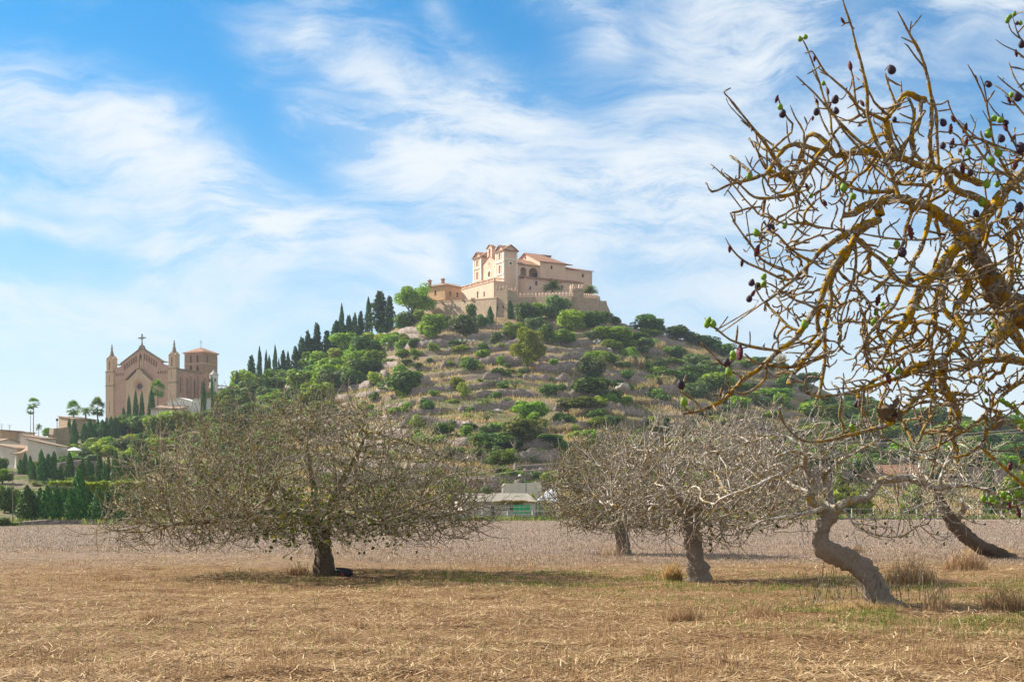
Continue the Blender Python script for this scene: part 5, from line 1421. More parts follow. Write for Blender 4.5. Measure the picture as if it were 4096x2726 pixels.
stone_wall('stone_wall', 'blue-grey shaded stone wall among the cypresses below the gardens', [P(240, 1850, 246), P(330, 1838, 250), P(420, 1846, 254)], 0.8, 0, M['terrace_wall'])

# ------------------------------------------------------------------ farmyard at the foot of the hill
def build_shed():
    p, q = WM(440, 690, 203), WM(1300, 690, 206)
    d = Vector((q.x - p.x, q.y - p.y)); fr = Frame((p.x, p.y), d, Vector((-d.y, d.x))); n = d.length
    root = empty('farm_shed', (p.x, p.y, 0), 0, 'long low farm shed with grey corrugated roof at the field edge', 'shed')
    w = MB(fr); room(w, 0, n, 0, 4.5, -0.3, 2.6, 0.2, s=[(4.5, 0.5, 0.0, 1.9, 'rect'), (7.6, 1.0, 1.0, 1.9, 'rect')]); w.build('wall', M['grey_render'], root)
    r = MB(fr)
    k = 64
    for i in range(k):
        x0, x1 = -0.3 + (n + 0.6) * i / k, -0.3 + (n + 0.6) * (i + 1) / k; h = 0.07 * (i % 2)
        r.slab([(x0, -0.45, 2.52 + h), (x1, -0.45, 2.52 + 0.07 - h), (x1, 4.8, 3.75 + 0.07 - h), (x0, 4.8, 3.75 + h)], 0.03)
    r.build('roof', M['metal_sheet'], root)
    g = MB(fr); g.box(4.1, 4.9, 0.12, 0.16, 0, 1.95); g.build('door', M['dark'], root)
    g = MB(fr); g.box(7.0, 8.2, 0.12, 0.16, 0.9, 2.0); g.build('window', M['dark'], root)
    v, f = clump_crown(2600, 26, 0.10, 501, 1.0, 0.75, (0.14, 0.3), 0.3, 0, 0.2)
    vine = link('grape_vine', np_mesh('vine_leaves', v * np.array([3.9, 0.7, 0.42]), [f], M['leaf_vine'])); vine.location = fr(7.2, -0.9, 2.45); vine.rotation_euler = (0, 0, math.atan2(d.y, d.x))
    tag(vine, 'yellowing grape vine trained along the shed eaves', 'vine')
    t = MB(fr); t.lathe(5.9, -1.2, [(0.45, 0.0), (0.5, 0.5), (0.45, 1.25), (0.3, 1.3)], 12); tag(t.build('water_butt', M['cream'], None), 'pale round water butt beside the shed door', 'barrel')
    # green tarpaulin and cane frames
    p = WM(1145, 680, 200); b = MB()
    for i in range(6): b.quadbox([(p.x - 1.25 + i * 0.4, p.y + 0.05 * (i % 2), 0.9), (p.x - 0.85 + i * 0.4, p.y + 0.05 * ((i + 1) % 2), 0.85), (p.x - 0.85 + i * 0.4, p.y + 0.05 * ((i + 1) % 2) + 0.03, 0.85), (p.x - 1.25 + i * 0.4, p.y + 0.05 * (i % 2) + 0.03, 0.9)], [(p.x - 1.25 + i * 0.4, p.y, 2.1), (p.x - 0.85 + i * 0.4, p.y, 2.05), (p.x - 0.85 + i * 0.4, p.y + 0.03, 2.05), (p.x - 1.25 + i * 0.4, p.y + 0.03, 2.1)])
    tag(b.build('tarpaulin', M['green_net']), 'bright green tarpaulin hung in the vegetable plot', 'tarpaulin')
    root = empty('cane_trellis', WM(1250, 700, 199), 0, 'thin cane trellis of poles in the vegetable plot', 'trellis')
    for i in range(13):
        x = p.x - 2.6 + i * 0.55; b = MB(); b.bar((x, 199 + 0.2 * (i % 2), -0.1), (x + 0.06, 199.1, 1.9 + 0.25 * ((i * 7) % 3)), 0.025, 4); o = b.build('pole', M['galvanised'] if i % 3 else M['green_paint'], root)
    b = MB(); b.bar((p.x - 2.8, 199.2, 1.75), (p.x + 4.4, 199.2, 1.85), 0.025, 4); b.bar((p.x - 2.8, 199.25, 1.1), (p.x + 4.4, 199.25, 1.15), 0.025, 4); b.build('rail', M['galvanised'], root)
    # white canvas shelter, dish and barrel
    c = WM(1480, 560, 207); root = empty('canvas_shelter', (c.x, c.y, 0), 0, 'white peaked canvas shelter beside the shed', 'shelter')
    b = MB(); x0, x1 = WM(1320, 0, 207).x, WM(1590, 0, 207).x
    b.quadbox([(x0, c.y - 1.5, 2.75), (x1, c.y - 1.5, 2.6), (x1, c.y + 2, 2.6), (x0, c.y + 2, 2.75)], [(x1 - 1.75, c.y + 0.1, 4.35), (x1 - 0.75, c.y + 0.1, 4.45), (x1 - 0.75, c.y + 0.4, 4.45), (x1 - 1.75, c.y + 0.4, 4.35)]); b.build('canopy', M['white_sheet'], root)
    b = MB(); b.box(x1 - 1.1, x1 - 0.2, c.y - 1.4, c.y - 1.3, 1.9, 2.6); b.build('side_panel', M['white_sheet'], root)
    for x, y in ((x0 + 0.1, c.y - 1.4), (x1 - 0.1, c.y - 1.4), (x0 + 0.1, c.y + 1.9), (x1 - 0.1, c.y + 1.9)):
        b = MB(); b.bar((x, y, 0), (x, y, 2.65), 0.04); b.build('post', M['white_metal'], root)
    c = WM(1560, 450, 205); root = empty('satellite_dish', (c.x, c.y, 2.6), 0, 'white satellite dish on a mast above the canvas shelter', 'satellite dish')
    b = MB(); b.bar((c.x, c.y + 0.2, 0), (c.x, c.y + 0.2, c.z), 0.03); b.build('mast', M['galvanised'], root)
    V, F = [], []
    dn = Vector((0.55, -0.75, 0.4)).normalized(); u = dn.cross(Vector((0, 0, 1))).normalized(); vv = u.cross(dn)
    b = MB()
    for j in range(4):
        r = 0.34 * (j / 3);
        for i in range(14):
            a = i * 6.283 / 14; q = Vector(c) + (u * math.cos(a) + vv * math.sin(a)) * r + dn * (0.5 * r * r); b.v.append(tuple(q))
    for j in range(3):
        for i in range(14): b.f.append((j * 14 + i, j * 14 + (i + 1) % 14, (j + 1) * 14 + (i + 1) % 14, (j + 1) * 14 + i))
    do = b.build('dish', M['white_metal'], root); md = do.modifiers.new('s', 'SOLIDIFY'); md.thickness = 0.02
    b = MB(); b.bar(tuple(c), tuple(Vector(c) + dn * 0.35), 0.015, 4); b.build('feed_arm', M['galvanised'], root)
    c = WM(1650, 580, 203); b = MB(); b.lathe(c.x, c.y, [(0.3, 1.7), (0.33, 1.75), (0.35, 2.0), (0.35, 2.2), (0.33, 2.45), (0.3, 2.5)], 12); b.bar((c.x - 0.25, c.y, 0), (c.x - 0.25, c.y, 1.7), 0.05); b.bar((c.x + 0.25, c.y, 0), (c.x + 0.25, c.y, 1.7), 0.05)
    tag(b.build('barrel', M['blue_plastic']), 'blue plastic barrel on a stand right of the canvas shelter', 'barrel')
    # low pale ruin wall with lamp post before it
    stone_wall('plastered_wall', 'pale plastered ruin wall behind the palm at the hill foot', [WM(920, 418, 216), WM(950, 392, 216.5), WM(1285, 378, 218), WM(1370, 374, 219)], 0.3, 0.2, M['cream'])
    c = WM(1190, 468, 212); root = empty('lamp_post', (c.x, c.y, 0.5), 0, 'street lamp on thin grey pole at the hill foot', 'lamp post')
    zt = WM(0, 235, 212).z
    b = MB(); b.bar((c.x, c.y, 0), (c.x, c.y, zt), 0.06); b.build('pole', M['iron'], root)
    zl = WM(0, 300, 212).z
    b = MB(); b.bar((c.x, c.y, zl - 0.05), (c.x - 0.9, c.y, zl + 0.08), 0.03); b.build('arm', M['iron'], root)
    b = MB(); b.lathe(c.x - 0.95, c.y, [(0.05, zl + 0.22), (0.2, zl + 0.14), (0.24, zl - 0.02), (0.1, zl - 0.06)], 10); b.build('lamp_head', M['white_sheet'], root)
build_shed()

def build_fence(label, x0, y0, x1, y1, step, rails, hp):
    root = empty('fence', (x0, y0, 0), 0, label, 'fence')
    d = Vector((x1 - x0, y1 - y0)); n = d.length; fr = Frame((x0, y0), d, Vector((-d.y, d.x)))
    b = MB(fr); b.box(0, n, 0.1, 0.35, -0.1, 0.28); b.build('kerb', M['concrete'], root)
    for z in rails:
        b = MB(fr); b.box(0, n, -0.06, 0.0, z - 0.055, z + 0.055); b.build('rail', M['concrete'], root)
    k = int(n / step)
    for i in range(k + 1):
        b = MB(fr); s = i * n / k; b.box(s - 0.08, s + 0.08, 0.003, 0.19, -0.2, hp); b.build('post', M['concrete'], root)
p, q = WM(380, 0, 184), WM(1560, 0, 190)
build_fence('weathered concrete post and rail fence in front of the farm shed', p.x, p.y, q.x, q.y, 3.1, (0.62, 1.28), 1.35)
p, q = P(2600, 0, 196), P(4500, 0, 210)
build_fence('concrete post and rail fence running behind the twisted fig trees', p.x, p.y, q.x, q.y, 3.2, (0.75, 1.5), 1.6)

def hill_wall(label, pts, th=0.8):
    """pts: (px, py_top, py_foot) in the photograph; stands where the view meets the slope"""
    P3 = []
    for px, pt, pf in pts:
        y = hit(px, pf) or 240.0
        P3.append(P(px, pt, y))
    w = MB()
    for p, q in zip(P3[:-1], P3[1:]):
        d_ = Vector((q.x - p.x, q.y - p.y)).normalized(); n = Vector((-d_.y, d_.x)) * th
        zp, zq = float(terrain(p.x, p.y)) - 0.8, float(terrain(q.x, q.y)) - 0.8
        w.quadbox([(p.x, p.y, zp), (q.x, q.y, zq), (q.x + n.x, q.y + n.y, zq), (p.x + n.x, p.y + n.y, zp)], [(p.x, p.y, p.z), (q.x, q.y, q.z), (q.x + n.x, q.y + n.y, q.z), (p.x + n.x, p.y + n.y, p.z)])
    return tag(w.build('stone_wall', M['terrace_wall']), label, 'wall', kind='thing')
# farmhouse with tiled roof behind the right fig trees
YF = hit(3570, 1945)
p, q = WR(830, 720, YF), WR(1400, 720, YF + 3)
zf = float(terrain(p.x, YF))
h = simple_house('farmhouse', 'tan farmhouse with orange tiled roof beyond the fence', p[:2], q[:2], 7, zf, WR(0, 712, YF).z, WR(0, 615, YF + 4).z, M['tan_render'], M['tiles'], [(4, 0.9, zf + 0.9, zf + 1.9)], 'a', lean=False)
b = MB(); c = WR(1380, 600, YF + 4); b.box(c.x - 0.4, c.x + 0.4, c.y - 0.4, c.y + 0.4, c.z - 2.5, c.z); b.box(c.x - 0.5, c.x + 0.5, c.y - 0.5, c.y + 0.5, c.z, c.z + 0.15); b.build('chimney', M['cream'], h)
hill_wall('blue-grey stone wall right of the tiled farmhouse', [(3725, 1872, 1925), (3860, 1866, 1925), (4085, 1876, 1930), (4300, 1880, 1930)])
hill_wall('long dark stone wall above the right farm plots', [(3350, 1838, 1862), (3650, 1830, 1852), (3950, 1832, 1852), (4200, 1832, 1852)])
hill_wall('small stone plot wall above the ruined shed', [(1830, 1906, 1930), (2080, 1900, 1930), (2230, 1900, 1925)])
hill_wall('grey retaining wall under the bare almond trees at the hill foot', [(2060, 1855, 1885), (2300, 1845, 1880), (2520, 1840, 1870)])

# ------------------------------------------------------------------ lamps, wires, small hilltop fixtures
def flood_post(px, pb, pt, label, heads=2):
    y = hit(px, pb) or ridge_y(px)
    x = (px - CX) / FPX * y; z0 = float(terrain(x, y)); zt = EYE + (HY - pt) / FPX * y
    zt = max(zt, z0 + 2.0)
    root = empty('floodlight_post', (x, y, z0), 0, label, 'floodlight', 'floodlight posts on the hillside')
    b = MB(); b.bar((x, y, z0 - 0.2), (x, y, zt), 0.07, 6); b.build('pole', M['galvanised'], root)
    if heads > 1:
        b = MB(); b.bar((x - 0.75, y, zt), (x + 0.75, y, zt), 0.05, 4); b.build('crossbar', M['galvanised'], root)
    for i in range(heads):
        hx = x + (-0.65 + 1.3 * i if heads > 1 else 0)
        b = MB(); b.quadbox([(hx - 0.32, y - 0.3, zt + 0.08), (hx + 0.32, y - 0.3, zt + 0.08), (hx + 0.32, y + 0.15, zt + 0.05), (hx - 0.32, y + 0.15, zt + 0.05)], [(hx - 0.36, y - 0.35, zt + 0.62), (hx + 0.36, y - 0.35, zt + 0.62), (hx + 0.30, y + 0.1, zt + 0.55), (hx - 0.30, y + 0.1, zt + 0.55)]); b.build('lamp_head', M['white_metal'], root)
flood_post(1600 + 299 / 2.613, 900 + 1335 / 2.613, 900 + 1225 / 2.613, 'twin floodlight post left of centre on the bare terrace below the castle wall')
flood_post(1600 + 652 / 2.613, 900 + 1305 / 2.613, 900 + 1215 / 2.613, 'twin floodlight post with raised heads in bushes below the square tower, left one')
flood_post(1600 + 746 / 2.613, 900 + 1300 / 2.613, 900 + 1218 / 2.613, 'twin floodlight post in bushes directly below the square tower, right one')
flood_post(1600 + 2055 / 2.613, 900 + 1322 / 2.613, 900 + 1225 / 2.613, 'twin floodlight post near reeds right of the yellow pine')
flood_post(900 + 1908 / 2.945, 1150 + 765 / 2.945, 1150 + 668 / 2.945, 'single floodlight post by a round green tree on the left flank', 1)
flood_post(2300 + 848 / 2.356, 1200 + 395 / 2.356, 1200 + 330 / 2.356, 'floodlight post beneath the dark oak on the right skyline', 1)
def street_pole(px, pb, pt, y, label):
    x = (px - CX) / FPX * y; zb = EYE + (HY - pb) / FPX * y; zt = EYE + (HY - pt) / FPX * y
    root = empty('lamp_post', (x, y, zb), 0, label, 'lamp post')
    b = MB(); b.bar((x, y, zb - 1.5), (x, y, zt), 0.07); b.build('pole', M['iron'], root)
    b = MB(); b.lathe(x, y, [(0.12, zt), (0.3, zt + 0.25), (0.34, zt + 0.55), (0.1, zt + 0.75)], 8); b.build('lamp_head', M['iron'], root)
street_pole(568 / 2.489, 1500 + 530 / 2.489, 1500 + 458 / 2.489, 350, 'dark lantern post on the skyline between village palms and cypresses')
def antenna(px, pb, pt, y, label):
    x = (px - CX) / FPX * y; zb = EYE + (HY - pb) / FPX * y; zt = EYE + (HY - pt) / FPX * y
    b = MB(); b.bar((x, y, zb - 0.5), (x, y, zt), 0.035, 4)
    for i, z in enumerate((zt - 0.1, zt - 0.5, zt - 0.9)): b.bar((x - 0.5 + 0.1 * i, y, z), (x + 0.5 - 0.1 * i, y, z), 0.025, 4)
    tag(b.build('antenna', M['iron']), label, 'antenna')
antenna(16 / 2.489, 1500 + 545 / 2.489, 1500 + 485 / 2.489, 346, 'thin television antenna on the tan roof at the left edge')
antenna(95 / 2.489, 1500 + 548 / 2.489, 1500 + 488 / 2.489, 346, 'second thin antenna right of the first on the tan roof')

def wire(pts, r, name, label):
    """sagging cable through world points"""
    V, F, b0 = [], [], 0
    m = MB()
    out = []
    for p, q in zip(pts[:-1], pts[1:]):
        p, q = Vector(p), Vector(q)
        for i in range(12):
            t = i / 12; out.append(p.lerp(q, t) - Vector((0, 0, 0.012 * (q - p).length * 4 * t * (1 - t) * 0.5)))
    out.append(Vector(pts[-1]))
    V, F = tube(out, [r] * len(out), 4)
    return tag(link(name, np_mesh(name, V, [F], M['wire'])), label, 'cable')
wire([P(1500, 1925, 176), P(2080, 1862, 178), P(2900, 1790, 180), P(4300, 1697, 185)], 0.035, 'power_cable', 'upper of the two power cables crossing the hill foot')
wire([P(1500, 1948, 175), P(2080, 1882, 177), P(2900, 1806, 179), P(4300, 1706, 184)], 0.035, 'power_cable', 'lower of the two power cables crossing the hill foot')
c = P(51, 1962, 140); root = empty('utility_pole', (c.x, c.y, 0), 0, 'thin utility pole at the left edge carrying two sagging cables', 'utility pole')
b = MB(); b.bar((c.x, c.y, 0), (c.x, c.y, P(0, 1882, 140).z), 0.06, 6, 0.045); b.build('pole', M['bark_grey'], root)
b = MB(); b.bar((c.x - 0.45, c.y, P(0, 1892, 140).z), (c.x + 0.45, c.y, P(0, 1892, 140).z), 0.045, 4); b.build('crossbar', M['bark_grey'], root)
wire([P(51, 1888, 140), P(190, 1941, 150), P(330, 1946, 158)], 0.025, 'power_cable', 'upper sagging cable from the utility pole at the left edge')
wire([P(51, 1896, 140), P(190, 1945, 150), P(330, 1950, 158)], 0.025, 'power_cable', 'lower sagging cable from the utility pole at the left edge')
# garden parasol and pergola below the church
c = WT(738, 750, 300); root = empty('garden_parasol', (c.x, c.y, c.z - 2), 0, 'white garden parasol among shrubs below the church', 'parasol')
b = MB(); b.lathe(c.x, c.y, [(1.8, c.z), (0.9, c.z + 0.45), (0.05, c.z + 0.75)], 8); b.build('canopy', M['white_sheet'], root)
b = MB(); b.bar((c.x, c.y, c.z - 3), (c.x, c.y, c.z + 0.7), 0.04); b.build('pole', M['white_metal'], root)

# ------------------------------------------------------------------ plants of the hill, one object each
FR = {'a': (1600, 900, 2.613), 'b': (1600, 1400, 2.613), 'c': (2300, 1200, 2.356), 'l': (900, 1150, 2.945), 't': (0, 1500, 2.489), 'p': (380, 1300, 3.797), 'm': (1700, 1800, 2.945), 'r': (3100, 1600, 2.366)}
def pl(frm, zx, zy, zw, zh, kind, label, group=None, y=None):
    ox, oy, s = FR[frm]
    return at_px(kind, ox + zx / s, oy + zy / s, zw / s, zh / s, label, group, y)

# --- around the castle
pl('a', 150, 930, 500, 345, 'umbrella_pine', 'big round-topped green pine at the left end of the castle wall', y=463)
pl('a', 1330, 1500, 400, 480, 'yellow_pine', 'bright yellow-green pine in the middle of the hillside')
for zx, zt_, wz, y, lb in ((1595, 525, 255, 461, 'feathery palm before the lean-to wing of the hilltop church'), (1985, 592, 220, 464, 'feathery palm right of the round turret')):
    q = WC(zx, zt_, y); place('date_palm', (q.x, q.y, 69.5), wz / 2.613 / FPX * y, q.z - 69.5, lb)
for zx, zy, zw, zh, k, lb in (
    (345, 1210, 290, 330, 'tree_green', 'green bushy tree under the left corner of the castle wall'),
    (655, 1150, 300, 250, 'tree_olive', 'broad grey-green olive beneath the middle of the castle wall'),
    (745, 930, 100, 130, 'shrub_dark', 'dark ivy-like shrub climbing the castle wall'),
    (842, 1080, 120, 170, 'tree_dark', 'small dark tree against the castle wall left of the tower cypress'),
    (943, 1065, 90, 215, 'cypress', 'stout dark cypress touching the left side of the square tower'),
    (1155, 960, 75, 170, 'cypress', 'dark cypress tucked right of the square tower'),
    (1190, 1215, 240, 240, 'tree_green', 'green tree right of the foot of the square tower'),
    (1330, 1040, 270, 260, 'tree_dark', 'large dark tree below the crenellated wall'),
    (1445, 930, 170, 150, 'tree_green', 'bright crown under the merlons of the crenellated wall'),
    (1420, 1110, 210, 170, 'tree_olive', 'round olive grey tree above the yellow pine'),
    (1610, 960, 270, 270, 'tree_olive', 'tall grey-green olive in front of the lean-to wing'),
    (1500, 1200, 170, 200, 'tree_dark', 'dark tree behind the top of the yellow pine'),
    (1790, 1110, 250, 280, 'tree_lime', 'yellow-green tree beneath the round turret'),
    (1950, 1080, 290, 230, 'tree_dark', 'dark spreading tree below the right castle wall'),
    (2110, 1030, 190, 160, 'tree_dark', 'dark bush mass at the ruined end of the castle wall'),
    (2250, 1040, 110, 110, 'tree_dark', 'small dark oak on the skyline right of the ruined wall'),
    (1690, 1255, 300, 190, 'tree_green', 'bright green broad tree right of the yellow pine'),
    (2000, 1215, 140, 130, 'shrub_olive', 'round grey shrub among bright trees below the turret'),
    (2140, 1210, 220, 180, 'tree_green', 'bright green tree on the upper right terrace'),
    (2310, 1230, 170, 140, 'tree_green', 'low bright green tree near the right floodlight'),
    (985, 1235, 160, 130, 'shrub_olive', 'loose grey-green bush below the square tower'),
    (75, 1070, 180, 170, 'shrub_dark', 'dark round bush below the round-topped pine'),
    (200, 1010, 130, 150, 'tree_green', 'green tree at the left corner of the castle wall'),
    (500, 1090, 110, 150, 'shrub_dark', 'dark shrub below the corner of the castle wall'),
    (60, 1220, 130, 110, 'shrub_lime', 'yellow-green bush on the path below the pine'),
    (155, 1290, 140, 110, 'shrub_dark', 'dark blue-green bush on the bare upper terrace'),
    (465, 1245, 90, 60, 'shrub_dark', 'small dark bush between floodlight posts'),
    (600, 1260, 160, 70, 'shrub_dark', 'low dark scrub below the broad olive'),
    (640, 1330, 170, 80, 'shrub_lime', 'bright low bush around the middle floodlight posts'),
    (845, 1395, 160, 110, 'shrub_green', 'green bush left of the yellow pine, upper one'),
    (50, 1395, 130, 110, 'shrub_green', 'green bush on the second terrace down from the pine, left one'),
    (175, 1385, 120, 90, 'shrub_green', 'green bush on the second terrace down from the pine, right one'),
    (1065, 1470, 100, 110, 'shrub_green', 'upright green bush just left of the yellow pine'),
    (1155, 1540, 100, 50, 'shrub_lime', 'low bright bush at the foot of the yellow pine'),
    (1020, 1560, 130, 75, 'shrub_dark', 'dark mounded bush left of the yellow pine foot'),
    (725, 1480, 190, 80, 'shrub_green', 'green mounded bush above the pale rubble wall'),
    (525, 1490, 110, 70, 'shrub_lime', 'small yellow-green bush above the golden grass terrace'),
    (1290, 1550, 110, 70, 'shrub_olive', 'grey low shrub below the yellow pine'),
    (1750, 1390, 60, 70, 'shrub_lime', 'tiny bright round bush on the wall right of the yellow pine'),
    (1840, 1375, 90, 55, 'shrub_green', 'tiny green bush beside the tiny bright one'),
    (2180, 1430, 140, 100, 'shrub_dark', 'dark round bush near the pale boulder'),
    (2300, 1320, 110, 60, 'shrub_green', 'low green bush before the upper reeds'),
    (1560, 1210, 90, 120, 'shrub_dark', 'dark bush between the yellow pine and the bright tree'),
): pl('a', zx, zy, zw, zh, k, lb)
for zx, zy, zw, zh, k, lb in (
    (70, 460, 200, 270, 'tree_dark', 'dark broad tree at the middle left of the hillside, behind fig twigs'),
    (585, 400, 150, 140, 'tree_lime', 'light green tree on the middle terraces, upper of a pair'),
    (660, 482, 110, 150, 'shrub_lime', 'light green upright bush, lower of a pair on the middle terraces'),
    (355, 482, 100, 75, 'shrub_green', 'small green bush under the middle terrace wall'),
    (185, 275, 120, 65, 'shrub_green', 'green bush below the rubble wall on the left terraces'),
    (560, 553, 130, 45, 'shrub_lime', 'flat bright green bush on the long terrace wall'),
    (60, 140, 130, 60, 'shrub_olive', 'grey-green low bush on the upper left terrace'),
    (165, 180, 120, 60, 'shrub_olive', 'olive low bush beside the grey-green one on the left terrace'),
    (960, 405, 150, 140, 'tree_sparse', 'thin-leaved small almond tree before the middle wall'),
    (1200, 430, 210, 190, 'tree_sparse', 'wider thin-leaved almond tree with bent trunk'),
    (870, 620, 190, 180, 'tree_sparse', 'airy almond tree below the long terrace wall'),
    (890, 760, 220, 170, 'tree_sparse', 'pale airy almond tree above the dark pines'),
    (720, 650, 110, 70, 'shrub_green', 'green bush on the slanting path, upper'),
    (700, 695, 90, 45, 'shrub_lime', 'green bush on the slanting path, lower'),
    (440, 320, 90, 100, 'tree_sparse', 'small bare tree on the golden grass terrace'),
    (1345, 730, 340, 240, 'tree_green', 'large full green tree in the lower middle of the hillside'),
    (1560, 480, 190, 155, 'tree_dark', 'dark round tree before the pale terrace wall'),
    (1545, 500, 80, 60, 'shrub_dark', 'small dark bush under the round tree'),
    (1300, 1010, 400, 360, 'bright_pine', 'dense bright-topped pine in the lower middle of the hillside'),
    (960, 1040, 420, 230, 'tree_dark', 'wide dark thicket left of the dense pine'),
    (1130, 1040, 260, 200, 'tree_dark', 'dark thicket at the foot of the dense pine'),
    (1060, 1240, 340, 230, 'bright_pine', 'rounded bright-topped pine above the shed palm'),
    (1210, 1365, 190, 140, 'shrub_green', 'round green bush beside the street lamp'),
    (1580, 1440, 250, 240, 'tree_green', 'leafy green tree right of the pale ruin wall'),
    (720, 830, 170, 85, 'shrub_dark', 'dark reddish low bush on the bare plot'),
    (885, 890, 140, 140, 'tree_olive', 'grey olive tree above the dark thicket'),
    (2005, 280, 280, 290, 'tree_olive', 'big yellow-grey olive below the boulder'),
    (2010, 470, 420, 230, 'tree_dark', 'wide dark thicket around the prickly pear'),
    (1900, 650, 480, 190, 'bright_pine', 'flat bright-topped pine thicket right of the full green tree'),
    (1770, 790, 200, 150, 'tree_dark', 'dark bush under the flat bright thicket'),
    (1660, 740, 110, 110, 'shrub_dark', 'small dark bush right of the full green tree'),
    (2240, 525, 170, 110, 'shrub_dark', 'dark bush between the pale rocks'),
    (2310, 560, 100, 70, 'shrub_green', 'green bush right of the pale rocks'),
    (1640, 1035, 220, 110, 'shrub_green', 'bright cushion bush on the terrace right of the dense pine'),
    (1340, 1070, 160, 70, 'shrub_dark', 'dark low bush below the dense pine'),
    (1490, 970, 340, 110, 'tree_dark', 'dark low thicket right of the dense pine'),
    (1530, 1120, 100, 90, 'shrub_dark', 'dark upright bush above the grey retaining wall'),
    (440, 880, 230, 140, 'tree_dark', 'dark trees on the bare plot behind the big fig crown'),
    (560, 1090, 200, 120, 'tree_dark', 'dark clump below the bare plot'),
    (820, 1130, 200, 130, 'tree_dark', 'dark clump left of the rounded pine'),
    (1390, 1200, 150, 140, 'tree_sparse', 'small bare almond tree above the grey retaining wall'),
    (1440, 1100, 160, 110, 'tree_sparse', 'bare almond tree on the upper lower terrace'),
    (990, 1290, 260, 130, 'tree_sparse', 'grey bare thorn bush below the rounded pine'),
    (1380, 1360, 180, 110, 'shrub_olive', 'grey shrub between lamp and leafy tree'),
    (2290, 370, 110, 60, 'shrub_dark', 'dark bush on the shaded rock wall'),
    (2100, 330, 90, 60, 'shrub_olive', 'grey bush at the foot of the big olive'),
    (2020, 940, 160, 70, 'shrub_green', 'green low bush below the golden reeds'),
    (2250, 760, 150, 90, 'shrub_dark', 'dark bush behind the twigs of the middle fig trees'),
    (300, 130, 70, 60, 'shrub_olive', 'tiny olive bush by the agave'),
): pl('b', zx, zy, zw, zh, k, lb)
pl('m', 1010, 530, 430, 130, 'bushy_palm', 'low bushy palm behind the farm shed', y=210)
# --- right shoulder
for zx, zy, zw, zh, k, lb in (
    (665, 290, 270, 180, 'tree_dark', 'large dark oak on the right skyline'),
    (790, 300, 110, 90, 'tree_dark', 'small dark oak close right of the large skyline oak'),
    (960, 340, 220, 140, 'tree_dark', 'second dark oak along the right skyline'),
    (1080, 380, 140, 110, 'tree_dark', 'low dark tree right of the second skyline oak'),
    (1190, 430, 260, 130, 'tree_dark', 'third dark oak on the right skyline'),
    (1400, 520, 200, 160, 'tree_dark', 'rounded dark oak low on the right skyline'),
    (1300, 450, 160, 100, 'tree_dark', 'dark oak between third and rounded skyline oaks'),
    (330, 400, 360, 170, 'tree_green', 'bright broad tree below the large skyline oak'),
    (690, 360, 230, 100, 'tree_green', 'bright low tree right of the broad one'),
    (520, 400, 260, 110, 'tree_dark', 'dark low tree above the upper reeds'),
    (730, 430, 130, 80, 'shrub_green', 'green bush right of the upper reeds'),
    (505, 545, 140, 110, 'shrub_green', 'green round bush by the boulder wall'),
    (330, 600, 150, 100, 'shrub_green', 'green bush below the boulder'),
    (440, 640, 160, 80, 'shrub_dark', 'dark bush above the shaded wall'),
    (470, 750, 150, 95, 'shrub_dark', 'dark bush in the gap of the shaded wall'),
    (515, 840, 100, 65, 'shrub_green', 'small green bush below the shaded wall'),
    (960, 625, 190, 90, 'shrub_green', 'flat green bush right of the golden reeds'),
    (1150, 780, 330, 220, 'tree_dark', 'dark wood clump in the middle of the right shoulder'),
    (1330, 860, 330, 240, 'tree_green', 'green wood clump right of the dark one'),
    (1230, 860, 220, 160, 'tree_dark', 'dark undergrowth tree below the green wood clump'),
    (380, 950, 110, 90, 'shrub_dark', 'dark bush by the grey rock outcrop'),
    (465, 965, 130, 65, 'shrub_green', 'bright green bush below the rock outcrop'),
    (735, 885, 140, 65, 'shrub_dark', 'low dark bush below the fan of reeds'),
    (1560, 860, 160, 90, 'shrub_green', 'green bush on the far right terraces'),
    (1890, 930, 280, 120, 'tree_green', 'broad green bush on the far right terraces'),
    (1600, 1130, 230, 80, 'shrub_dark', 'dark low bush at the bottom right of the hill'),
    (1840, 1110, 190, 80, 'shrub_green', 'green low bush at the bottom right of the hill'),
    (1280, 1130, 230, 130, 'tree_dark', 'dark thicket above the middle fig tree'),
    (2190, 780, 200, 130, 'tree_dark', 'dark oak where the skyline meets the near branches'),
    (2130, 870, 180, 120, 'tree_olive', 'grey bush under the last skyline oak'),
    (1750, 620, 200, 110, 'tree_dark', 'dark low oak on the right skyline behind branches'),
    (1900, 660, 180, 100, 'tree_dark', 'dark low oak farther down the right skyline'),
    (1600, 640, 200, 100, 'shrub_green', 'green scrub below the low skyline oaks'),
    (1750, 1000, 200, 90, 'shrub_olive', 'grey-green scrub on the far right terraces'),
    (1450, 1000, 180, 100, 'shrub_olive', 'grey-green scrub below the green wood clump'),
): pl('c', zx, zy, zw, zh, k, lb)
# --- left flank
cyp = [(407, 1000, 78, 300), (485, 1000, 62, 255), (520, 995, 70, 195), (590, 925, 72, 245), (635, 935, 42, 105), (742, 930, 70, 180), (140, 1260, 72, 280), (487, 1350, 72, 320), (1375, 620, 95, 420), (1530, 510, 105, 210), (1690, 490, 105, 370), (1955, 410, 75, 145), (250, 1300, 70, 200)]
ords = ['tall slim cypress left of a group on the left skyline', 'cypress second in the group on the left skyline', 'short cypress third in the group on the left skyline', 'tall pointed cypress fourth in the group on the left skyline', 'tiny cypress fifth in the group on the left skyline', 'short stout cypress last of the group on the left skyline',
        'dark cypress in front of the yellowish tree right of the church', 'dark cypress low in the green trees left of the fig crown', 'tallest pointed cypress high on the left flank', 'blunt dark cypress beside the tallest pointed one', 'tall broad cypress left of the ragged conifers', 'short cypress at the foot of the round-topped pine', 'cypress half hidden by green trees right of the church']
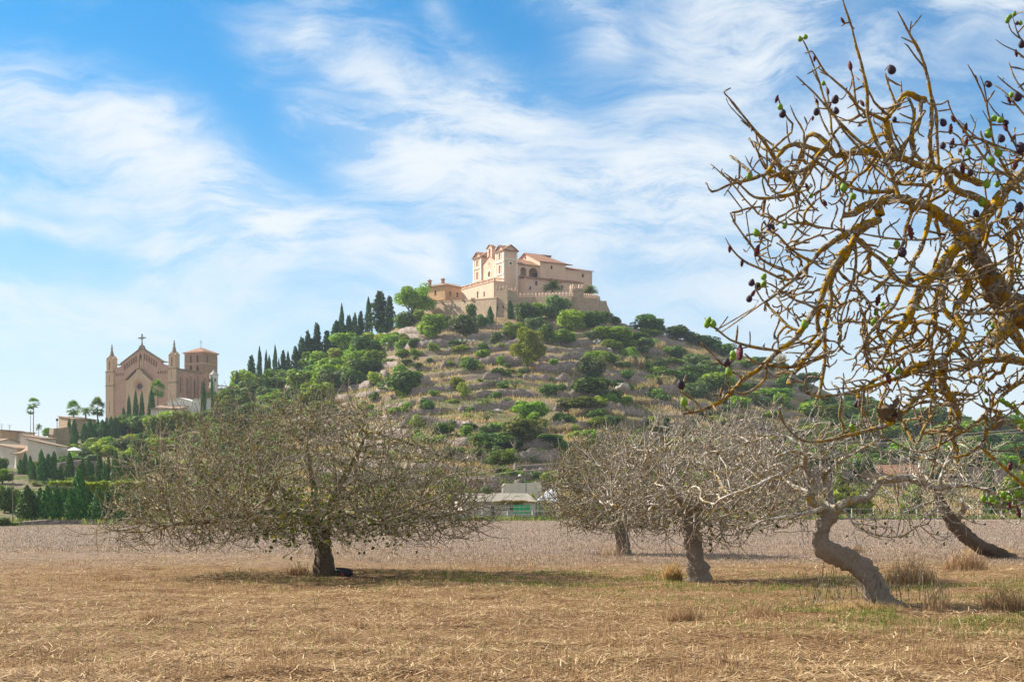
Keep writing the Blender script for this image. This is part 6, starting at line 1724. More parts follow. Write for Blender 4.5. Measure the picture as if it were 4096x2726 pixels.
for (zx, zy, zw, zh), lb in zip(cyp, ords): pl('l', zx, zy, zw, zh, 'cypress', lb, 'cypresses on the left flank of the hill')
con = [(310, 950, 130, 150), (685, 940, 90, 200), (830, 930, 115, 240), (905, 800, 150, 210), (975, 740, 130, 230), (1085, 740, 165, 320), (1205, 750, 150, 245), (1320, 640, 190, 250), (1460, 530, 130, 200), (1600, 490, 100, 210), (1830, 450, 250, 405), (1940, 410, 150, 310), (1420, 560, 130, 120), (1020, 770, 260, 150)]
cl = ['stubby dark conifer at the left end of the skyline', 'feathery conifer within the skyline cypress group', 'ragged conifer right of the skyline cypress group', 'dark dense conifer beside the layered one', 'slim ragged conifer before the layered one', 'tall layered conifer with see-through boughs on the left skyline', 'ragged conifer right of the tall layered one', 'bulky dark conifer at the foot of the tallest cypress', 'ragged conifer between the tallest cypress and the blunt one', 'leaning ragged conifer near the blunt cypress', 'largest ragged conifer near the round-topped pine', 'narrow ragged conifer beside the round-topped pine', 'low conifer behind the tallest cypress', 'low dark conifer under the layered one']
for (zx, zy, zw, zh), lb in zip(con, cl): pl('l', zx, zy, zw, zh, 'conifer', lb, 'ragged conifers on the left flank of the hill')
for zx, zy, zw, zh, k, lb in (
    (230, 1070, 280, 190, 'tree_lime', 'yellow-green broad tree at the left end of the flank'),
    (380, 1170, 280, 200, 'tree_green', 'green tree behind the left fig twigs, below the skyline cypresses'),
    (595, 1140, 250, 220, 'tree_green', 'green round tree below the skyline cypress group'),
    (765, 1140, 280, 190, 'tree_olive', 'grey-green tree right of the skyline cypress group'),
    (1040, 980, 360, 270, 'tree_green', 'large light green tree below the layered conifer'),
    (1280, 1130, 390, 360, 'tree_green', 'largest dark-shaded green tree on the left flank'),
    (1390, 870, 290, 200, 'tree_lime', 'bright yellow-green tree in the middle of the left flank'),
    (1470, 780, 380, 290, 'tree_green', 'broad green tree under the tallest cypress'),
    (1780, 720, 280, 260, 'tree_lime', 'bright yellow-green tree below the largest ragged conifer'),
    (1950, 730, 210, 240, 'tree_green', 'green round tree with visible trunk by the single floodlight'),
    (1755, 980, 270, 290, 'tree_green', 'green tree standing on the bare upper left terrace'),
    (2030, 1250, 450, 330, 'tree_dark', 'large dark green tree above the big fig crown'),
    (2110, 830, 180, 110, 'shrub_green', 'green mounded bush right of the single floodlight'),
    (2260, 820, 140, 110, 'shrub_green', 'second green mounded bush right of the single floodlight'),
    (1580, 965, 90, 55, 'shrub_lime', 'small bright bush on the bare upper left terrace'),
    (2110, 630, 150, 110, 'shrub_olive', 'thin grey-green bush on the golden path'),
    (2240, 710, 160, 120, 'shrub_dark', 'dark bush below the golden path'),
    (1915, 900, 150, 80, 'shrub_green', 'green bush beside the tree on the bare terrace'),
    (2130, 900, 140, 60, 'shrub_olive', 'low olive bush below the two mounded bushes'),
    (2080, 480, 200, 170, 'shrub_dark', 'dark blue-green bush under the round-topped pine'),
    (1210, 1190, 190, 130, 'shrub_lime', 'yellow-green bush below the largest green tree'),
    (630, 1230, 190, 110, 'shrub_lime', 'yellow-green bush above the long left wall'),
    (1850, 470, 200, 90, 'shrub_dark', 'dark scrub below the largest ragged conifer'),
    (1480, 1150, 200, 120, 'shrub_dark', 'dark bush right of the largest green tree'),
    (160, 1230, 220, 190, 'tree_green', 'green tree right of the church apse'),
    (60, 1330, 260, 230, 'tree_green', 'green tree below the church apse'),
    (300, 1400, 260, 180, 'tree_dark', 'dark tree below the left end of the flank'),
): pl('l', zx, zy, zw, zh, k, lb)
# --- church gardens and cypress rows on the left
row1 = [(690, 690, 62, 265), (738, 700, 95, 260), (805, 610, 62, 190), (838, 670, 90, 190), (892, 650, 95, 210), (940, 630, 75, 155), (978, 610, 70, 170), (1020, 645, 120, 200), (1062, 610, 60, 190), (1105, 630, 95, 215), (1150, 620, 80, 210), (1185, 600, 70, 190)]
for i, (zx, zy, zw, zh) in enumerate(row1):
    pl('t', zx, zy, zw, zh, 'cypress', f'{ORD[i].replace("lowest", "first")} dark cypress from the left in the row below the church palms', 'cypresses below the church palms')
ch = [(1230, 405, 58, 85, 'small cypress at the left of four before the church front'), (1283, 385, 58, 180, 'first tall cypress before the church front'), (1350, 360, 66, 205, 'second tall cypress before the church front'), (1412, 360, 62, 195, 'third tall cypress before the church front'), (1506, 360, 88, 220, 'fat cypress beside the shaggy palm before the church')]
for zx, zy, zw, zh, lb in ch: pl('t', zx, zy, zw, zh, 'cypress', lb, 'cypresses before the church front', y=398)
pl('p', 1650, 1230, 95, 375, 'cypress', 'tall cypress in front of the church side wall', y=396)
pl('p', 1775, 1080, 85, 295, 'cypress', 'cypress below the white lantern turret', y=404)
for zx, zy, zw, zh, k, lb in (
    (1330, 570, 360, 240, 'tree_dark', 'wide dark green tree under the church front'),
    (1250, 560, 230, 190, 'tree_green', 'green tree left under the church front'),
    (1470, 590, 280, 240, 'tree_dark', 'dark tree under the white cottages'),
    (1590, 590, 280, 240, 'tree_green', 'light green tree below the white cottages'),
    (1720, 560, 280, 260, 'tree_lime', 'pale yellow-green tree behind the fig twigs below the church'),
    (1860, 560, 280, 240, 'tree_green', 'green tree right of the white cottages'),
    (1230, 760, 260, 190, 'tree_olive', 'round olive tree below the church gardens'),
    (1420, 770, 270, 170, 'tree_olive', 'pale olive by the garden path'),
    (1600, 760, 260, 180, 'tree_lime', 'pale green tree right of the garden path'),
    (480, 600, 120, 100, 'tree_green', 'green tree between the thin palms and the retaining wall'),
    (580, 640, 80, 80, 'shrub_lime', 'yellow-green bush above the pink cottage'),
    (705, 750, 130, 80, 'shrub_lime', 'yellow-green bush right of the pink cottage'),
    (640, 850, 180, 120, 'tree_dark', 'dark bush below the garden parasol'),
    (780, 840, 140, 110, 'tree_green', 'green bush right of the garden parasol'),
    (900, 700, 150, 90, 'shrub_green', 'green garden shrub left of the pergola'),
    (1010, 720, 230, 100, 'shrub_lime', 'bright creeper over the garden pergola'),
    (1085, 790, 170, 100, 'shrub_lime', 'lime green bush below the pergola'),
    (870, 800, 140, 100, 'shrub_dark', 'dark garden shrub under the pergola'),
    (930, 850, 140, 70, 'shrub_olive', 'grey shrub above the second cypress row'),
    (1300, 860, 240, 90, 'shrub_olive', 'olive scrub right of the second cypress row'),
    (50, 1370, 220, 340, 'tree_dark', 'dark broad tree at the left edge by the field'),
    (135, 1370, 130, 240, 'tree_green', 'green tree with bare stem at the left edge'),
    (20, 960, 120, 180, 'tree_dark', 'dark tree at the left edge by the tall house'),
    (30, 1080, 200, 180, 'tree_green', 'green tree at the left edge behind the utility pole'),
    (200, 1270, 280, 160, 'tree_olive', 'grey bare-looking olive behind the dark hedge trees'),
    (500, 1120, 240, 110, 'tree_sparse', 'bare brownish thicket below the second cypress row'),
    (60, 1540, 200, 140, 'shrub_olive', 'olive shrub on the verge at the left edge'),
    (120, 1530, 120, 80, 'shrub_dark', 'dark shrub on the verge near the left edge'),
): pl('t', zx, zy, zw, zh, k, lb)
row2 = [(200, 985, 70, 150), (250, 985, 74, 215), (300, 1000, 66, 200), (330, 1070, 95, 205), (412, 1075, 110, 330), (480, 1060, 115, 275), (540, 1040, 100, 280), (600, 1070, 85, 180), (632, 1080, 95, 150), (692, 1080, 115, 310), (820, 1090, 95, 255), (880, 1080, 95, 270), (920, 1075, 66, 205), (990, 1100, 95, 320), (1040, 1100, 66, 240), (1080, 1080, 66, 285), (1150, 1090, 105, 335), (1215, 1080, 95, 235), (1290, 1080, 95, 285), (1330, 1060, 66, 210), (1385, 1030, 76, 315), (1450, 980, 86, 305), (1500, 970, 66, 115), (1550, 960, 76, 165), (1620, 990, 80, 160), (1700, 990, 80, 140)]
for i, (zx, zy, zw, zh) in enumerate(row2):
    w_ = ['first', 'second', 'third', 'fourth', 'fifth', 'sixth', 'seventh', 'eighth', 'ninth', 'tenth', 'eleventh', 'twelfth', 'thirteenth', 'fourteenth', 'fifteenth', 'sixteenth', 'seventeenth', 'eighteenth', 'nineteenth', 'twentieth', 'twenty-first', 'twenty-second', 'twenty-third', 'twenty-fourth', 'twenty-fifth', 'twenty-sixth'][i]
    pl('t', zx, zy, zw, zh, 'cypress', f'{w_} dark cypress from the left in the long row above the hedge', 'cypresses in the long row above the hedge')
row3 = [(270, 1460, 165, 330), (325, 1430, 120, 250), (400, 1450, 145, 300), (470, 1450, 140, 320), (560, 1450, 140, 320), (640, 1450, 150, 310), (712, 1440, 120, 290), (790, 1470, 130, 520), (880, 1450, 150, 290), (980, 1450, 150, 300), (1070, 1450, 150, 290), (1160, 1440, 150, 270), (1250, 1440, 150, 260), (1350, 1430, 150, 240)]
for i, (zx, zy, zw, zh) in enumerate(row3):
    lb = 'tallest slim cypress standing proud of the field-edge hedge trees' if zh > 400 else f'{ORD[i].replace("lowest", "first")} dense dark conifer from the left along the field edge'
    pl('t', zx, zy, zw * 1.35, zh * 1.08, 'cypress', lb, 'dark conifers along the field edge', y=148 + 4 * (i % 3))
hv, hf = clump_crown(9000, 60, 0.075, 601, 1.0, 0.85, (0.10, 0.2), 0.35, 0, 0.3)
c0, c1 = WT(440, 1200, 163), WT(1800, 1200, 172)
g = np.random.default_rng(602); n = 16000
s = g.random(n); hz = g.random(n) ** 0.6; top = np.abs(g.normal(0, 1, n)) < 0.9
zt = WT(0, 1082, 166).z
px_ = c0.x + (c1.x - c0.x) * s; dz = np.where(top, zt - 0.6 * g.random(n) ** 2, zt * hz) + 0.35 * (vnoise(s * 60, s * 0, 61) - 0.5) * 2
dy = np.where(top, g.uniform(-1.3, 1.3, n), -1.3 + 0.25 * g.random(n))
cc = np.stack([px_, 166 + 5 * s + dy, dz], -1)
nr = np.stack([g.normal(0, 0.5, n), np.where(top, -0.2, -1.0) + g.normal(0, 0.4, n), np.where(top, 1.0, 0.3) + g.normal(0, 0.4, n)], -1)
V, F = leaf_quads(cc, nr, 0.42, g)
tag(link('hedge', np_mesh('hedge_leaves', V, [F], M['leaf_lime'])), 'long clipped bright green hedge behind the field-edge conifers', 'hedge')
# palms
def palm_px(kind, zx, zc, wz, zbase, y, label, fr_='t'):
    ox, oy, s_ = FR[fr_]
    top = {'tall_fan_palm': 0.13, 'fan_palm': 0.5, 'feather_palm': 0.35}[kind] * wz
    wz *= 1.3; pxx, pyb, pyt = ox + zx / s_, oy + zbase / s_, oy + (zc - top) / s_
    x = (pxx - CX) / FPX * y; z0 = EYE + (HY - pyb) / FPX * y - 1.0; zt_ = EYE + (HY - pyt) / FPX * y
    return place(kind, (x, y, z0), wz / s_ / FPX * y, zt_ - z0, label, 'palms of the village')
palm_px('tall_fan_palm', 335, 235, 118, 600, 340, 'tallest thin-stemmed fan palm by the village houses')
palm_px('tall_fan_palm', 302, 315, 80, 600, 338, 'shorter thin-stemmed fan palm leaning beside the tallest')
palm_px('fan_palm', 730, 300, 135, 470, 392, 'shaggy fan palm at the left of the church')
palm_px('fan_palm', 972, 265, 140, 500, 394, 'tall shaggy fan palm nearest the church corner')
palm_px('feather_palm', 852, 345, 215, 490, 388, 'spreading feather palm between two fan palms')
palm_px('feather_palm', 385, 480, 85, 600, 336, 'stubby dead-looking palm with thick dark trunk')
palm_px('fan_palm', 955, 900, 215, 1220, 404, 'shaggy lit fan palm in front of the church rose window', 'p')
palm_px('feather_palm', 1230, 790, 130, 850, 262, 'small garden palm right of the pergola')
# --- mid ground on the right and along the verge
for zx, zy, zw, zh, k, lb in (
    (700, 940, 330, 190, 'shrub_lime', 'bright green bramble behind the S-shaped fig trunk'),
    (560, 960, 180, 120, 'shrub_green', 'green bramble left of the bright one'),
    (2250, 860, 260, 190, 'shrub_lime', 'yellow-green garden shrubs at the right edge'),
    (2080, 830, 200, 110, 'shrub_green', 'green shrub beyond the right fence'),
    (1280, 860, 220, 90, 'shrub_green', 'green shrub before the farmhouse'),
    (2030, 720, 120, 400, 'cypress', 'tall yellowish cypress right of the farmhouse'),
    (600, 640, 110, 90, 'shrub_green', 'small round bush left of the farmhouse'),
): pl('r', zx, zy, zw, zh, k, lb, y=222)
for zx, zy, zw, zh, k, lb in (
    (830, 545, 110, 90, 'shrub_olive', 'weedy shrub behind the shed, left of the palm'),
    (1280, 560, 110, 90, 'shrub_lime', 'yellowing shrub at the right end of the shed'),
    (330, 420, 260, 130, 'shrub_green', 'green shrub behind the left end of the shed'),
    (700, 470, 230, 90, 'shrub_olive', 'dry brushwood behind the shed'),
): pl('m', zx, zy, zw, zh, k, lb, y=212)
# --- the wood on the right slope: many alike
gr = np.random.default_rng(77)
for i in range(110):
    px = gr.uniform(830, 1480); pb = np.interp(px, [830, 1000, 1200, 1500], [1660, 1600, 1530, 1420]) + gr.random() ** 1.3 * 330
    if px > 1080 and pb > np.interp(px, [1080, 1500], [1720, 1500]) and gr.random() < 0.7: continue
    y = hit(px, pb)
    if y is None: continue
    w = gr.uniform(70, 130)
    at_px(gr.choice(['tree_green', 'tree_green', 'tree_olive', 'tree_dark', 'tree_dark']), px, pb, w, w * gr.uniform(0.7, 0.95), 'rounded garden tree on the green slope between church and hill, behind the broad fig', 'trees between church and hill', y)
for i in range(150):
    px = gr.uniform(3150, 4330); pb = gr.uniform(1640, 1925)
    if pb < 1700 and px < 3480 and gr.random() < 0.5: continue
    y = hit(px, pb)
    if y is None: continue
    k = gr.choice(['tree_dark', 'tree_dark', 'tree_green', 'tree_olive', 'bright_pine'])
    w = gr.uniform(70, 125)
    at_px(k, px, pb, w, w * gr.uniform(0.7, 0.95), 'rounded tree of the mixed wood on the slope beyond the near fig tree', 'trees of the wood on the right slope', y)
for i in range(26):
    px = 3420 + i * 36 + gr.uniform(-12, 12); y = ridge_y(px) - 3
    x = (px - CX) / FPX * y; z = float(terrain(x, y))
    w = gr.uniform(5, 9)
    place(gr.choice(['tree_dark', 'tree_olive', 'tree_green']), (x, y, z - 0.4), w, w * gr.uniform(0.6, 0.85), 'low tree along the far right skyline', 'trees along the far right skyline')
for i in range(75):
    px = gr.uniform(120, 900); pb = gr.uniform(1765, 1985)
    y = hit(px, pb)
    if y is None: continue
    w = gr.uniform(34, 75)
    at_px(gr.choice(['shrub_green', 'shrub_lime', 'shrub_olive', 'tree_green', 'shrub_dark']), px, pb, w, w * gr.uniform(0.55, 0.9), 'leafy shrub of the gardens below the church, between the cypress rows', 'shrubs of the gardens below the church', y)
# --- scattered scrub: nothing tells these apart
cnt = 0
MASS = []
for i in range(2600):
    if cnt >= 330: break
    px = gr.uniform(1000, 3450); pb = gr.uniform(1330, 1960)
    y = hit(px, pb)
    if y is None or y > 440: continue
    right = px > 2350
    if px < 1500 and gr.random() < 0.4: continue
    if not right and pb < 1750 and gr.random() < 0.25: continue
    k = gr.choice(['shrub_green', 'shrub_dark', 'shrub_olive', 'shrub_lime'], p=[0.34, 0.22, 0.26, 0.18])
    w = gr.uniform(16, 62) * (1.6 if right else 1)
    cnt += 1
    if w < 62:
        x = (px - CX) / FPX * y; ww = w / FPX * y * 1.38; s = np.array([ww / 2, ww / 2, ww * gr.uniform(0.45, 0.75) / 1.5])
        MASS.append((k, np.array([x, y, float(terrain(x, y)) - 0.25]), s, gr.uniform(0, 6.28)))
        continue
    kn = {'shrub_green': 'green', 'shrub_dark': 'dark green', 'shrub_olive': 'grey-green', 'shrub_lime': 'yellow-green'}[k]
    zone = 'right shoulder' if right else ('lower terraces' if pb > 1700 else 'upper terraces')
    at_px(k, px, pb, w, w * gr.uniform(0.45, 0.75), f'small {kn} scrub bush scattered over the {zone} of the hill', f'small {kn} bushes on the {zone}', y)
def scrub_mass():
    Vs, Fs, Ms, b, kinds = [], [], [], 0, ['shrub_green', 'shrub_dark', 'shrub_olive', 'shrub_lime']
    for k, o, s, a in MASS:
        me = PROTO[k][int(a * 10) % 3][0]; n = len(me.vertices)
        v = np.empty(n * 3, np.float32); me.vertices.foreach_get('co', v); v = v.reshape(-1, 3)
        v = np.stack([v[:, 0] * math.cos(a) - v[:, 1] * math.sin(a), v[:, 0] * math.sin(a) + v[:, 1] * math.cos(a), v[:, 2]], -1) * s + o
        Vs.append(v); Fs.append(np.arange(n).reshape(-1, 4) + b); Ms.append(np.full(n // 4, kinds.index(k))); b += n
    tag(link('scrub', np_mesh('scrub', np.concatenate(Vs), [np.concatenate(Fs)], [M[k.replace('shrub', 'leaf')] for k in kinds], midx=np.concatenate(Ms))), 'low mixed scrub spread thinly over the hillside terraces', 'scrub', kind='stuff')
scrub_mass()
rz = [('c', 430, 460, 240, 75, 7), ('c', 650, 620, 300, 85, 12), ('c', 800, 470, 120, 90, 3), ('c', 1100, 560, 240, 90, 6), ('c', 820, 820, 200, 110, 4), ('c', 670, 850, 100, 90, 1), ('c', 650, 980, 240, 70, 5), ('c', 1230, 930, 130, 80, 3), ('c', 1500, 750, 160, 60, 3), ('c', 1850, 720, 220, 70, 5), ('b', 1980, 690, 420, 90, 8), ('b', 1700, 850, 330, 90, 9), ('c', 1900, 560, 200, 60, 3), ('b', 2250, 720, 200, 90, 4), ('c', 200, 1090, 200, 70, 4)]
for (fr_, zx, zy, zw, zh, m_) in rz:
    for j in range(m_):
        ox, oy, s_ = FR[fr_]
        a = zx + (gr.random() - 0.5) * zw; b_ = zy + (gr.random() - 0.5) * zh * 0.3
        at_px('reed', ox + a / s_, oy + b_ / s_, zh * 0.75 / s_, zh * gr.uniform(0.8, 1.1) / s_, 'golden clump of tall plumed reed grass on the right shoulder of the hill', 'golden reed clumps on the right shoulder')
# prickly pear, dead tree, boulders
def prickly_pear():
    y = hit(2320, 1570) or 380; x = (2320 - CX) / FPX * y; z = float(terrain(x, y - 1.5))
    m, nt, o = new_mat('cactus_pad'); bsdf(nt, o, (0.22, 0.28, 0.17), 0.6)
    V, F, b = [], [], 0
    g = random.Random(3)
    mb = MB()
    for i in range(26):
        cx, cz = x + g.uniform(-1.9, 1.9), z + g.uniform(0.5, 3.2); cy = y - 2.6 + g.uniform(-0.5, 0.5); rr = g.uniform(0.26, 0.42); a = g.uniform(-0.7, 0.7); t = g.uniform(-0.5, 0.5)
        st = len(mb.v)
        for off in (-0.06, 0.06):
            for k in range(10):
                th = k * 6.283 / 10; lx, lz = rr * 0.75 * math.cos(th), rr * 1.15 * math.sin(th)
                lx, lz = lx * math.cos(t) - lz * math.sin(t), lx * math.sin(t) + lz * math.cos(t)
                mb.v.append((cx + lx * math.cos(a) - off * math.sin(a), cy + lx * math.sin(a) + off * math.cos(a), cz + lz))
        mb.f.append(tuple(st + k for k in range(10))); mb.f.append(tuple(st + 10 + k for k in reversed(range(10))))
        for k in range(10): mb.f.append((st + k, st + (k + 1) % 10, st + 10 + (k + 1) % 10, st + 10 + k))
    mb.bar((x, y - 2.6, z - 0.3), (x + 0.1, y - 2.6, z + 1.4), 0.18, 6)
    tag(mb.build('prickly_pear', m), 'pale prickly pear cactus in the dark thicket', 'cactus')
prickly_pear()
def dead_tree(px, pb, hpx, label, seed):
    y = hit(px, pb) or 300; x = (px - CX) / FPX * y; z = float(terrain(x, y)); h = hpx / FPX * y
    g = random.Random(seed); Vs, Fs, b = [], [], 0
    def br(p, d, l, r, n):
        nonlocal b
        pts = [p]
        for i in range(4):
            d = (d + Vector((g.uniform(-.25, .25), g.uniform(-.25, .25), g.uniform(-.05, .2)))).normalized(); pts.append(pts[-1] + d * l / 4)
        V, F = tube([tuple(q) for q in pts], [r, r * .85, r * .7, r * .55, r * .35], 5); Vs.append(V); Fs.append(F + b); b += len(V)
        if n:
            for q in (2, 3, 4, 4): br(pts[q], (d + Vector((g.uniform(-1, 1), g.uniform(-1, 1), g.uniform(0, .8)))).normalized(), l * g.uniform(.4, .6), r * .5, n - 1)
    br(Vector((0, 0, -0.3)), Vector((0.05, 0, 1)), h * 0.6, 0.16, 2)
    o = link('dead_tree', np_mesh('dead_tree', np.concatenate(Vs), [np.concatenate(Fs)], M['bark_grey'], True)); o.location = (x, y, z)
    tag(o, label, 'dead tree')
dead_tree(1600 + 1210 / 2.613, 1400 + 1110 / 2.613, 85, 'bare grey dead tree before the dense pine', 1)
dead_tree(1600 + 725 / 2.613, 1400 + 1225 / 2.613, 50, 'pale bare dead tree behind the right twigs of the big fig', 2)
dead_tree(1600 + 640 / 2.613, 1400 + 865 / 2.613, 60, 'small dark bare tree on the reddish plot', 4)
def boulder(px, pb, w, h, label, seed):
    y = hit(px, pb) or 400; x = (px - CX) / FPX * y; z = float(terrain(x, y)); s = FPX / y
    import bmesh
    bm = bmesh.new(); bmesh.ops.create_icosphere(bm, subdivisions=3, radius=1)
    for v in bm.verts:
        n_ = v.co.normalized(); k = 0.7 + 0.5 * float(vnoise(n_.x * 2.2 + seed * 9 + 7, n_.y * 2.2 + n_.z * 1.7 + 5, seed))
        v.co = Vector((n_.x * k * w / s / 2, n_.y * k * w / s / 2.6, n_.z * k * h / s / 1.5))
    me = bpy.data.meshes.new('boulder'); bm.to_mesh(me); bm.free(); me.materials.append(M['rock'])
    o = link('boulder', me); o.location = (x, y, z + h / s * 0.25); tag(o, label, 'boulder')
for i, (fr_, zx, zy, zw, zh, lb) in enumerate([('c', 325, 495, 60, 50, 'pale boulder at the top of the ruined terrace wall'), ('c', 240, 550, 70, 40, 'white rock below the pale boulder'), ('c', 345, 995, 60, 35, 'white rock below the grey outcrop, left'), ('c', 415, 1000, 50, 40, 'white rock below the grey outcrop, right'), ('c', 260, 900, 150, 80, 'grey slanting rock outcrop, left part'), ('c', 440, 850, 170, 80, 'grey rock outcrop, right part'), ('b', 1030, 650, 120, 40, 'rubble boulder on the collapsed terrace'), ('c', 1580, 1155, 70, 40, 'grey boulder low on the right slope'), ('b', 760, 1170, 130, 60, 'blue-grey rock face left of the rounded pine')]):
    ox, oy, s_ = FR[fr_]; boulder(ox + zx / s_, oy + zy / s_, zw / s_, zh / s_, lb, i + 1)

# ------------------------------------------------------------------ fig trees
M['fig_bark'] = mat_bark('fig_bark', (0.29, 0.245, 0.15), (0.06, 0.05, 0.028), (0.34, 0.275, 0.03), (0.50, 0.45, 0.37), 0.2, 7.0, 0.007)
M['fig_bark_lichen'] = mat_bark('fig_bark_lichen', (0.27, 0.21, 0.15), (0.075, 0.055, 0.04), (0.56, 0.33, 0.010), (0.52, 0.50, 0.46), 0.56, 24.0, 0.010)
M['fig_trunk_bark'] = mat_bark('fig_trunk_bark', (0.31, 0.26, 0.215), (0.18, 0.15, 0.12), (0.33, 0.22, 0.05), (0.30, 0.255, 0.21), -0.5, 11.0, 0.02)
M['fig_trunk_dark'] = mat_bark('fig_trunk_dark', (0.16, 0.115, 0.08), (0.075, 0.055, 0.042), (0.33, 0.22, 0.03), (0.19, 0.15, 0.12), -0.5, 11.0, 0.02)
M['fig_bark_pale'] = mat_bark('fig_bark_pale', (0.42, 0.37, 0.30), (0.11, 0.09, 0.068), (0.42, 0.28, 0.03), (0.62, 0.58, 0.52), 0.2, 8.0, 0.012)
M['fig_trunk_lichen'] = mat_bark('fig_trunk_lichen', (0.22, 0.17, 0.125), (0.055, 0.042, 0.032), (0.40, 0.23, 0.015), (0.40, 0.38, 0.35), 0.30, 18.0, 0.010)
M['leaf_fig'] = mat_leaf('leaf_fig', (0.04, 0.06, 0.008), (0.10, 0.135, 0.015), (0.28, 0.28, 0.025), 0.35, 0.05)
M['fig_green'] = mat_plain('green_fig_skin', (0.17, 0.30, 0.03), 0.6, 0.3, 60, 0, 0.25)
M['fig_dark'] = mat_plain('dark_fig_skin', (0.045, 0.028, 0.05), 0.65, 0.5, 60, 0.003, 0.25)
M['fig_wither'] = mat_plain('withered_fig_skin', (0.10, 0.025, 0.03), 0.7, 0.5, 60, 0.004)

def resample(pts, rad, step):
    """Catmull-Rom through the points, about step apart"""
    p = np.asarray(pts, float); r = np.asarray(rad, float)
    if len(p) == 1: return p, r
    q = np.vstack([2 * p[0] - p[1], p, 2 * p[-1] - p[-2]])
    O, Rr = [], []
    for i in range(len(p) - 1):
        p0, p1, p2, p3 = q[i:i + 4]
        n = max(1, int(np.linalg.norm(p2 - p1) / step + 0.5))
        for k in range(n):
            t = k / n
            O.append(0.5 * (2 * p1 + (p2 - p0) * t + (2 * p0 - 5 * p1 + 4 * p2 - p3) * t * t + (3 * p1 - p0 - 3 * p2 + p3) * t ** 3))
            Rr.append(r[i] + (r[i + 1] - r[i]) * t)
    O.append(p[-1]); Rr.append(r[-1])
    return np.array(O), np.array(Rr)

class Skel:
    """branch skeleton: points, parent index, given radius (0 = to be worked out from what it carries)"""
    def __init__(s):
        s.p, s.par, s.r, s.limb = [], [], [], []
    def add(s, p, par, r=0.0, limb=-1):
        s.p.append(np.asarray(p, float)); s.par.append(par); s.r.append(r); s.limb.append(limb)
        return len(s.p) - 1
    def nearest(s, q):
        a = np.array(s.p); return int(np.argmin(((a - q) ** 2).sum(1)))
    def line(s, pts, rad, step, limb, attach=True, jitter=0.0, g=None):
        P_, R_ = resample(pts, rad, step)
        par = -1
        st = 0
        if attach and s.p:
            par = s.nearest(P_[0])
            if np.linalg.norm(s.p[par] - P_[0]) < step * 1.2: st = 1
        ids = []
        for i in range(st, len(P_)):
            q = P_[i] + (g.normal(0, jitter, 3) * min(1, R_[i] / 0.03) if (g is not None and jitter) else 0)
            par = s.add(q, par, R_[i], limb); ids.append(par)
        return ids

def colonize(sk, attr, step, kill, infl, g, trop=(0, 0, 0.1), jit=0.25, iters=120, maxn=20000, first=0, kids=3):
    attr = np.asarray(attr, float)
    pts = np.array(sk.p)
    nd = np.full(len(attr), 1e9); ni = np.zeros(len(attr), int)
    def upd(new, base):
        nonlocal nd, ni
        for c in range(0, len(new), 400):
            blk = new[c:c + 400]
            d = ((attr[:, None, :] - blk[None, :, :]) ** 2).sum(-1)
            m = d.argmin(1); dm = d[np.arange(len(attr)), m]
            k = dm < nd; nd[k] = dm[k]; ni[k] = m[k] + base + c
    upd(pts[first:], first)
    nk = np.zeros(maxn + 10, int)
    for q in sk.par:
        if q >= 0: nk[q] += 1
    trop = np.array(trop)
    for it in range(iters):
        al = nd > kill * kill
        attr, nd, ni = attr[al], nd[al], ni[al]
        ac = nd < infl * infl
        if not ac.any() or len(sk.p) > maxn: break
        src = ni[ac]
        v = attr[ac] - np.array(sk.p)[src]
        v /= np.linalg.norm(v, axis=1, keepdims=True) + 1e-9
        us, inv = np.unique(src, return_inverse=True)
        acc = np.zeros((len(us), 3)); np.add.at(acc, inv, v)
        base = len(sk.p); new = []
        for k, u in enumerate(us):
            if nk[u] >= kids: continue
            d = acc[k] / (np.linalg.norm(acc[k]) + 1e-9)
            if sk.par[u] >= 0:
                b = sk.p[u] - sk.p[sk.par[u]]; d = d + 0.62 * b / (np.linalg.norm(b) + 1e-9)
            d = d + trop + g.normal(0, jit, 3); d /= np.linalg.norm(d) + 1e-9
            q = sk.p[u] + d * step
            new.append(q); nk[u] += 1
            sk.add(q, int(u), 0.0, sk.limb[u])
        if not new: break
        upd(np.array(new), base)

def shoots(sk, g, n_range, ln, seg, up, spread, outc=None, prob=1.0, minz=-1e9):
    """young shoots from every tip, curving upwards"""
    has = set(sk.par)
    tips = [i for i in range(len(sk.p)) if i not in has]
    for i in tips:
        if g.random() > prob: continue
        b = sk.p[i] - sk.p[sk.par[i]]; b /= np.linalg.norm(b) + 1e-9
        for k in range(int(g.integers(*n_range))):
            d = b + g.normal(0, spread, 3); d /= np.linalg.norm(d)
            l = g.uniform(*ln); m = max(2, int(l / seg)); par = i
            for j in range(m):
                d = d + np.array([0, 0, up]) + g.normal(0, 0.07, 3); d /= np.linalg.norm(d)
                q = sk.p[par] + d * l / m
                if q[2] < minz: break
                par = sk.add(q, par, 0.0, sk.limb[i])

def radii(sk, r0, p=2.2, cap=None):
    n = len(sk.p); w = np.zeros(n); r = np.zeros(n)
    for i in range(n - 1, -1, -1):
        c = max(w[i], r0 ** p)
        rr = c ** (1 / p)
        if cap: rr = min(rr, cap)
        r[i] = sk.r[i] if sk.r[i] > 0 else rr
        if sk.par[i] >= 0: w[sk.par[i]] += c
    return r

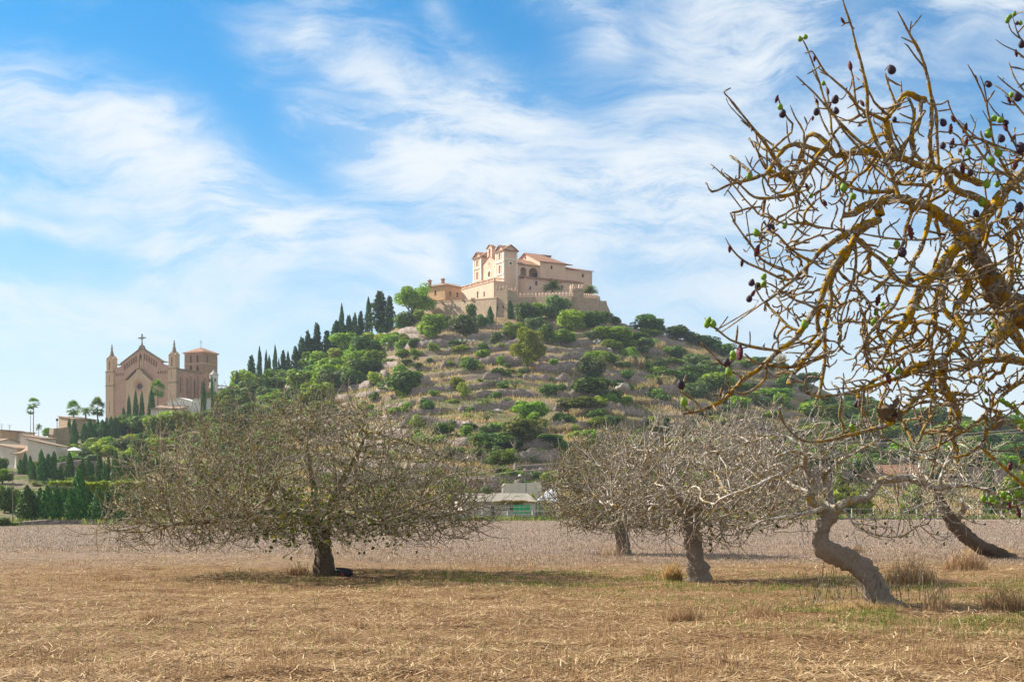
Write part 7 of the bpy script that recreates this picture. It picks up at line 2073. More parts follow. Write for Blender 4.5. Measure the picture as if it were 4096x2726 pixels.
def tubes_of(sk, r, sel, g, knob=0.08):
    """tubes for the chosen nodes (each chain starts at its parent, so joints are closed)"""
    kids = {}
    for i, q in enumerate(sk.par): kids.setdefault(q, []).append(i)
    sel = set(sel)
    starts = []
    main = {}
    for q, ch in kids.items():
        if q < 0:
            for c in ch: main[c] = False
            continue
        big = max(ch, key=lambda c: (sk.r[c] > 0 and sk.limb[c] == sk.limb[q], r[c]))
        for c in ch: main[c] = (c == big)
    Vs, Fs, At, b = [], [], [], 0
    for i in range(len(sk.p)):
        if i not in sel: continue
        q = sk.par[i]
        if main.get(i) and q in sel: continue
        ch = [i]; cur = i
        while True:
            nx = [c for c in kids.get(cur, []) if main.get(c) and c in sel]
            if not nx: break
            cur = nx[0]; ch.append(cur)
        pts = [sk.p[c] for c in ch]; rr = [r[c] for c in ch]
        if q >= 0:
            pts = [sk.p[q]] + pts; rr = [min(r[q], rr[0] * 1.25)] + rr
        if len(pts) < 2: continue
        pts = np.array(pts); rr = np.array(rr)
        if len(pts) > 3: pts[1:-1] = pts[1:-1] * 0.6 + (pts[:-2] + pts[2:]) * 0.2
        rr = rr * (1 + knob * g.normal(0, 1, len(rr)).clip(-1.5, 2))
        rr[-1] *= 0.6
        mx = rr.max(); n = 18 if mx > 0.06 else 7 if mx > 0.025 else 5 if mx > 0.010 else 4
        V, F = tube(pts, rr, n, phase=g.random() * 3)
        if mx > 0.05:
            V = V + (vnoise(V[:, 0] * 9 + V[:, 2] * 5, V[:, 2] * 7 + V[:, 1] * 6, 17)[:, None] - 0.5) * np.repeat(rr, n)[:, None] * 0.35 * ((V - np.repeat(pts, n, 0)) / (np.repeat(rr, n)[:, None] + 1e-6))
            th = np.tile(np.arange(n) * 2 * math.pi / n, len(pts)); s_ = np.repeat(np.cumsum(np.r_[0, np.linalg.norm(np.diff(pts, axis=0), axis=1)]), n)
            V = V + (V - np.repeat(pts, n, 0)) * (0.10 * np.sin(3 * th + s_ * 2.2) + 0.07 * np.sin(5 * th - s_ * 3.1) + 0.05 * np.sin(8 * th + s_ * 5))[:, None] * np.clip(np.repeat(rr, n) / 0.12, 0.3, 1.2)[:, None]
        Vs.append(V); Fs.append(F + b); At.append(np.repeat(rr, n)); b += len(V)
    if not Vs: return None
    return np.concatenate(Vs), np.concatenate(Fs), np.concatenate(At)

def build_tree(root, sk, r, mats, trunk_limbs, g, knob=0.08):
    """one mesh for the trunk, one for each main limb with everything that grows from it"""
    o0 = np.array(root.location)
    lims = sorted(set(sk.limb))
    groups = {}
    for i, l in enumerate(sk.limb): groups.setdefault('t' if l in trunk_limbs else l, []).append(i)
    rest = sorted((k for k in groups if k != 't'), key=lambda k: -len(groups[k]))[98:]
    if rest: groups['rest'] = sorted(i for k in rest for i in groups.pop(k))
    for l, ids in sorted(groups.items(), key=lambda kv: str(kv[0])):
        t = tubes_of(sk, r, ids, g, knob)
        if t is None: continue
        V, F, A = t
        nm = 'trunk' if l == 't' else 'twigs' if l == 'rest' else 'branch'
        o = link(nm, np_mesh(nm, V - o0, [F], mats[0] if l == 't' else mats[1], True, {'thick': A}), root)
        if l == 'rest': o['kind'] = 'stuff'

def fig_leaves(root, sk, g, n, cond, size, mat=None, name='foliage'):
    ids = [i for i in range(len(sk.p)) if cond(sk.p[i])]
    if not ids: return
    pk = g.choice(ids, n)
    c = np.array([sk.p[i] for i in pk]) + g.normal(0, 0.10, (n, 3)) - np.array([0, 0, 0.06])
    nr = g.normal(0, 0.8, (n, 3)) + np.array([0, -0.3, 0.5])
    V, F = leaf_quads(c, nr, size, g, 1.25)
    o = link(name, np_mesh(name, V - np.array(root.location), [F], mat or M['leaf_fig']), root)
    o['kind'] = 'stuff'
def small_fruit(root, sk, g, n, rad, mat, label=None, cond=None):
    """figs a pixel or two wide, too many and too small to be parts one by one"""
    has = set(sk.par); tips = [i for i in range(len(sk.p)) if i not in has and (cond is None or cond(sk.p[i]))]
    pk = g.choice(tips, min(n, len(tips)), replace=False)
    base = np.array([(1, 0, 0), (-1, 0, 0), (0, 1, 0), (0, -1, 0), (0, 0, 1), (0, 0, -1)], float)
    tri = np.array([(0, 2, 4), (2, 1, 4), (1, 3, 4), (3, 0, 4), (2, 0, 5), (1, 2, 5), (3, 1, 5), (0, 3, 5)])
    Vs, Fs = [], []
    for k, i in enumerate(pk):
        rr = rad * g.uniform(0.7, 1.2)
        Vs.append(sk.p[i] + base * rr + np.array([0, 0, -rr * 0.3])); Fs.append(tri + 6 * k)
    o = link('fruit', np_mesh('fruit', np.concatenate(Vs) - np.array(root.location), [np.concatenate(Fs)], mat, True), root)
    o['kind'] = 'stuff'
    if label: o['label'] = label

def dome_points(g, n, c, rx, ry, up, down, inner=0.35, shell=0.6):
    out = []
    while len(out) < n:
        d = g.normal(0, 1, (n, 3)); d /= np.linalg.norm(d, axis=1, keepdims=True)
        s = np.where(g.random(n) < shell, g.uniform(0.72, 1.0, n), inner + (1 - inner) * g.random(n) ** 0.6)
        q = d * s[:, None]
        q = np.stack([q[:, 0] * rx, q[:, 1] * ry, np.where(q[:, 2] > 0, q[:, 2] * up, q[:, 2] * down)], -1) + c
        out += list(q)
    return np.array(out[:n])

# --- the broad dome-shaped fig left of centre
def fig_dome():
    g = np.random.default_rng(11)
    Y = 34.8; B = P(1300, 2305, Y)
    root = empty('fig_tree', (B.x, B.y, 0), 0, 'broad dome-shaped leafless fig tree with thick dark trunk, left of centre', 'fig tree')
    q = lambda px, py, dy=0.0: np.array(P(px, py, Y + dy)) if False else np.array(((px - CX) / FPX * Y, Y + dy, EYE + (HY - py) / FPX * Y))
    sk = Skel()
    sk.line([q(1304, 2325), q(1302, 2285), q(1292, 2220), q(1284, 2160), q(1276, 2105)], [0.42, 0.275, 0.225, 0.205, 0.22], 0.10, 0)
    limbs = [([q(1276, 2105), q(1235, 2070, -.2), q(1160, 2050, -.5), q(1000, 2058, -.9), q(840, 2085, -1.2), q(700, 2100, -1.4)], .15, .035),
             ([q(1276, 2105), q(1210, 2030, .3), q(1120, 1960, .7), q(1010, 1910, 1.1), q(900, 1870, 1.5)], .14, .035),
             ([q(1276, 2105), q(1262, 2020, .1), q(1240, 1930, .4), q(1230, 1830, .2), q(1200, 1730, .3)], .13, .03),
             ([q(1280, 2105), q(1330, 2010, -.3), q(1380, 1920, -.6), q(1440, 1820, -.8), q(1480, 1740, -1)], .13, .03),
             ([q(1284, 2105), q(1360, 2060, .2), q(1470, 2035, .5), q(1600, 2040, .9), q(1740, 2070, 1.1)], .14, .03),
             ([q(1284, 2110), q(1350, 2060, -.7), q(1450, 2050, -1.7), q(1560, 2080, -2.6)], .12, .03),
             ([q(1276, 2105), q(1250, 2060, -1.0), q(1180, 2030, -2.1), q(1100, 2060, -3.2)], .12, .03),
             ([q(1280, 2105), q(1290, 2030, 1.0), q(1310, 1960, 2.1), q(1330, 1930, 3.2)], .12, .03),
             ([q(1284, 2105), q(1340, 2000, .6), q(1430, 1940, 1.2), q(1560, 1900, 1.7)], .11, .03)]
    for i, (pts, a, b) in enumerate(limbs):
        sk.line(pts, list(np.linspace(a, b, len(pts))), 0.14, i + 1, jitter=0.02, g=g)
    c = np.array(((1215 - CX) / FPX * Y, Y, 1.75))
    A = dome_points(g, 5400, c, 4.62, 4.2, 2.55, 0.85, 0.30, 0.5)
    A = A[(A[:, 2] > 0.65)]
    ex = np.vstack([dome_points(g, 800, np.array(((740 - CX) / FPX * Y, Y - 0.9, 1.15)), 2.0, 1.8, 1.0, 0.45, 0.0, 0.3), dome_points(g, 550, np.array(((1720 - CX) / FPX * Y, Y + 0.6, 1.25)), 1.5, 1.6, 0.8, 0.45, 0.0, 0.3)])
    A = np.vstack([A, ex[ex[:, 2] > 0.6]])
    colonize(sk, A, 0.13, 0.17, 1.5, g, (0, 0, 0.06), 0.22, 100, 14000, 22)
    shoots(sk, g, (2, 4), (0.3, 0.95), 0.12, 0.15, 0.42, minz=0.55)
    r = radii(sk, 0.0068, 2.45, 0.10)
    build_tree(root, sk, r, (M['fig_trunk_dark'], M['fig_bark']), {0}, g)
    fig_leaves(root, sk, g, 1700, lambda p: p[2] < 2.3 and abs(p[0] - B.x - 0.3) < 2.2 and vnoise(p[0] * 1.6, p[1] * 1.6 + p[2] * 2, 3) > 0.55, 0.085)
    small_fruit(root, sk, g, 420, 0.024, M['fig_green'])
    return sk
fig_dome()

# --- two pale figs in the middle
def fig_pale(px, py, Y, cxp, rx, ry, top_py, bot_py, label, seed, n, trunk_w, lean, fruit, mats, r0=0.009, ztop_bias=0.0):
    g = np.random.default_rng(seed)
    root = empty('fig_tree', ((px - CX) / FPX * Y, Y, 0), 0, label, 'fig tree')
    q = lambda x, y, dy=0.0: np.array(((x - CX) / FPX * Y, Y + dy, EYE + (HY - y) / FPX * Y))
    s = 32.9 / Y
    sk = Skel()
    t = lambda dx, dy, dd=0.0: q(px + dx * s, py + dy * s, dd)
    sk.line([t(18, 15), t(10, -30), t(-5 + lean, -110), t(-22 + lean, -190), t(-25 + lean, -260)], [trunk_w * 1.5, trunk_w * 1.05, trunk_w * 0.93, trunk_w * 0.9, trunk_w], 0.10, 0)
    f = t(-25 + lean, -260);
    for i in range(9):
        a = i * 2.399 + g.uniform(-.2, .2)
        l = g.uniform(1.1, 1.9) * rx / 2.7; up = g.uniform(0.15, 1.0)
        d = np.array([math.cos(a), math.sin(a), 0])
        pts = [f, f + d * l * 0.3 + [0, 0, 0.35 * up + 0.1], f + d * l * 0.65 + [0, 0, 0.75 * up + g.uniform(-.15, .15)], f + d * l + [0, 0, 1.0 * up + 0.1]]
        sk.line(pts, [trunk_w * 0.55, trunk_w * 0.42, trunk_w * 0.3, 0.03], 0.13, i + 1, jitter=0.03, g=g)
    zt = EYE + (HY - top_py) / FPX * Y; zb = EYE + (HY - bot_py) / FPX * Y
    zc = f[2] + 0.45
    c = np.array(((cxp - CX) / FPX * Y, Y, zc))
    A = dome_points(g, n, c, rx, ry, zt - zc - 0.3, zc - zb, 0.25, 0.55)
    A = A[A[:, 2] > max(0.55, zb)]
    colonize(sk, A, 0.125, 0.165, 1.5, g, (0, 0, 0.06), 0.26, 100, 12000, 16)
    shoots(sk, g, (2, 4), (0.3, 0.8), 0.11, 0.16, 0.5, minz=0.5)
    r = radii(sk, r0, 2.35, 0.09)
    build_tree(root, sk, r, mats, {0}, g, 0.1)
    if fruit: small_fruit(root, sk, g, fruit, 0.022, M['fig_dark'])
    fig_leaves(root, sk, g, 40, lambda p: p[2] < 1.6, 0.09)
    return sk
fig_pale(2490, 2222, 50.0, 2440, 2.45, 2.4, 1690, 2130, 'smaller brownish leafless fig tree behind the pale one in the middle', 21, 2200, 0.235, 4, 260, (M['fig_trunk_bark'], M['fig_bark']), 0.011)
fig_pale(2785, 2318, 32.9, 2800, 2.55, 2.4, 1610, 2150, 'pale grey leafless fig tree with knotted upright trunk in the middle', 22, 2000, 0.215, 0, 160, (M['fig_trunk_bark'], M['fig_bark_pale']))

# --- the S-shaped fig on the right
def fig_twisted():
    g = np.random.default_rng(31)
    Y = 24.4
    root = empty('fig_tree', ((3510 - CX) / FPX * Y, Y, 0), 0, 'twisted fig tree with thick S-shaped grey trunk leaning left, on the right', 'fig tree')
    q = lambda x, y, dy=0.0: np.array(((x - CX) / FPX * Y, Y + dy, EYE + (HY - y) / FPX * Y))
    z = lambda x, y, dy=0.0: q(2796 + x / 1.811, 1700 + y / 1.811, dy)
    w = lambda k: 1.04 * k / 1.811 / FPX * Y / 2
    sk = Skel()
    sk.line([z(1385, 1390), z(1335, 1310), z(1285, 1230), z(1230, 1110), z(1140, 1010), z(1030, 950), z(930, 905), z(878, 840), z(890, 760), z(930, 690), z(985, 630)], [w(230), w(195), w(165), w(150), w(140), w(140), w(132), w(118), w(108), w(104), w(115)], 0.06, 0, jitter=0.008, g=g)
    L_ = [([z(985, 635), z(900, 615), z(820, 580), z(805, 520), z(825, 450), z(800, 370), z(760, 260), z(760, 150), z(740, 90)], [w(85), w(80), w(78), w(66), w(60), w(52), w(50), w(44), w(36)]),
          ([z(985, 630), z(965, 540, .15), z(950, 450, .2), z(925, 340, .2), z(915, 200, .2), z(880, 90, .1)], [w(75), w(70), w(60), w(52), w(42), w(30)]),
          ([z(1000, 620), z(1060, 560), z(1150, 535), z(1225, 530), z(1255, 460), z(1320, 395), z(1430, 382), z(1540, 390), z(1640, 430), z(1740, 450), z(1860, 435), z(2000, 440), z(2120, 480), z(2200, 520)], [w(70), w(60), w(58), w(58), w(56), w(54), w(52), w(48), w(46), w(42), w(34), w(28), w(22), w(14)]),
          ([z(1735, 440), z(1760, 360), z(1790, 270), z(1830, 180), z(1880, 115)], [w(28), w(24), w(20), w(16), w(9)]),
          ([z(770, 270), z(640, 320, -.3), z(520, 370, -.6), z(400, 420, -.8), z(280, 470, -.9), z(100, 530, -.8)], [w(42), w(34), w(30), w(26), w(22), w(14)]),
          ([z(810, 500), z(700, 420, .5), z(600, 330, .9), z(520, 250, 1.1)], [w(40), w(30), w(24), w(16)]),
          ([z(900, 600), z(780, 620, -.7), z(650, 640, -1.1), z(500, 660, -1.3), z(330, 690, -1.4)], [w(36), w(30), w(24), w(20), w(12)]),
          ([z(1060, 600), z(1090, 700, -.2), z(1160, 760, -.4), z(1300, 800, -.5), z(1430, 790, -.5), z(1560, 700, -.5)], [w(18), w(16), w(14), w(13), w(12), w(8)]),
          ([z(930, 330), z(1010, 250, -.4), z(1120, 180, -.7), z(1220, 110, -.8)], [w(32), w(26), w(20), w(12)]),
          ([z(760, 160), z(660, 80, .2), z(560, 60, .4), z(440, 100, .6)], [w(30), w(24), w(20), w(12)]),
          ([z(765, 300), z(690, 230, -.9), z(560, 210, -1.5), z(420, 250, -1.9)], [w(36), w(28), w(22), w(14)])]
    for i, (pts, rr) in enumerate(L_):
        sk.line(pts, rr, 0.08, i + 1, jitter=0.012, g=g)
    f0 = 12
    def cloud(n, x0, x1, y0, y1, d0, d1):
        return np.array([z(g.uniform(x0, x1), g.uniform(y0, y1), g.uniform(d0, d1)) for _ in range(n)])
    cx_ = z(510, 330, 0.5); A1 = dome_points(g, 1150, cx_, 1.5, 1.3, 1.15, 1.1, 0.0, 0.45)
    A2 = cloud(330, 700, 1250, -60, 420, -1.0, 1.0)
    A3 = cloud(90, 1050, 1750, 600, 830, -1.0, .6)
    A4 = cloud(160, 1350, 2250, 380, 720, -.8, .8)
    A5 = cloud(110, 1500, 2100, 120, 420, -.6, .8)
    colonize(sk, np.vstack([A1, A2, A3, A4, A5]), 0.085, 0.12, 1.3, g, (0, 0, 0.02), 0.32, 110, 10000, f0)
    shoots(sk, g, (1, 3), (0.12, 0.42), 0.08, 0.12, 0.6, minz=0.45)
    r = radii(sk, 0.0066, 2.35, 0.05)
    build_tree(root, sk, r, (M['fig_trunk_bark'], M['fig_bark_pale']), {0}, g, 0.07)
    fig_leaves(root, sk, g, 70, lambda p: p[2] < 1.7, 0.065)
    small_fruit(root, sk, g, 70, 0.02, M['fig_dark'])
    # cut stub scars and suckers round the foot
    s2 = Skel();
    for i in range(46):
        a = g.uniform(-1.35, 1.0); d = g.uniform(-0.7, 0.6)
        b = np.array([root.location.x + a, Y + d, -0.05]); dr = np.array([g.normal(0.0, .22), g.normal(0, .22), 1.0]); par = -1; l = g.uniform(0.3, 1.0) * (1.15 if g.random() < .3 else 0.8)
        for j in range(7):
            dr = dr + g.normal(0, .07, 3); dr /= np.linalg.norm(dr); b = b + dr * l / 6; par = s2.add(b, par, 0.0085 - 0.0008 * j, 0)
        if g.random() < .5:
            par2 = par - 3; bb = s2.p[par2].copy(); dr = dr + g.normal(0, .5, 3); dr /= np.linalg.norm(dr)
            for j in range(3): bb = bb + dr * .09; par2 = s2.add(bb, par2, 0.005, 0)
    V, F, At = tubes_of(s2, np.array(s2.r), range(len(s2.p)), g, .05)
    o = link('suckers', np_mesh('suckers', V - np.array(root.location), [F], M['fig_bark'], True, {'thick': At})); o.location = root.location
    tag(o, 'thicket of bare upright suckers around the foot of the S-shaped trunk', 'suckers', kind='stuff')
fig_twisted()

# --- the leaning dark trunk behind it
def fig_leaning():
    g = np.random.default_rng(41)
    Y = 47.0
    root = empty('fig_tree', ((3990 - CX) / FPX * Y, Y, 0), 0, 'dark fig trunk leaning far to the left near the right edge of the field', 'fig tree')
    q = lambda x, y, dy=0.0: np.array(((x - CX) / FPX * Y, Y + dy, EYE + (HY - y) / FPX * Y))
    z = lambda x, y, dy=0.0: q(2796 + x / 1.811, 1700 + y / 1.811, dy)
    w = lambda k: k / 1.811 / FPX * Y / 2
    sk = Skel()
    sk.line([z(2330, 1010), z(2225, 950), z(2130, 910), z(2030, 870), z(1930, 800), z(1850, 720), z(1790, 640), z(1760, 570), z(1720, 480)], [w(90), w(85), w(90), w(100), w(100), w(90), w(78), w(66), w(50)], 0.12, 0, jitter=0.012, g=g)
    for i, (pts, a, b) in enumerate([([z(1850, 720), z(1880, 660), z(1905, 610, -.3), z(1890, 560, -.3)], 60, 26), ([z(1725, 490), z(1660, 430, .3), z(1560, 380, .6), z(1450, 360, .9)], 34, 10), ([z(1730, 500), z(1760, 400, -.2), z(1820, 320, -.3), z(1900, 240, -.3)], 34, 10), ([z(1760, 580), z(1640, 560, -.6), z(1500, 600, -1), z(1380, 640, -1.2)], 30, 10), ([z(1740, 520), z(1850, 470, .8), z(1980, 420, 1.4), z(2120, 420, 1.8)], 30, 10), ([z(1725, 480), z(1700, 380, .8), z(1690, 280, 1.2)], 28, 10)]):
        sk.line(pts, [w(x) for x in np.linspace(a, b, len(pts))], 0.12, i + 1, jitter=0.015, g=g)
    A = dome_points(g, 900, z(1750, 380), 2.3, 2.0, 1.5, 1.3, 0.1, 0.5)
    colonize(sk, A, 0.12, 0.2, 1.6, g, (0, 0, 0.05), 0.35, 90, 6000, 10)
    shoots(sk, g, (1, 3), (0.25, 0.7), 0.12, 0.08, 0.4, minz=0.5)
    r = radii(sk, 0.0085, 2.4, 0.06)
    build_tree(root, sk, r, (M['fig_trunk_dark'], M['fig_bark_pale']), {0}, g, 0.08)
fig_leaning()

# --- the near fig on the right, traced limb by limb
def fig_near():
    g = np.random.default_rng(51)
    Y = 7.6
    root = empty('fig_tree', ((4760 - CX) / FPX * Y, Y + 0.6, 0), 0, 'near fig tree with orange lichen on its crooked branches, filling the right side', 'fig tree')
    K = {'A': (2796, 0, 1.811), 'B': (2796, 866, 1.811), 'C': (3400, 300, 2.613), 'D': (3400, 850, 2.613), 'E': (3100, 1600, 2.366), 'Z': (2300, 1200, 2.356)}
    def w3(fr, x, y, dy):
        ox, oy, s = K[fr]; px, py = ox + x / s, oy + y / s; yy = Y + dy
        return np.array(((px - CX) / FPX * yy, yy, EYE + (HY - py) / FPX * yy))
    sk = Skel()
    m = Y / FPX
    lim = [0]
    def br(fr, pts, w0, w1, d0=0.0, d1=None, attach=True, new=True, step=0.035, limb=None):
        """pts in close-up pixels; widths in photograph pixels; depth offsets in metres"""
        if new: lim[0] += 1
        l = lim[0] if limb is None else limb
        d1 = d0 + g.uniform(-0.25, 0.25) if d1 is None else d1
        n = len(pts)
        P3 = [w3(p[2] if len(p) > 2 else fr, p[0], p[1], d0 + (d1 - d0) * i / max(1, n - 1)) for i, p in enumerate(pts)]
        rr = [0.80 * m * (w0 + (w1 - w0) * i / max(1, n - 1)) / 2 for i in range(n)]
        if attach and sk.p:
            j = sk.nearest(P3[0])
            dy = sk.p[j][1] - P3[0][1]
            # start on the limb it grows from: take over its depth, fading out along the branch
            for i in range(n):
                f = max(0.0, 1 - i / max(1, n - 1))
                p = P3[i]; yy = p[1] + dy * f; p = p.copy(); k = yy / p[1]
                P3[i] = np.array((p[0] * k, yy, EYE + (p[2] - EYE) * k))
        return sk.line(P3, rr, step, l, attach, 0.006 if w0 > 22 else 0.003, g)
    # trunk out of the frame on the right, main limb coming in
    base = [np.array((root.location.x + 0.3, root.location.y, -0.1)), np.array((root.location.x + 0.12, root.location.y, 0.9)), np.array((root.location.x - 0.05, root.location.y - 0.15, 1.9)), w3('D', 2350, 1060, 0.25)]
    sk.line(base, [0.24, 0.19, 0.17, 0.13], 0.08, 0)
    br('D', [(2350, 1060), (2000, 1080), (1740, 1040), (1600, 930), (1500, 760), (1420, 600), (1340, 440), (1270, 320)], 170, 96, 0.25, 0.0, limb=0, new=False)
    br('D', [(1640, 1060), (1640, 1160), (1590, 1270), (1480, 1350)], 78, 74, 0.05, -0.1)             # hanging burl
    br('D', [(1270, 320), (1170, 210), (1060, 110), (960, 30), (850, 1400, 'C'), (700, 1340, 'C'), (560, 1290, 'C'), (420, 1300, 'C'), (260, 1340, 'C'), (100, 1400, 'C'), (-60, 1480, 'C')], 66, 34, 0.0, -0.35)
    br('D', [(1280, 320), (1310, 200), (1380, 90), (1440, 1480, 'C'), (1530, 1330, 'C'), (1640, 1180, 'C'), (1760, 1080, 'C'), (1900, 1000, 'C'), (2150, 900, 'C')], 66, 52, 0.0, 0.4)
    br('C', [(1470, 1380), (1370, 1300), (1240, 1250), (1120, 1210), (1050, 1170), (1020, 1060), (1035, 980), (1110, 1030), (1240, 1080), (1380, 1130)], 44, 40, 0.0, 0.3)
    br('C', [(1030, 1060), (930, 970), (820, 960), (690, 930), (560, 880), (400, 850), (220, 810), (0, 820), (-160, 850)], 46, 32, 0.25, 0.1)
    # knotted loop
    br('C', [(520, 870), (450, 760), (400, 620), (370, 480), (420, 370), (520, 270), (600, 190), (690, 230), (790, 270)], 42, 34, 0.15, 0.25)
    br('C', [(720, 260), (740, 360), (740, 460), (700, 540), (650, 620), (560, 720), (540, 860)], 26, 22, 0.25, 0.15)
    br('A', [(960, 1110), (900, 1010), (830, 965), (775, 970), (765, 1030)], 36, 18, 0.0)
    br('A', [(900, 1110), (830, 1080), (720, 1045), (640, 1060), (580, 1120), (535, 1190), (500, 1250), (440, 1280)], 28, 22, 0.0, -0.3)
    # tall upright shoots
    br('A', [(1430, 1380), (1410, 1290), (1350, 1160), (1280, 1010), (1225, 850), (1215, 640), (1180, 480), (1130, 300), (1095, 160), (1060, 60), (1038, -20)], 26, 8, 0.0, -0.3)
    br('A', [(1690, 1200), (1670, 1000), (1690, 760), (1655, 570), (1610, 400), (1550, 290), (1500, 200), (1440, 85)], 26, 9, 0.2, 0.0)
    br('A', [(1530, 270), (1530, 210), (1540, 155)], 10, 7); br('A', [(1630, 490), (1560, 400), (1508, 325)], 11, 7)
    br('A', [(1740, 1190), (1722, 1020), (1725, 850), (1690, 690)], 18, 14, 0.3)
    br('A', [(1220, 810), (1150, 780), (1090, 680), (1000, 600), (910, 520), (855, 430), (820, 368)], 18, 8)
    br('A', [(1030, 1070), (960, 960), (950, 830), (900, 700), (860, 560), (820, 450), (780, 345), (748, 285)], 16, 8, -0.1)
    br('A', [(1250, 1090), (1110, 980), (960, 820), (880, 720), (800, 640), (705, 552)], 19, 7, -0.2)
    br('A', [(1230, 870), (1160, 830), (1130, 700), (1115, 560), (1095, 490)], 14, 9)
    br('A', [(1210, 620), (1160, 580), (1125, 545)], 9, 7)
    br('A', [(1230, 660), (1270, 740), (1330, 800), (1390, 850)], 14, 18, -0.1)
    br('A', [(1440, 790), (1405, 700), (1365, 600), (1345, 515)], 14, 8)
    br('A', [(1210, 900), (1100, 880), (1000, 845)], 12, 8)
    br('A', [(1090, 640), (1040, 720), (1010, 712)], 8, 6)
    br('A', [(960, 1000), (890, 870), (860, 770), (830, 690)], 11, 7, -0.1)
    br('A', [(960, 870), (940, 740), (920, 620)], 12, 7)
    br('A', [(700, 1345), (600, 1220), (540, 1130), (470, 1020), (380, 910), (280, 790), (215, 705), (170, 668)], 26, 7, -0.3, -0.5)
    br('A', [(400, 945), (300, 850), (208, 753)], 10, 6); br('A', [(490, 1085), (420, 1050), (355, 998)], 10, 6)
    br('A', [(720, 930), (640, 860), (590, 760), (570, 700)], 11, 7, -0.3); br('A', [(770, 950), (700, 860), (660, 760)], 10, 6)
    br('A', [(650, 1040), (640, 960), (634, 870)], 10, 6); br('A', [(790, 960), (785, 900), (775, 860)], 7, 5)
    br('A', [(440, 1280), (330, 1310), (230, 1330), (90, 1395), (62, 1335)], 22, 8, -0.3); br('A', [(400, 1270), (320, 1200), (225, 1125)], 19, 15, -0.3)
    br('A', [(300, 1320), (180, 1280), (140, 1235), (85, 1188)], 12, 7); br('A', [(235, 1335), (180, 1420)], 9, 6)
    br('A', [(840, 1180), (720, 1245), (600, 1255), (500, 1290)], 26, 16, -0.2, -0.4); br('A', [(500, 1250), (450, 1170), (425, 1105)], 12, 7); br('A', [(560, 1180), (480, 1130)], 9, 6); br('A', [(440, 1280), (370, 1200), (335, 1130)], 8, 5)
    br('A', [(720, 1395), (560, 1430), (400, 1430), (300, 1340), (180, 1250)], 20, 7, -0.35); br('A', [(470, 1600), (430, 1545), (330, 1440), (250, 1340), (150, 1240)], 14, 7, -0.3); br('A', [(340, 1540), (270, 1560), (225, 1550)], 7, 5)
    br('A', [(1430, 1370), (1300, 1390), (1140, 1370), (960, 1250), (780, 1120)], 24, 16, -0.1, -0.3)
    br('A', [(1700, 1340), (1560, 1335), (1420, 1320), (1280, 1220), (1150, 1060), (1050, 950), (960, 800)], 20, 9, -0.3, -0.5)
    br('A', [(1560, 1120), (1540, 960), (1560, 820), (1500, 690), (1440, 800)], 22, 12, 0.1, 0.2); br('A', [(1640, 1180), (1540, 1080), (1540, 930), (1600, 860), (1640, 800)], 20, 12, .2)
    br('A', [(1420, 1100), (1360, 1030), (1320, 930)], 10, 6); br('A', [(1460, 1060), (1410, 960), (1390, 880)], 12, 8); br('A', [(1340, 520), (1380, 600), (1385, 590)], 7, 5)
    # fine bunch at the upper right
    br('A', [(2360, 1420), (2270, 1310), (2150, 1090), (2110, 900), (2080, 750), (2020, 600), (1948, 468)], 18, 8, 0.1, -0.1); br('A', [(2090, 780), (2070, 640), (2035, 548)], 8, 5); br('A', [(2100, 880), (2055, 800)], 8, 5)
    br('A', [(2330, 1360), (2260, 1290), (2100, 1180), (1950, 980), (1870, 880), (1838, 830), (1805, 748)], 16, 8, 0.0, -0.2); br('A', [(2120, 1060), (1980, 970), (1880, 868)], 10, 6); br('A', [(2380, 1130), (2250, 1090), (2100, 1030), (1950, 980)], 14, 10)
    br('A', [(2040, 1190), (1960, 1150), (1920, 1050), (1880, 985), (1830, 950)], 11, 8); br('A', [(1900, 1055), (1820, 1040), (1765, 1030)], 9, 6); br('A', [(2350, 1150), (2270, 1010), (2200, 880), (2150, 810)], 14, 8); br('A', [(2010, 960), (1995, 890), (2015, 858)], 8, 5)
    br('A', [(2420, 1380), (2240, 1250), (2100, 1250), (1980, 1240), (1900, 1150)], 13, 8); br('A', [(2200, 1380), (2130, 1180), (2060, 1000), (2030, 950)], 12, 7); br('A', [(2300, 1080), (2290, 980), (2280, 935)], 9, 6)
    br('A', [(2480, 960), (2354, 830), (2250, 700), (2180, 640), (2110, 605)], 12, 7); br('A', [(2480, 800), (2354, 705), (2240, 620), (2160, 550)], 12, 6); br('A', [(2500, 740), (2354, 660), (2280, 550), (2245, 452)], 12, 7)
    br('A', [(2500, 520), (2354, 420), (2290, 365), (2200, 330), (2150, 288)], 10, 6); br('A', [(2480, 420), (2330, 280), (2290, 180), (2275, 130)], 9, 6); br('A', [(2470, 60), (2354, 85), (2310, 95), (2270, 130)], 9, 6); br('A', [(2330, 280), (2260, 230), (2240, 160)], 7, 5); br('A', [(2290, 365), (2354, 410)], 7, 5)
    # limbs hanging from the fork, centre right
    br('D', [(1120, 360), (950, 560), (800, 720), (710, 860), (650, 1000), (560, 1140), (470, 1290), (400, 1400)], 58, 34, -0.1, -0.4)
    br('D', [(1080, 400), (990, 620), (960, 760), (900, 900), (880, 1060), (900, 1200)], 42, 28, 0.1, 0.2)
    br('D', [(1240, 430), (1110, 560), (1020, 680), (970, 800), (950, 950), (1040, 1090), (1130, 1150)], 40, 30, 0.0, -0.2)
    br('D', [(1260, 700), (1190, 900), (1120, 960), (1110, 1110), (1190, 1250), (1150, 1350), (1050, 1440), (940, 1540), (780, 1620), (560, 1700)], 44, 26, -0.1, -0.5)
    br('B', [(1700, 1050), (1560, 1080), (1400, 1180), (1200, 1245), (1000, 1290), (850, 1300), (760, 1270)], 24, 9, -0.5, -0.7)
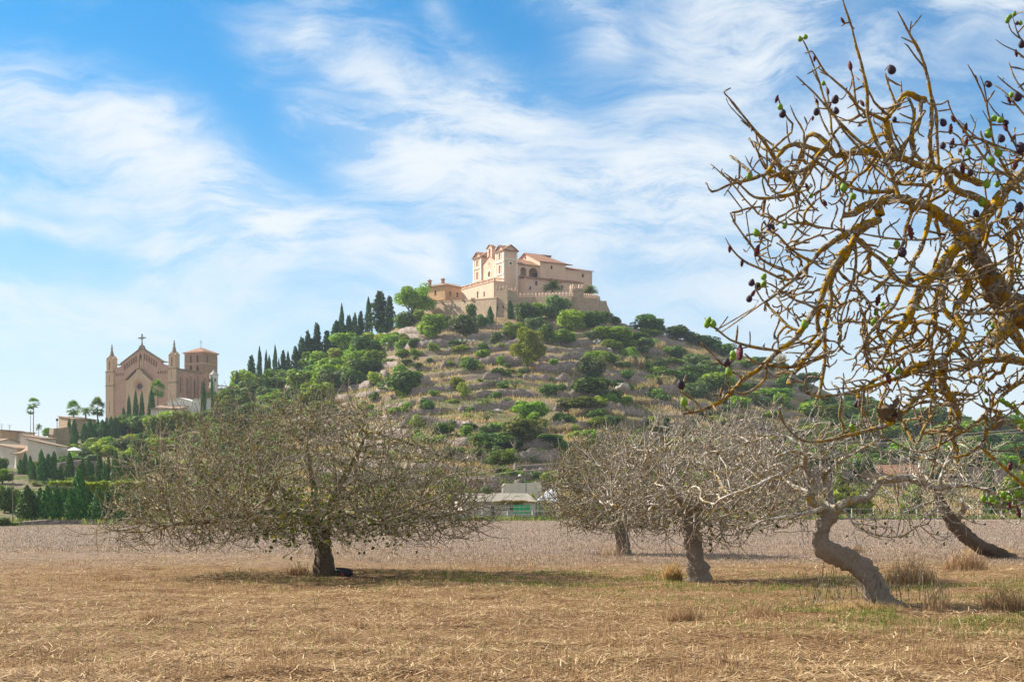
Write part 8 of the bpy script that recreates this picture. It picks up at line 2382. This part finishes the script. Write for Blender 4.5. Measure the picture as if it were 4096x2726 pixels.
    br('B', [(1760, 1100), (1650, 1220), (1500, 1390), (1360, 1500), (1220, 1555), (1100, 1575)], 34, 14, -0.3, -0.6)
    br('D', [(830, 70), (750, 330), (640, 560), (590, 700), (500, 900), (430, 1010), (250, 1200), (180, 1330)], 26, 14, -0.3, -0.5)
    br('D', [(660, -20), (585, 150), (560, 320), (480, 480), (420, 600)], 22, 13, -0.3); br('D', [(880, 60), (930, 200), (950, 350), (910, 470)], 20, 12, 0.1)
    br('D', [(1060, 240), (850, 280), (640, 285), (420, 270), (200, 235), (0, 200), (-180, 170)], 12, 11, -0.2, -0.4); br('D', [(320, 270), (310, 340), (270, 380), (220, 382)], 7, 5)
    br('D', [(1250, 640), (1100, 660), (980, 700), (800, 650), (640, 550), (540, 440), (440, 495)], 15, 8, -0.4, -0.6); br('D', [(1200, 690), (980, 750), (760, 770), (560, 765), (350, 760)], 15, 9, -0.4, -0.6); br('D', [(760, 640), (640, 660), (500, 655)], 9, 6)
    br('D', [(700, 745), (520, 720), (430, 650), (360, 540), (345, 500)], 18, 9, -0.3); br('D', [(430, 660), (330, 740), (230, 830)], 20, 17, -0.3)
    # yellow hanging limbs, left
    br('B', [(1330, 10), (1240, 50), (1130, 90), (1000, 170), (880, 250), (780, 360), (690, 450), (560, 560), (480, 612)], 44, 10, -0.3, -0.6)
    br('B', [(1200, 60), (1120, 170), (1060, 300), (985, 400), (945, 500), (962, 570), (940, 700), (905, 850), (920, 1000), (890, 1180), (870, 1290), (830, 1370)], 40, 12, -0.2, -0.5)
    br('B', [(1100, 200), (1000, 320), (920, 480), (870, 620), (810, 730), (740, 830), (640, 925), (520, 1020), (440, 1100), (330, 1170), (240, 1265), (150, 1345), (0, 1405), (-110, 1425)], 36, 14, -0.3, -0.9)
    br('Z', [(1240, 1020), (1150, 1052), (1070, 1055), (1040, 1010), (1020, 985)], 12, 7, -0.9, -0.95); br('Z', [(1200, 985), (1090, 920), (1010, 870), (960, 845)], 11, 8, -0.9)
    br('B', [(910, 850), (830, 960), (760, 1040), (700, 1090), (560, 1085), (470, 1060)], 30, 12, -0.4, -0.7); br('B', [(910, 1010), (800, 1050), (700, 1120), (640, 1210)], 20, 22, -0.5); br('B', [(870, 640), (850, 760), (900, 900)], 28, 24, -0.3)
    br('B', [(490, 1080), (505, 1130), (440, 1220), (320, 1290), (270, 1270)], 18, 10, -0.7); br('B', [(250, 1260), (180, 1280), (90, 1300)], 16, 9, -0.85); br('B', [(190, 1300), (150, 1330), (130, 1310)], 12, 8, -.85)
    br('B', [(590, 970), (420, 950), (320, 925), (220, 890), (150, 830), (78, 778)], 16, 9, -0.7); br('B', [(160, 840), (130, 810)], 8, 6)
    br('B', [(460, 1090), (380, 1040), (330, 990)], 14, 10, -0.7); br('B', [(330, 1170), (250, 1130), (160, 1060), (60, 960), (0, 910)], 12, 8, -0.85, -1.0); br('Z', [(1480, 830), (1430, 770), (1425, 690)], 8, 6, -0.85)
    br('B', [(720, 835), (640, 790), (560, 700), (480, 630), (430, 560), (405, 495)], 15, 7, -0.5); br('B', [(480, 625), (430, 605), (385, 598)], 7, 5)
    br('B', [(810, 640), (700, 605), (600, 540), (490, 470)], 13, 7, -0.5); br('B', [(560, 560), (600, 640), (690, 720)], 10, 6); br('B', [(740, 830), (700, 740), (685, 690)], 9, 6)
    br('B', [(790, 430), (700, 450), (620, 460), (520, 410), (430, 370), (320, 320), (240, 240), (190, 155)], 18, 7, -0.4); br('B', [(400, 270), (340, 255), (320, 235)], 7, 5)
    br('B', [(700, 410), (560, 365), (450, 310), (390, 220), (310, 120), (240, 10), (225, -30)], 15, 7, -0.4); br('B', [(760, 300), (680, 250), (600, 165), (540, 110), (440, 120), (345, 130)], 18, 9, -0.4); br('B', [(560, 190), (490, 170), (430, 100)], 9, 6); br('B', [(630, 220), (560, 300), (470, 290)], 9, 7)
    br('B', [(870, 80), (760, 40), (640, 60), (520, 10), (440, -10)], 18, 8, -.35); br('B', [(640, 280), (640, 200)], 8, 5); br('B', [(560, 60), (470, 80), (440, 150)], 10, 7)
    br('B', [(1090, 100), (1160, 180), (1230, 250), (1350, 330), (1420, 430), (1500, 490), (1700, 520), (1800, 560)], 20, 14, -.3, -.2); br('B', [(1130, 140), (1140, 300), (1120, 450), (1060, 620), (1020, 780), (1030, 900), (990, 970)], 16, 9, -.3); br('B', [(1110, 480), (1190, 570), (1240, 640), (1330, 680)], 14, 9); br('B', [(1120, 560), (1200, 720), (1220, 840)], 13, 8)
    br('B', [(1060, 620), (980, 700), (960, 760)], 9, 6); br('B', [(1500, 690), (1360, 740), (1260, 760), (1050, 765)], 14, 8, -.3)
    # lower right
    br('B', [(1740, 1150), (1780, 1260), (1850, 1370), (1880, 1450), (1820, 1560)], 48, 26, -0.1); br('E', [(1690, 120), (1700, 220), (1665, 360)], 24, 14, -0.1); br('E', [(1750, 160), (1780, 70), (1790, -40)], 10, 6)
    br('B', [(2450, 1080), (2300, 1040), (2180, 1030), (2050, 1050), (1940, 1100)], 50, 30, 0.1); br('B', [(2450, 1170), (2330, 1200), (2200, 1290), (2120, 1380), (2000, 1500), (1890, 1560), (1800, 1580)], 24, 13, -0.2, -0.4)
    br('E', [(2000, 120), (1870, 240), (1750, 310), (1620, 390), (1450, 480), (1360, 500), (1270, 470)], 16, 8, -0.4); br('E', [(2000, 130), (2003, 330), (1940, 430), (1810, 520), (1720, 550), (1640, 530)], 22, 11, -0.4); br('E', [(1740, 545), (1720, 610)], 10, 6)
    br('E', [(1350, -10), (1200, 140), (1050, 245), (880, 285), (700, 325), (500, 380), (330, 392), (200, 350), (60, 180), (40, 100)], 24, 9, -0.5, -0.8); br('E', [(880, 280), (960, 260), (1060, 250)], 12, 10); br('E', [(1060, 250), (940, 230), (860, 200)], 13, 7); br('E', [(520, 380), (650, 300), (780, 320)], 10, 7)
    br('E', [(1530, 20), (1490, 150), (1410, 255), (1360, 390)], 19, 12, -0.4); br('E', [(1400, 270), (1380, 370), (1330, 430)], 13, 8); br('E', [(1600, 220), (1560, 400), (1520, 560), (1480, 700), (1420, 800)], 14, 8, -0.3); br('E', [(1480, 280), (1520, 470), (1500, 560)], 10, 7)
    br('E', [(2500, 900), (2356, 960), (2230, 1020), (2080, 1000), (1980, 965)], 24, 7, -0.2); br('E', [(2500, 930), (2230, 940), (2150, 930)], 10, 7); br('E', [(2360, 150), (2230, 70), (2120, 10), (2080, -30)], 12, 7, -0.2); br('E', [(2420, 330), (2250, 240), (2130, 230)], 11, 7); br('E', [(2400, 180), (2310, 110), (2260, 20)], 9, 6); br('E', [(2480, 420), (2300, 450), (2200, 480), (2060, 480)], 13, 8); br('E', [(2480, 700), (2356, 660), (2240, 600)], 14, 8); br('E', [(2500, 620), (2330, 560), (2270, 400)], 10, 7)
    br('B', [(2500, 640), (2354, 640), (2200, 690), (2000, 700)], 22, 14, -.3); br('B', [(2354, 240), (2200, 160), (2090, 90)], 14, 9); br('B', [(2260, 520), (2260, 300), (2230, 130)], 34, 24, .3); br('B', [(2480, 560), (2354, 520), (2300, 430)], 18, 10)
    br('B', [(2360, 40), (2250, 10), (2120, 40)], 22, 16, .2); br('B', [(2400, 100), (2300, 50)], 20, 14, .2)
    n0 = len(sk.p)
    # crooked spur wood filling the gaps of the crown
    def cloud(n, fr, x0, x1, y0, y1, d0, d1, dens=None):
        out = []
        while len(out) < n:
            x, y = g.uniform(x0, x1), g.uniform(y0, y1)
            out.append(w3(fr, x, y, g.uniform(d0, d1)))
        return np.array(out)
    A = np.vstack([cloud(800, 'B', 950, 2354, 420, 1320, -0.6, 0.8), cloud(1300, 'B', 1150, 2100, 850, 1330, -0.6, 0.7), cloud(420, 'B', 480, 1150, 0, 800, -0.7, 0.2), cloud(650, 'A', 450, 1700, 1080, 1560, -0.6, 0.6),
                   cloud(200, 'B', 500, 1000, 860, 1140, -0.8, -0.2), cloud(240, 'A', 1650, 2400, 1050, 1560, -0.3, 0.8), cloud(700, 'B', 1700, 2450, 0, 800, -0.3, 1.0), cloud(240, 'E', 900, 2400, -50, 300, -0.6, 0.6), cloud(60, 'A', 950, 1700, 700, 1080, -0.4, 0.4)])
    lim[0] += 1
    colonize(sk, A, 0.028, 0.055, 0.6, g, (0, 0, 0.0), 0.5, 70, n0 + 12000, 30, 4)
    n1 = len(sk.p)
    has = set(sk.par)
    # short spurs along all wood
    for i in g.choice(n0, 420):
        i = int(i)
        if sk.limb[i] == 0 or sk.r[i] > 0.03: continue
        b = sk.p[i] - sk.p[sk.par[i]] if sk.par[i] >= 0 else np.array([0, 0, 1.0]); b /= np.linalg.norm(b) + 1e-9
        d = b * 0.6 + g.normal(0, 0.7, 3) + np.array([0, 0, 0.2]); d /= np.linalg.norm(d)
        l = g.choice([0.015, 0.02, 0.03, 0.05, 0.09]); k = max(1, int(l / 0.025)); par = i
        for j in range(k):
            d = d + g.normal(0, .15, 3) + np.array([0, 0, .08]); d /= np.linalg.norm(d)
            par = sk.add(sk.p[par] + d * l / k, par, 0.0, sk.limb[i])
    r = radii(sk, 0.0048, 2.3, 0.015)
    build_tree(root, sk, r, (M['fig_trunk_lichen'], M['fig_bark_lichen']), {0}, g, 0.12)
    # figs: each one a part
    fig_mesh = {}
    def fig_profile(kind):
        if kind == 'g': pr = [(0.004, 0.012), (0.010, 0.006), (0.018, -0.004), (0.0225, -0.016), (0.0215, -0.028), (0.014, -0.038), (0.004, -0.042)]; mt = M['fig_green']
        elif kind == 'd': pr = [(0.003, 0.010), (0.010, 0.005), (0.0175, -0.003), (0.0215, -0.014), (0.0225, -0.023), (0.019, -0.034), (0.011, -0.041), (0.002, -0.043)]; mt = M['fig_dark']
        else: pr = [(0.003, 0.012), (0.007, 0.006), (0.010, -0.004), (0.014, -0.014), (0.0135, -0.024), (0.0145, -0.034), (0.010, -0.046), (0.008, -0.054), (0.002, -0.060)]; mt = M['fig_wither']
        b = MB(); b.lathe(0, 0, pr, 9)
        if kind == 'w':
            b.v = [(x * (1 + 0.35 * math.sin(k * 2.1)), y * (1 + 0.3 * math.cos(k * 1.7)), z) for k, (x, y, z) in enumerate(b.v)]
        me = bpy.data.meshes.new('fig'); me.from_pydata(b.v, [], b.f); me.materials.append(mt)
        me.polygons.foreach_set('use_smooth', np.ones(len(me.polygons), dtype=bool))
        return me
    FM = {k: fig_profile(k) for k in 'gdw'}
    FL = {'g': 'round green fig', 'd': 'ripe dark purple fig', 'w': 'withered reddish-brown fig'}
    figs = [('A', 728, 283, 'g', .8), ('A', 768, 268, 'g', .8), ('A', 902, 603, 'g', .7), ('A', 585, 773, 'g', .9), ('A', 615, 825, 'd', 1.1), ('A', 570, 712, 'w', .8), ('A', 838, 415, 'w', .7), ('A', 1030, 147, 'w', .7), ('A', 1093, 470, 'w', 1), ('A', 1385, 505, 'd', 1.4), ('A', 990, 720, 'd', 1.2), ('A', 990, 802, 'd', 1.0), ('A', 845, 812, 'd', 1.0), ('A', 828, 855, 'w', .7), ('A', 850, 735, 'w', .8), ('A', 928, 655, 'w', .8), ('A', 1172, 748, 'w', .9), ('A', 955, 760, 'w', .6), ('A', 1418, 865, 'd', .8),
            ('A', 358, 1278, 'g', .9), ('A', 1043, 1360, 'g', 1.15), ('A', 1108, 1425, 'g', 1.15), ('A', 818, 1418, 'g', .8), ('A', 775, 1350, 'w', .9), ('A', 905, 1465, 'w', .8), ('A', 1785, 885, 'd', 1.15), ('A', 1830, 860, 'w', .8), ('A', 1825, 925, 'w', 1.1), ('A', 1840, 1030, 'w', 1.1), ('A', 1935, 920, 'w', 1.1), ('A', 1940, 1020, 'w', 1), ('A', 1768, 1055, 'd', 1.15), ('A', 1902, 1090, 'w', .9), ('A', 1948, 1100, 'g', 1), ('A', 2090, 972, 'g', 1.35), ('A', 2135, 858, 'g', 1.05), ('A', 2180, 872, 'g', 1.05), ('A', 2218, 888, 'd', .8), ('A', 2180, 1003, 'd', 1.2), ('A', 2210, 915, 'w', 1.1), ('A', 2286, 1000, 'w', 1), ('A', 2165, 1105, 'g', 1.25), ('A', 2117, 1163, 'g', 1.3), ('A', 2325, 1070, 'd', 1.6), ('A', 2300, 1170, 'w', 1.5), ('A', 1905, 1210, 'w', 1.2), ('A', 1965, 1255, 'd', 1), ('A', 2088, 1333, 'g', 1.2), ('A', 2160, 1337, 'g', 1.0), ('A', 2045, 1465, 'g', 1.3), ('A', 2003, 1545, 'd', 1.1), ('A', 2325, 1500, 'd', 1.5), ('A', 2090, 612, 'd', 1), ('A', 2258, 690, 'g', .9), ('A', 2300, 700, 'd', 1.4), ('A', 2240, 720, 'w', .8), ('A', 2335, 320, 'd', 1.1), ('A', 2296, 380, 'w', .8), ('A', 2230, 150, 'g', .8), ('A', 2255, 125, 'g', .85), ('A', 2288, 100, 'g', .75), ('A', 2303, 170, 'd', .6), ('A', 2345, 160, 'g', .7),
            ('B', 408, 118, 'g', 1.1), ('B', 517, 80, 'd', 1.15), ('B', 620, 68, 'g', .8), ('B', 430, 237, 'w', 1.2), ('B', 222, 225, 'w', .8), ('B', 313, 328, 'w', .8), ('B', 478, 438, 'g', .9), ('B', 475, 487, 'g', .95), ('B', 388, 478, 'd', 1), ('B', 432, 506, 'd', 1.1), ('B', 402, 555, 'w', .9), ('B', 367, 595, 'd', 1.05), ('B', 760, 780, 'g', 1.2), ('B', 48, 785, 'g', .9), ('B', 76, 752, 'g', .9), ('B', 100, 776, 'g', 1.05), ('B', 300, 975, 'w', 1.6), ('B', 245, 995, 'g', .9), ('B', 255, 1020, 'g', .85), ('B', 205, 1055, 'd', 1.0), ('B', 207, 1125, 'g', 1), ('B', 1430, 203, 'g', 1.1), ('B', 1385, 322, 'g', 1), ('B', 1480, 258, 'd', 1.3), ('B', 1525, 100, 'w', 1.4), ('B', 1587, 657, 'g', 1.15), ('B', 1303, 595, 'w', 1.3), ('B', 1335, 637, 'g', .8), ('B', 1330, 663, 'g', .7), ('B', 1287, 698, 'g', .8), ('B', 1270, 765, 'g', 1), ('B', 1445, 1127, 'g', 1.2), ('B', 1390, 1105, 'g', 1), ('B', 1262, 1218, 'g', .9), ('B', 2315, 388, 'g', 1.2), ('B', 2280, 395, 'd', 1.2), ('B', 2260, 605, 'd', 1.4), ('B', 2105, 840, 'g', .9), ('B', 2125, 790, 'g', .7), ('B', 2102, 770, 'g', .7), ('B', 2025, 945, 'g', .8), ('B', 2272, 998, 'g', .8), ('B', 2055, 1228, 'g', .8), ('B', 1150, 1355, 'd', 1.1), ('B', 1370, 1160, 'w', 1.2), ('B', 2080, 1330, 'g', .75), ('B', 2200, 1333, 'g', .85), ('B', 2228, 1357, 'g', .9), ('B', 2278, 1373, 'g', .9), ('B', 2162, 1472, 'd', 1.2), ('B', 2310, 1417, 'g', .8), ('B', 2325, 1480, 'g', .9), ('B', 2298, 1482, 'g', .8), ('B', 2340, 1520, 'g', .8), ('B', 1105, 1508, 'g', .9), ('B', 1115, 1540, 'g', 1.0),
            ('Z', 990, 795, 'd', 1.2), ('Z', 1020, 957, 'g', 1.05), ('E', 1975, 930, 'g', 1), ('E', 2050, 935, 'g', 1), ('E', 2168, 893, 'g', 1.1), ('E', 2210, 935, 'g', 1), ('E', 2268, 832, 'g', 1.1), ('E', 2315, 1118, 'w', 1.1), ('E', 2230, 620, 'w', 1.2), ('E', 2330, 575, 'g', .9), ('E', 2218, 985, 'w', .9)]
    spts = np.array(sk.p); yd = spts[:, 1]
    su = (spts[:, 0] / yd) * FPX + CX; sv = HY - (spts[:, 2] - EYE) / yd * FPX
    o0 = Vector(root.location)
    st = Skel()
    figs.sort(key=lambda q: -q[4]); more = []
    for i, (fr, x, y, k, s) in enumerate(figs):
        ox, oy, sc = K[fr]; px, py = ox + x / sc, oy + y / sc
        d2 = (su - px) ** 2 + (sv - py) ** 2
        j = int(np.argmin(d2)); e = math.sqrt(d2[j])
        if e > 22: px, py = su[j] + (px - su[j]) * 22 / e, sv[j] + (py - sv[j]) * 22 / e
        yy = float(yd[j]) - 0.01
        p = Vector(((px - CX) / FPX * yy, yy, EYE + (HY - py) / FPX * yy))
        s *= 0.74
        # keep the fruit in touch with its twig: a short stalk from the nearest wood
        top = np.array((p.x, p.y, p.z + 0.028 * s))
        a = st.add(spts[j], -1, 0.0032, 0); mid = (spts[j] + top) / 2 + np.array([0, 0, 0.004]); b_ = st.add(mid, a, 0.0028, 0); st.add(top, b_, 0.0026, 0)
        o = link('fig', FM[k], root)
        o.location = p + Vector((0, 0, 0.016 * s)) - o0; o.scale = (s, s, s)
        o.rotation_euler = (g.uniform(-.5, .5), g.uniform(-.5, .5), g.uniform(0, 6.28))
        o['label'] = FL[k]
        if i >= 98: more.append(o)
    Vs, Fs, Ms, b0 = [], [], [], 0
    for o in more:
        me = o.data; n = len(me.vertices); R_ = np.array(o.rotation_euler.to_matrix()) * o.scale[0]
        v = np.array([q.co for q in me.vertices]) @ R_.T + np.array(o.location); Vs.append(v)
        for p_ in me.polygons: Fs.append(np.array([list(p_.vertices)]) + b0); Ms.append([M['fig_green'], M['fig_dark'], M['fig_wither']].index(me.materials[0]))
        b0 += n; bpy.data.objects.remove(o)
    fo = link('small_figs', np_mesh('small_figs', np.concatenate(Vs), Fs, [M['fig_green'], M['fig_dark'], M['fig_wither']], True, midx=Ms), root); fo['kind'] = 'stuff'; fo['label'] = 'small figs, green and dark'
    V, F, At = tubes_of(st, np.array(st.r), range(len(st.p)), g, .02)
    so = link('fig_stalk', np_mesh('fig_stalk', V - np.array(root.location), [F], M['fig_bark_lichen'], True, {'thick': At}), root); so['kind'] = 'stuff'
    # a few curled dead leaves still hanging
    gl = np.random.default_rng(5)
    for i, (fr, x, y, sz) in enumerate([('E', 1080, 90, .045), ('E', 1130, 60, .045), ('E', 1100, 150, .04), ('B', 2120, 1470, .03)]):
        p = w3(fr, x, y, -0.5)
        c = p + gl.normal(0, .02, (6, 3)); V, F = leaf_quads(c, gl.normal(0, 1, (6, 3)), sz, gl, 1.9)
        link('dead_leaf', np_mesh('dead_leaf', V - np.array(root.location), [F], M['bark_brown']), root)
fig_near()

# ------------------------------------------------------------------ small things in the field
def weed_clump(px, pb, w, h, label, n, mat, seed, tall=False):
    g = np.random.default_rng(seed)
    y = EYE * FPX / (pb - HY); x = (px - CX) / FPX * y; w = w / FPX * y; h = h / FPX * y
    a = g.random(n) * 6.283; rad = np.sqrt(g.random(n)) * w / 2
    b = np.stack([rad * np.cos(a), rad * np.sin(a) * 0.6, 0 * a - 0.02], -1)
    tl = np.abs(g.normal(0, 0.55 if not tall else 0.22, n)); an = g.random(n) * 6.283; ln = h * g.uniform(0.4, 1.05, n) * (1 - 0.5 * (rad / (w / 2)) ** 2)
    d = np.stack([np.sin(tl) * np.cos(an), np.sin(tl) * np.sin(an), np.cos(tl)], -1)
    k = d + g.normal(0, .35, (n, 3)); k[:, 2] = np.abs(k[:, 2]) * 0.6; k /= np.linalg.norm(k, axis=1, keepdims=True)
    s = np.stack([np.cos(an * 5), np.sin(an * 5), 0 * an], -1) * 0.004 * max(1, y / 22)
    m1 = b + d * ln[:, None] * 0.55; tp = m1 + k * ln[:, None] * 0.5
    V = np.stack([b - s, b + s, m1 + s, m1 - s, tp + s * .4, tp - s * .4], 1).reshape(-1, 3)
    i = np.arange(n)[:, None] * 6
    F = np.concatenate([i + np.array([0, 1, 2, 3]), i + np.array([3, 2, 4, 5])])
    o = link('weed_clump', np_mesh('weed_clump', V, [F], mat)); o.location = (x, y, field_z(x, y))
    tag(o, label, 'weed clump')
for i, (px, pb, w, h, lb, n, mt, tall) in enumerate([
    (470, 2322, 170, 34, 'low brown mound of dead weeds in front of the far stubble, left', 700, 'deadweed', False),
    (625, 2276, 110, 22, 'smaller low brown weed mound behind the left one', 500, 'deadweed', False),
    (1190, 2292, 90, 70, 'loose tuft of dry weeds left of the thick dark trunk', 160, 'deadweed', True),
    (2690, 2312, 80, 100, 'rusty dry grass tuft at the foot of the pale fig', 420, 'drygrass', True),
    (2450, 2232, 130, 110, 'thin bare sprouts at the foot of the smaller fig', 60, 'deadweed', True),
    (2740, 2470, 190, 90, 'dark tangled dead bush in the near field, left one', 420, 'deadweed', False),
    (3035, 2460, 170, 80, 'dark tangled dead bush in the near field, right one', 380, 'deadweed', False),
    (3640, 2330, 200, 130, 'brown weed clump behind the S-shaped trunk', 420, 'deadweed', True),
    (3860, 2270, 180, 110, 'brown weed clump between the S-shaped and leaning trunks', 380, 'deadweed', True),
    (4020, 2440, 190, 150, 'brown weed clump at the right edge', 420, 'deadweed', True),
    (3740, 2440, 120, 190, 'tall thin sprouts right of the S-shaped trunk', 70, 'deadweed', True),
    (3460, 2440, 320, 60, 'dry grass skirt around the foot of the S-shaped trunk', 700, 'drygrass', True),
    (3960, 2215, 240, 50, 'rusty grass around the foot of the leaning trunk', 380, 'drygrass', True),
    (3300, 2215, 120, 40, 'low weed mound far behind the pale figs', 240, 'deadweed', False),
    (3420, 2205, 90, 40, 'dark low weed heap behind the S-shaped trunk', 240, 'deadweed', False),
    (610, 2480, 120, 50, 'small green-brown weed tuft in the near field, left', 200, 'deadweed', True),
    (1430, 2520, 100, 50, 'small weed tuft in the near field, centre', 160, 'deadweed', True)]):
    weed_clump(px, pb, w, h, lb, n, M[mt], 700 + i, tall)

def build_bag():
    y = EYE * FPX / (2300 - HY); x = (1381 - CX) / FPX * y
    root = empty('backpack', (x, y - 0.35, field_z(x, y)), R(-8), 'dark backpack lying against the thick trunk of the broad fig', 'backpack')
    import bmesh
    def pillow(name, sx, sy, sz, loc, mat, rot=0.0):
        bm = bmesh.new(); bmesh.ops.create_cube(bm, size=1)
        bmesh.ops.subdivide_edges(bm, edges=bm.edges[:], cuts=4, use_grid_fill=True)
        for v in bm.verts:
            c = v.co * 2; k = 1 - 0.10 * (abs(c.x) ** 4 + abs(c.y) ** 4 + abs(c.z) ** 4) / 1.5
            n = Vector(c).normalized(); m_ = Vector((c.x * k, c.y * k, c.z * k)) * 0.72 + n * 0.30
            m_ += n * 0.05 * float(vnoise(c.x * 2 + 4, c.z * 2 + c.y + 9, 3))
            v.co = Vector((m_.x * sx / 2, m_.y * sy / 2, m_.z * sz / 2))
        me = bpy.data.meshes.new(name); bm.to_mesh(me); bm.free(); me.materials.append(mat)
        me.polygons.foreach_set('use_smooth', np.ones(len(me.polygons), dtype=bool))
        o = link(name, me, root); o.location = loc; o.rotation_euler = (0, rot, 0); return o
    pillow('body', 0.46, 0.28, 0.22, (0, 0, 0.10), M['bag'], 0.12)
    pillow('pocket', 0.22, 0.1, 0.16, (0.06, -0.14, 0.08), M['bag'], 0.1)
    pillow('patch', 0.09, 0.05, 0.07, (0.02, -0.17, 0.06), M['bag_red'], 0.3)
    b = MB(); pts = [(-0.18, -0.12, 0.12), (-0.1, -0.15, 0.16), (0.05, -0.16, 0.12), (0.19, -0.17, 0.02)]
    V, F = tube(pts, [0.014] * 4, 6); link('strap', np_mesh('strap', V, [F], M['bag'], True), root)
build_bag()

# ------------------------------------------------------------------ air
def build_haze():
    b = MB(); b.box(-900, 900, -60, 900, -3.0, 118.0)
    m = bpy.data.materials.new('haze'); m.use_nodes = True; nt = m.node_tree; nt.nodes.clear()
    o = N(nt, 'ShaderNodeOutputMaterial'); v = N(nt, 'ShaderNodeVolumePrincipled')
    v.inputs['Color'].default_value = (0.72, 0.86, 1.0, 1); v.inputs['Density'].default_value = HAZE; v.inputs['Anisotropy'].default_value = 0.2
    L(nt, v.outputs[0], o.inputs['Volume'])
    tag(b.build('haze', m), 'thin bluish haze in the air', 'haze', kind='stuff')
HAZE = 0.00012
build_haze()
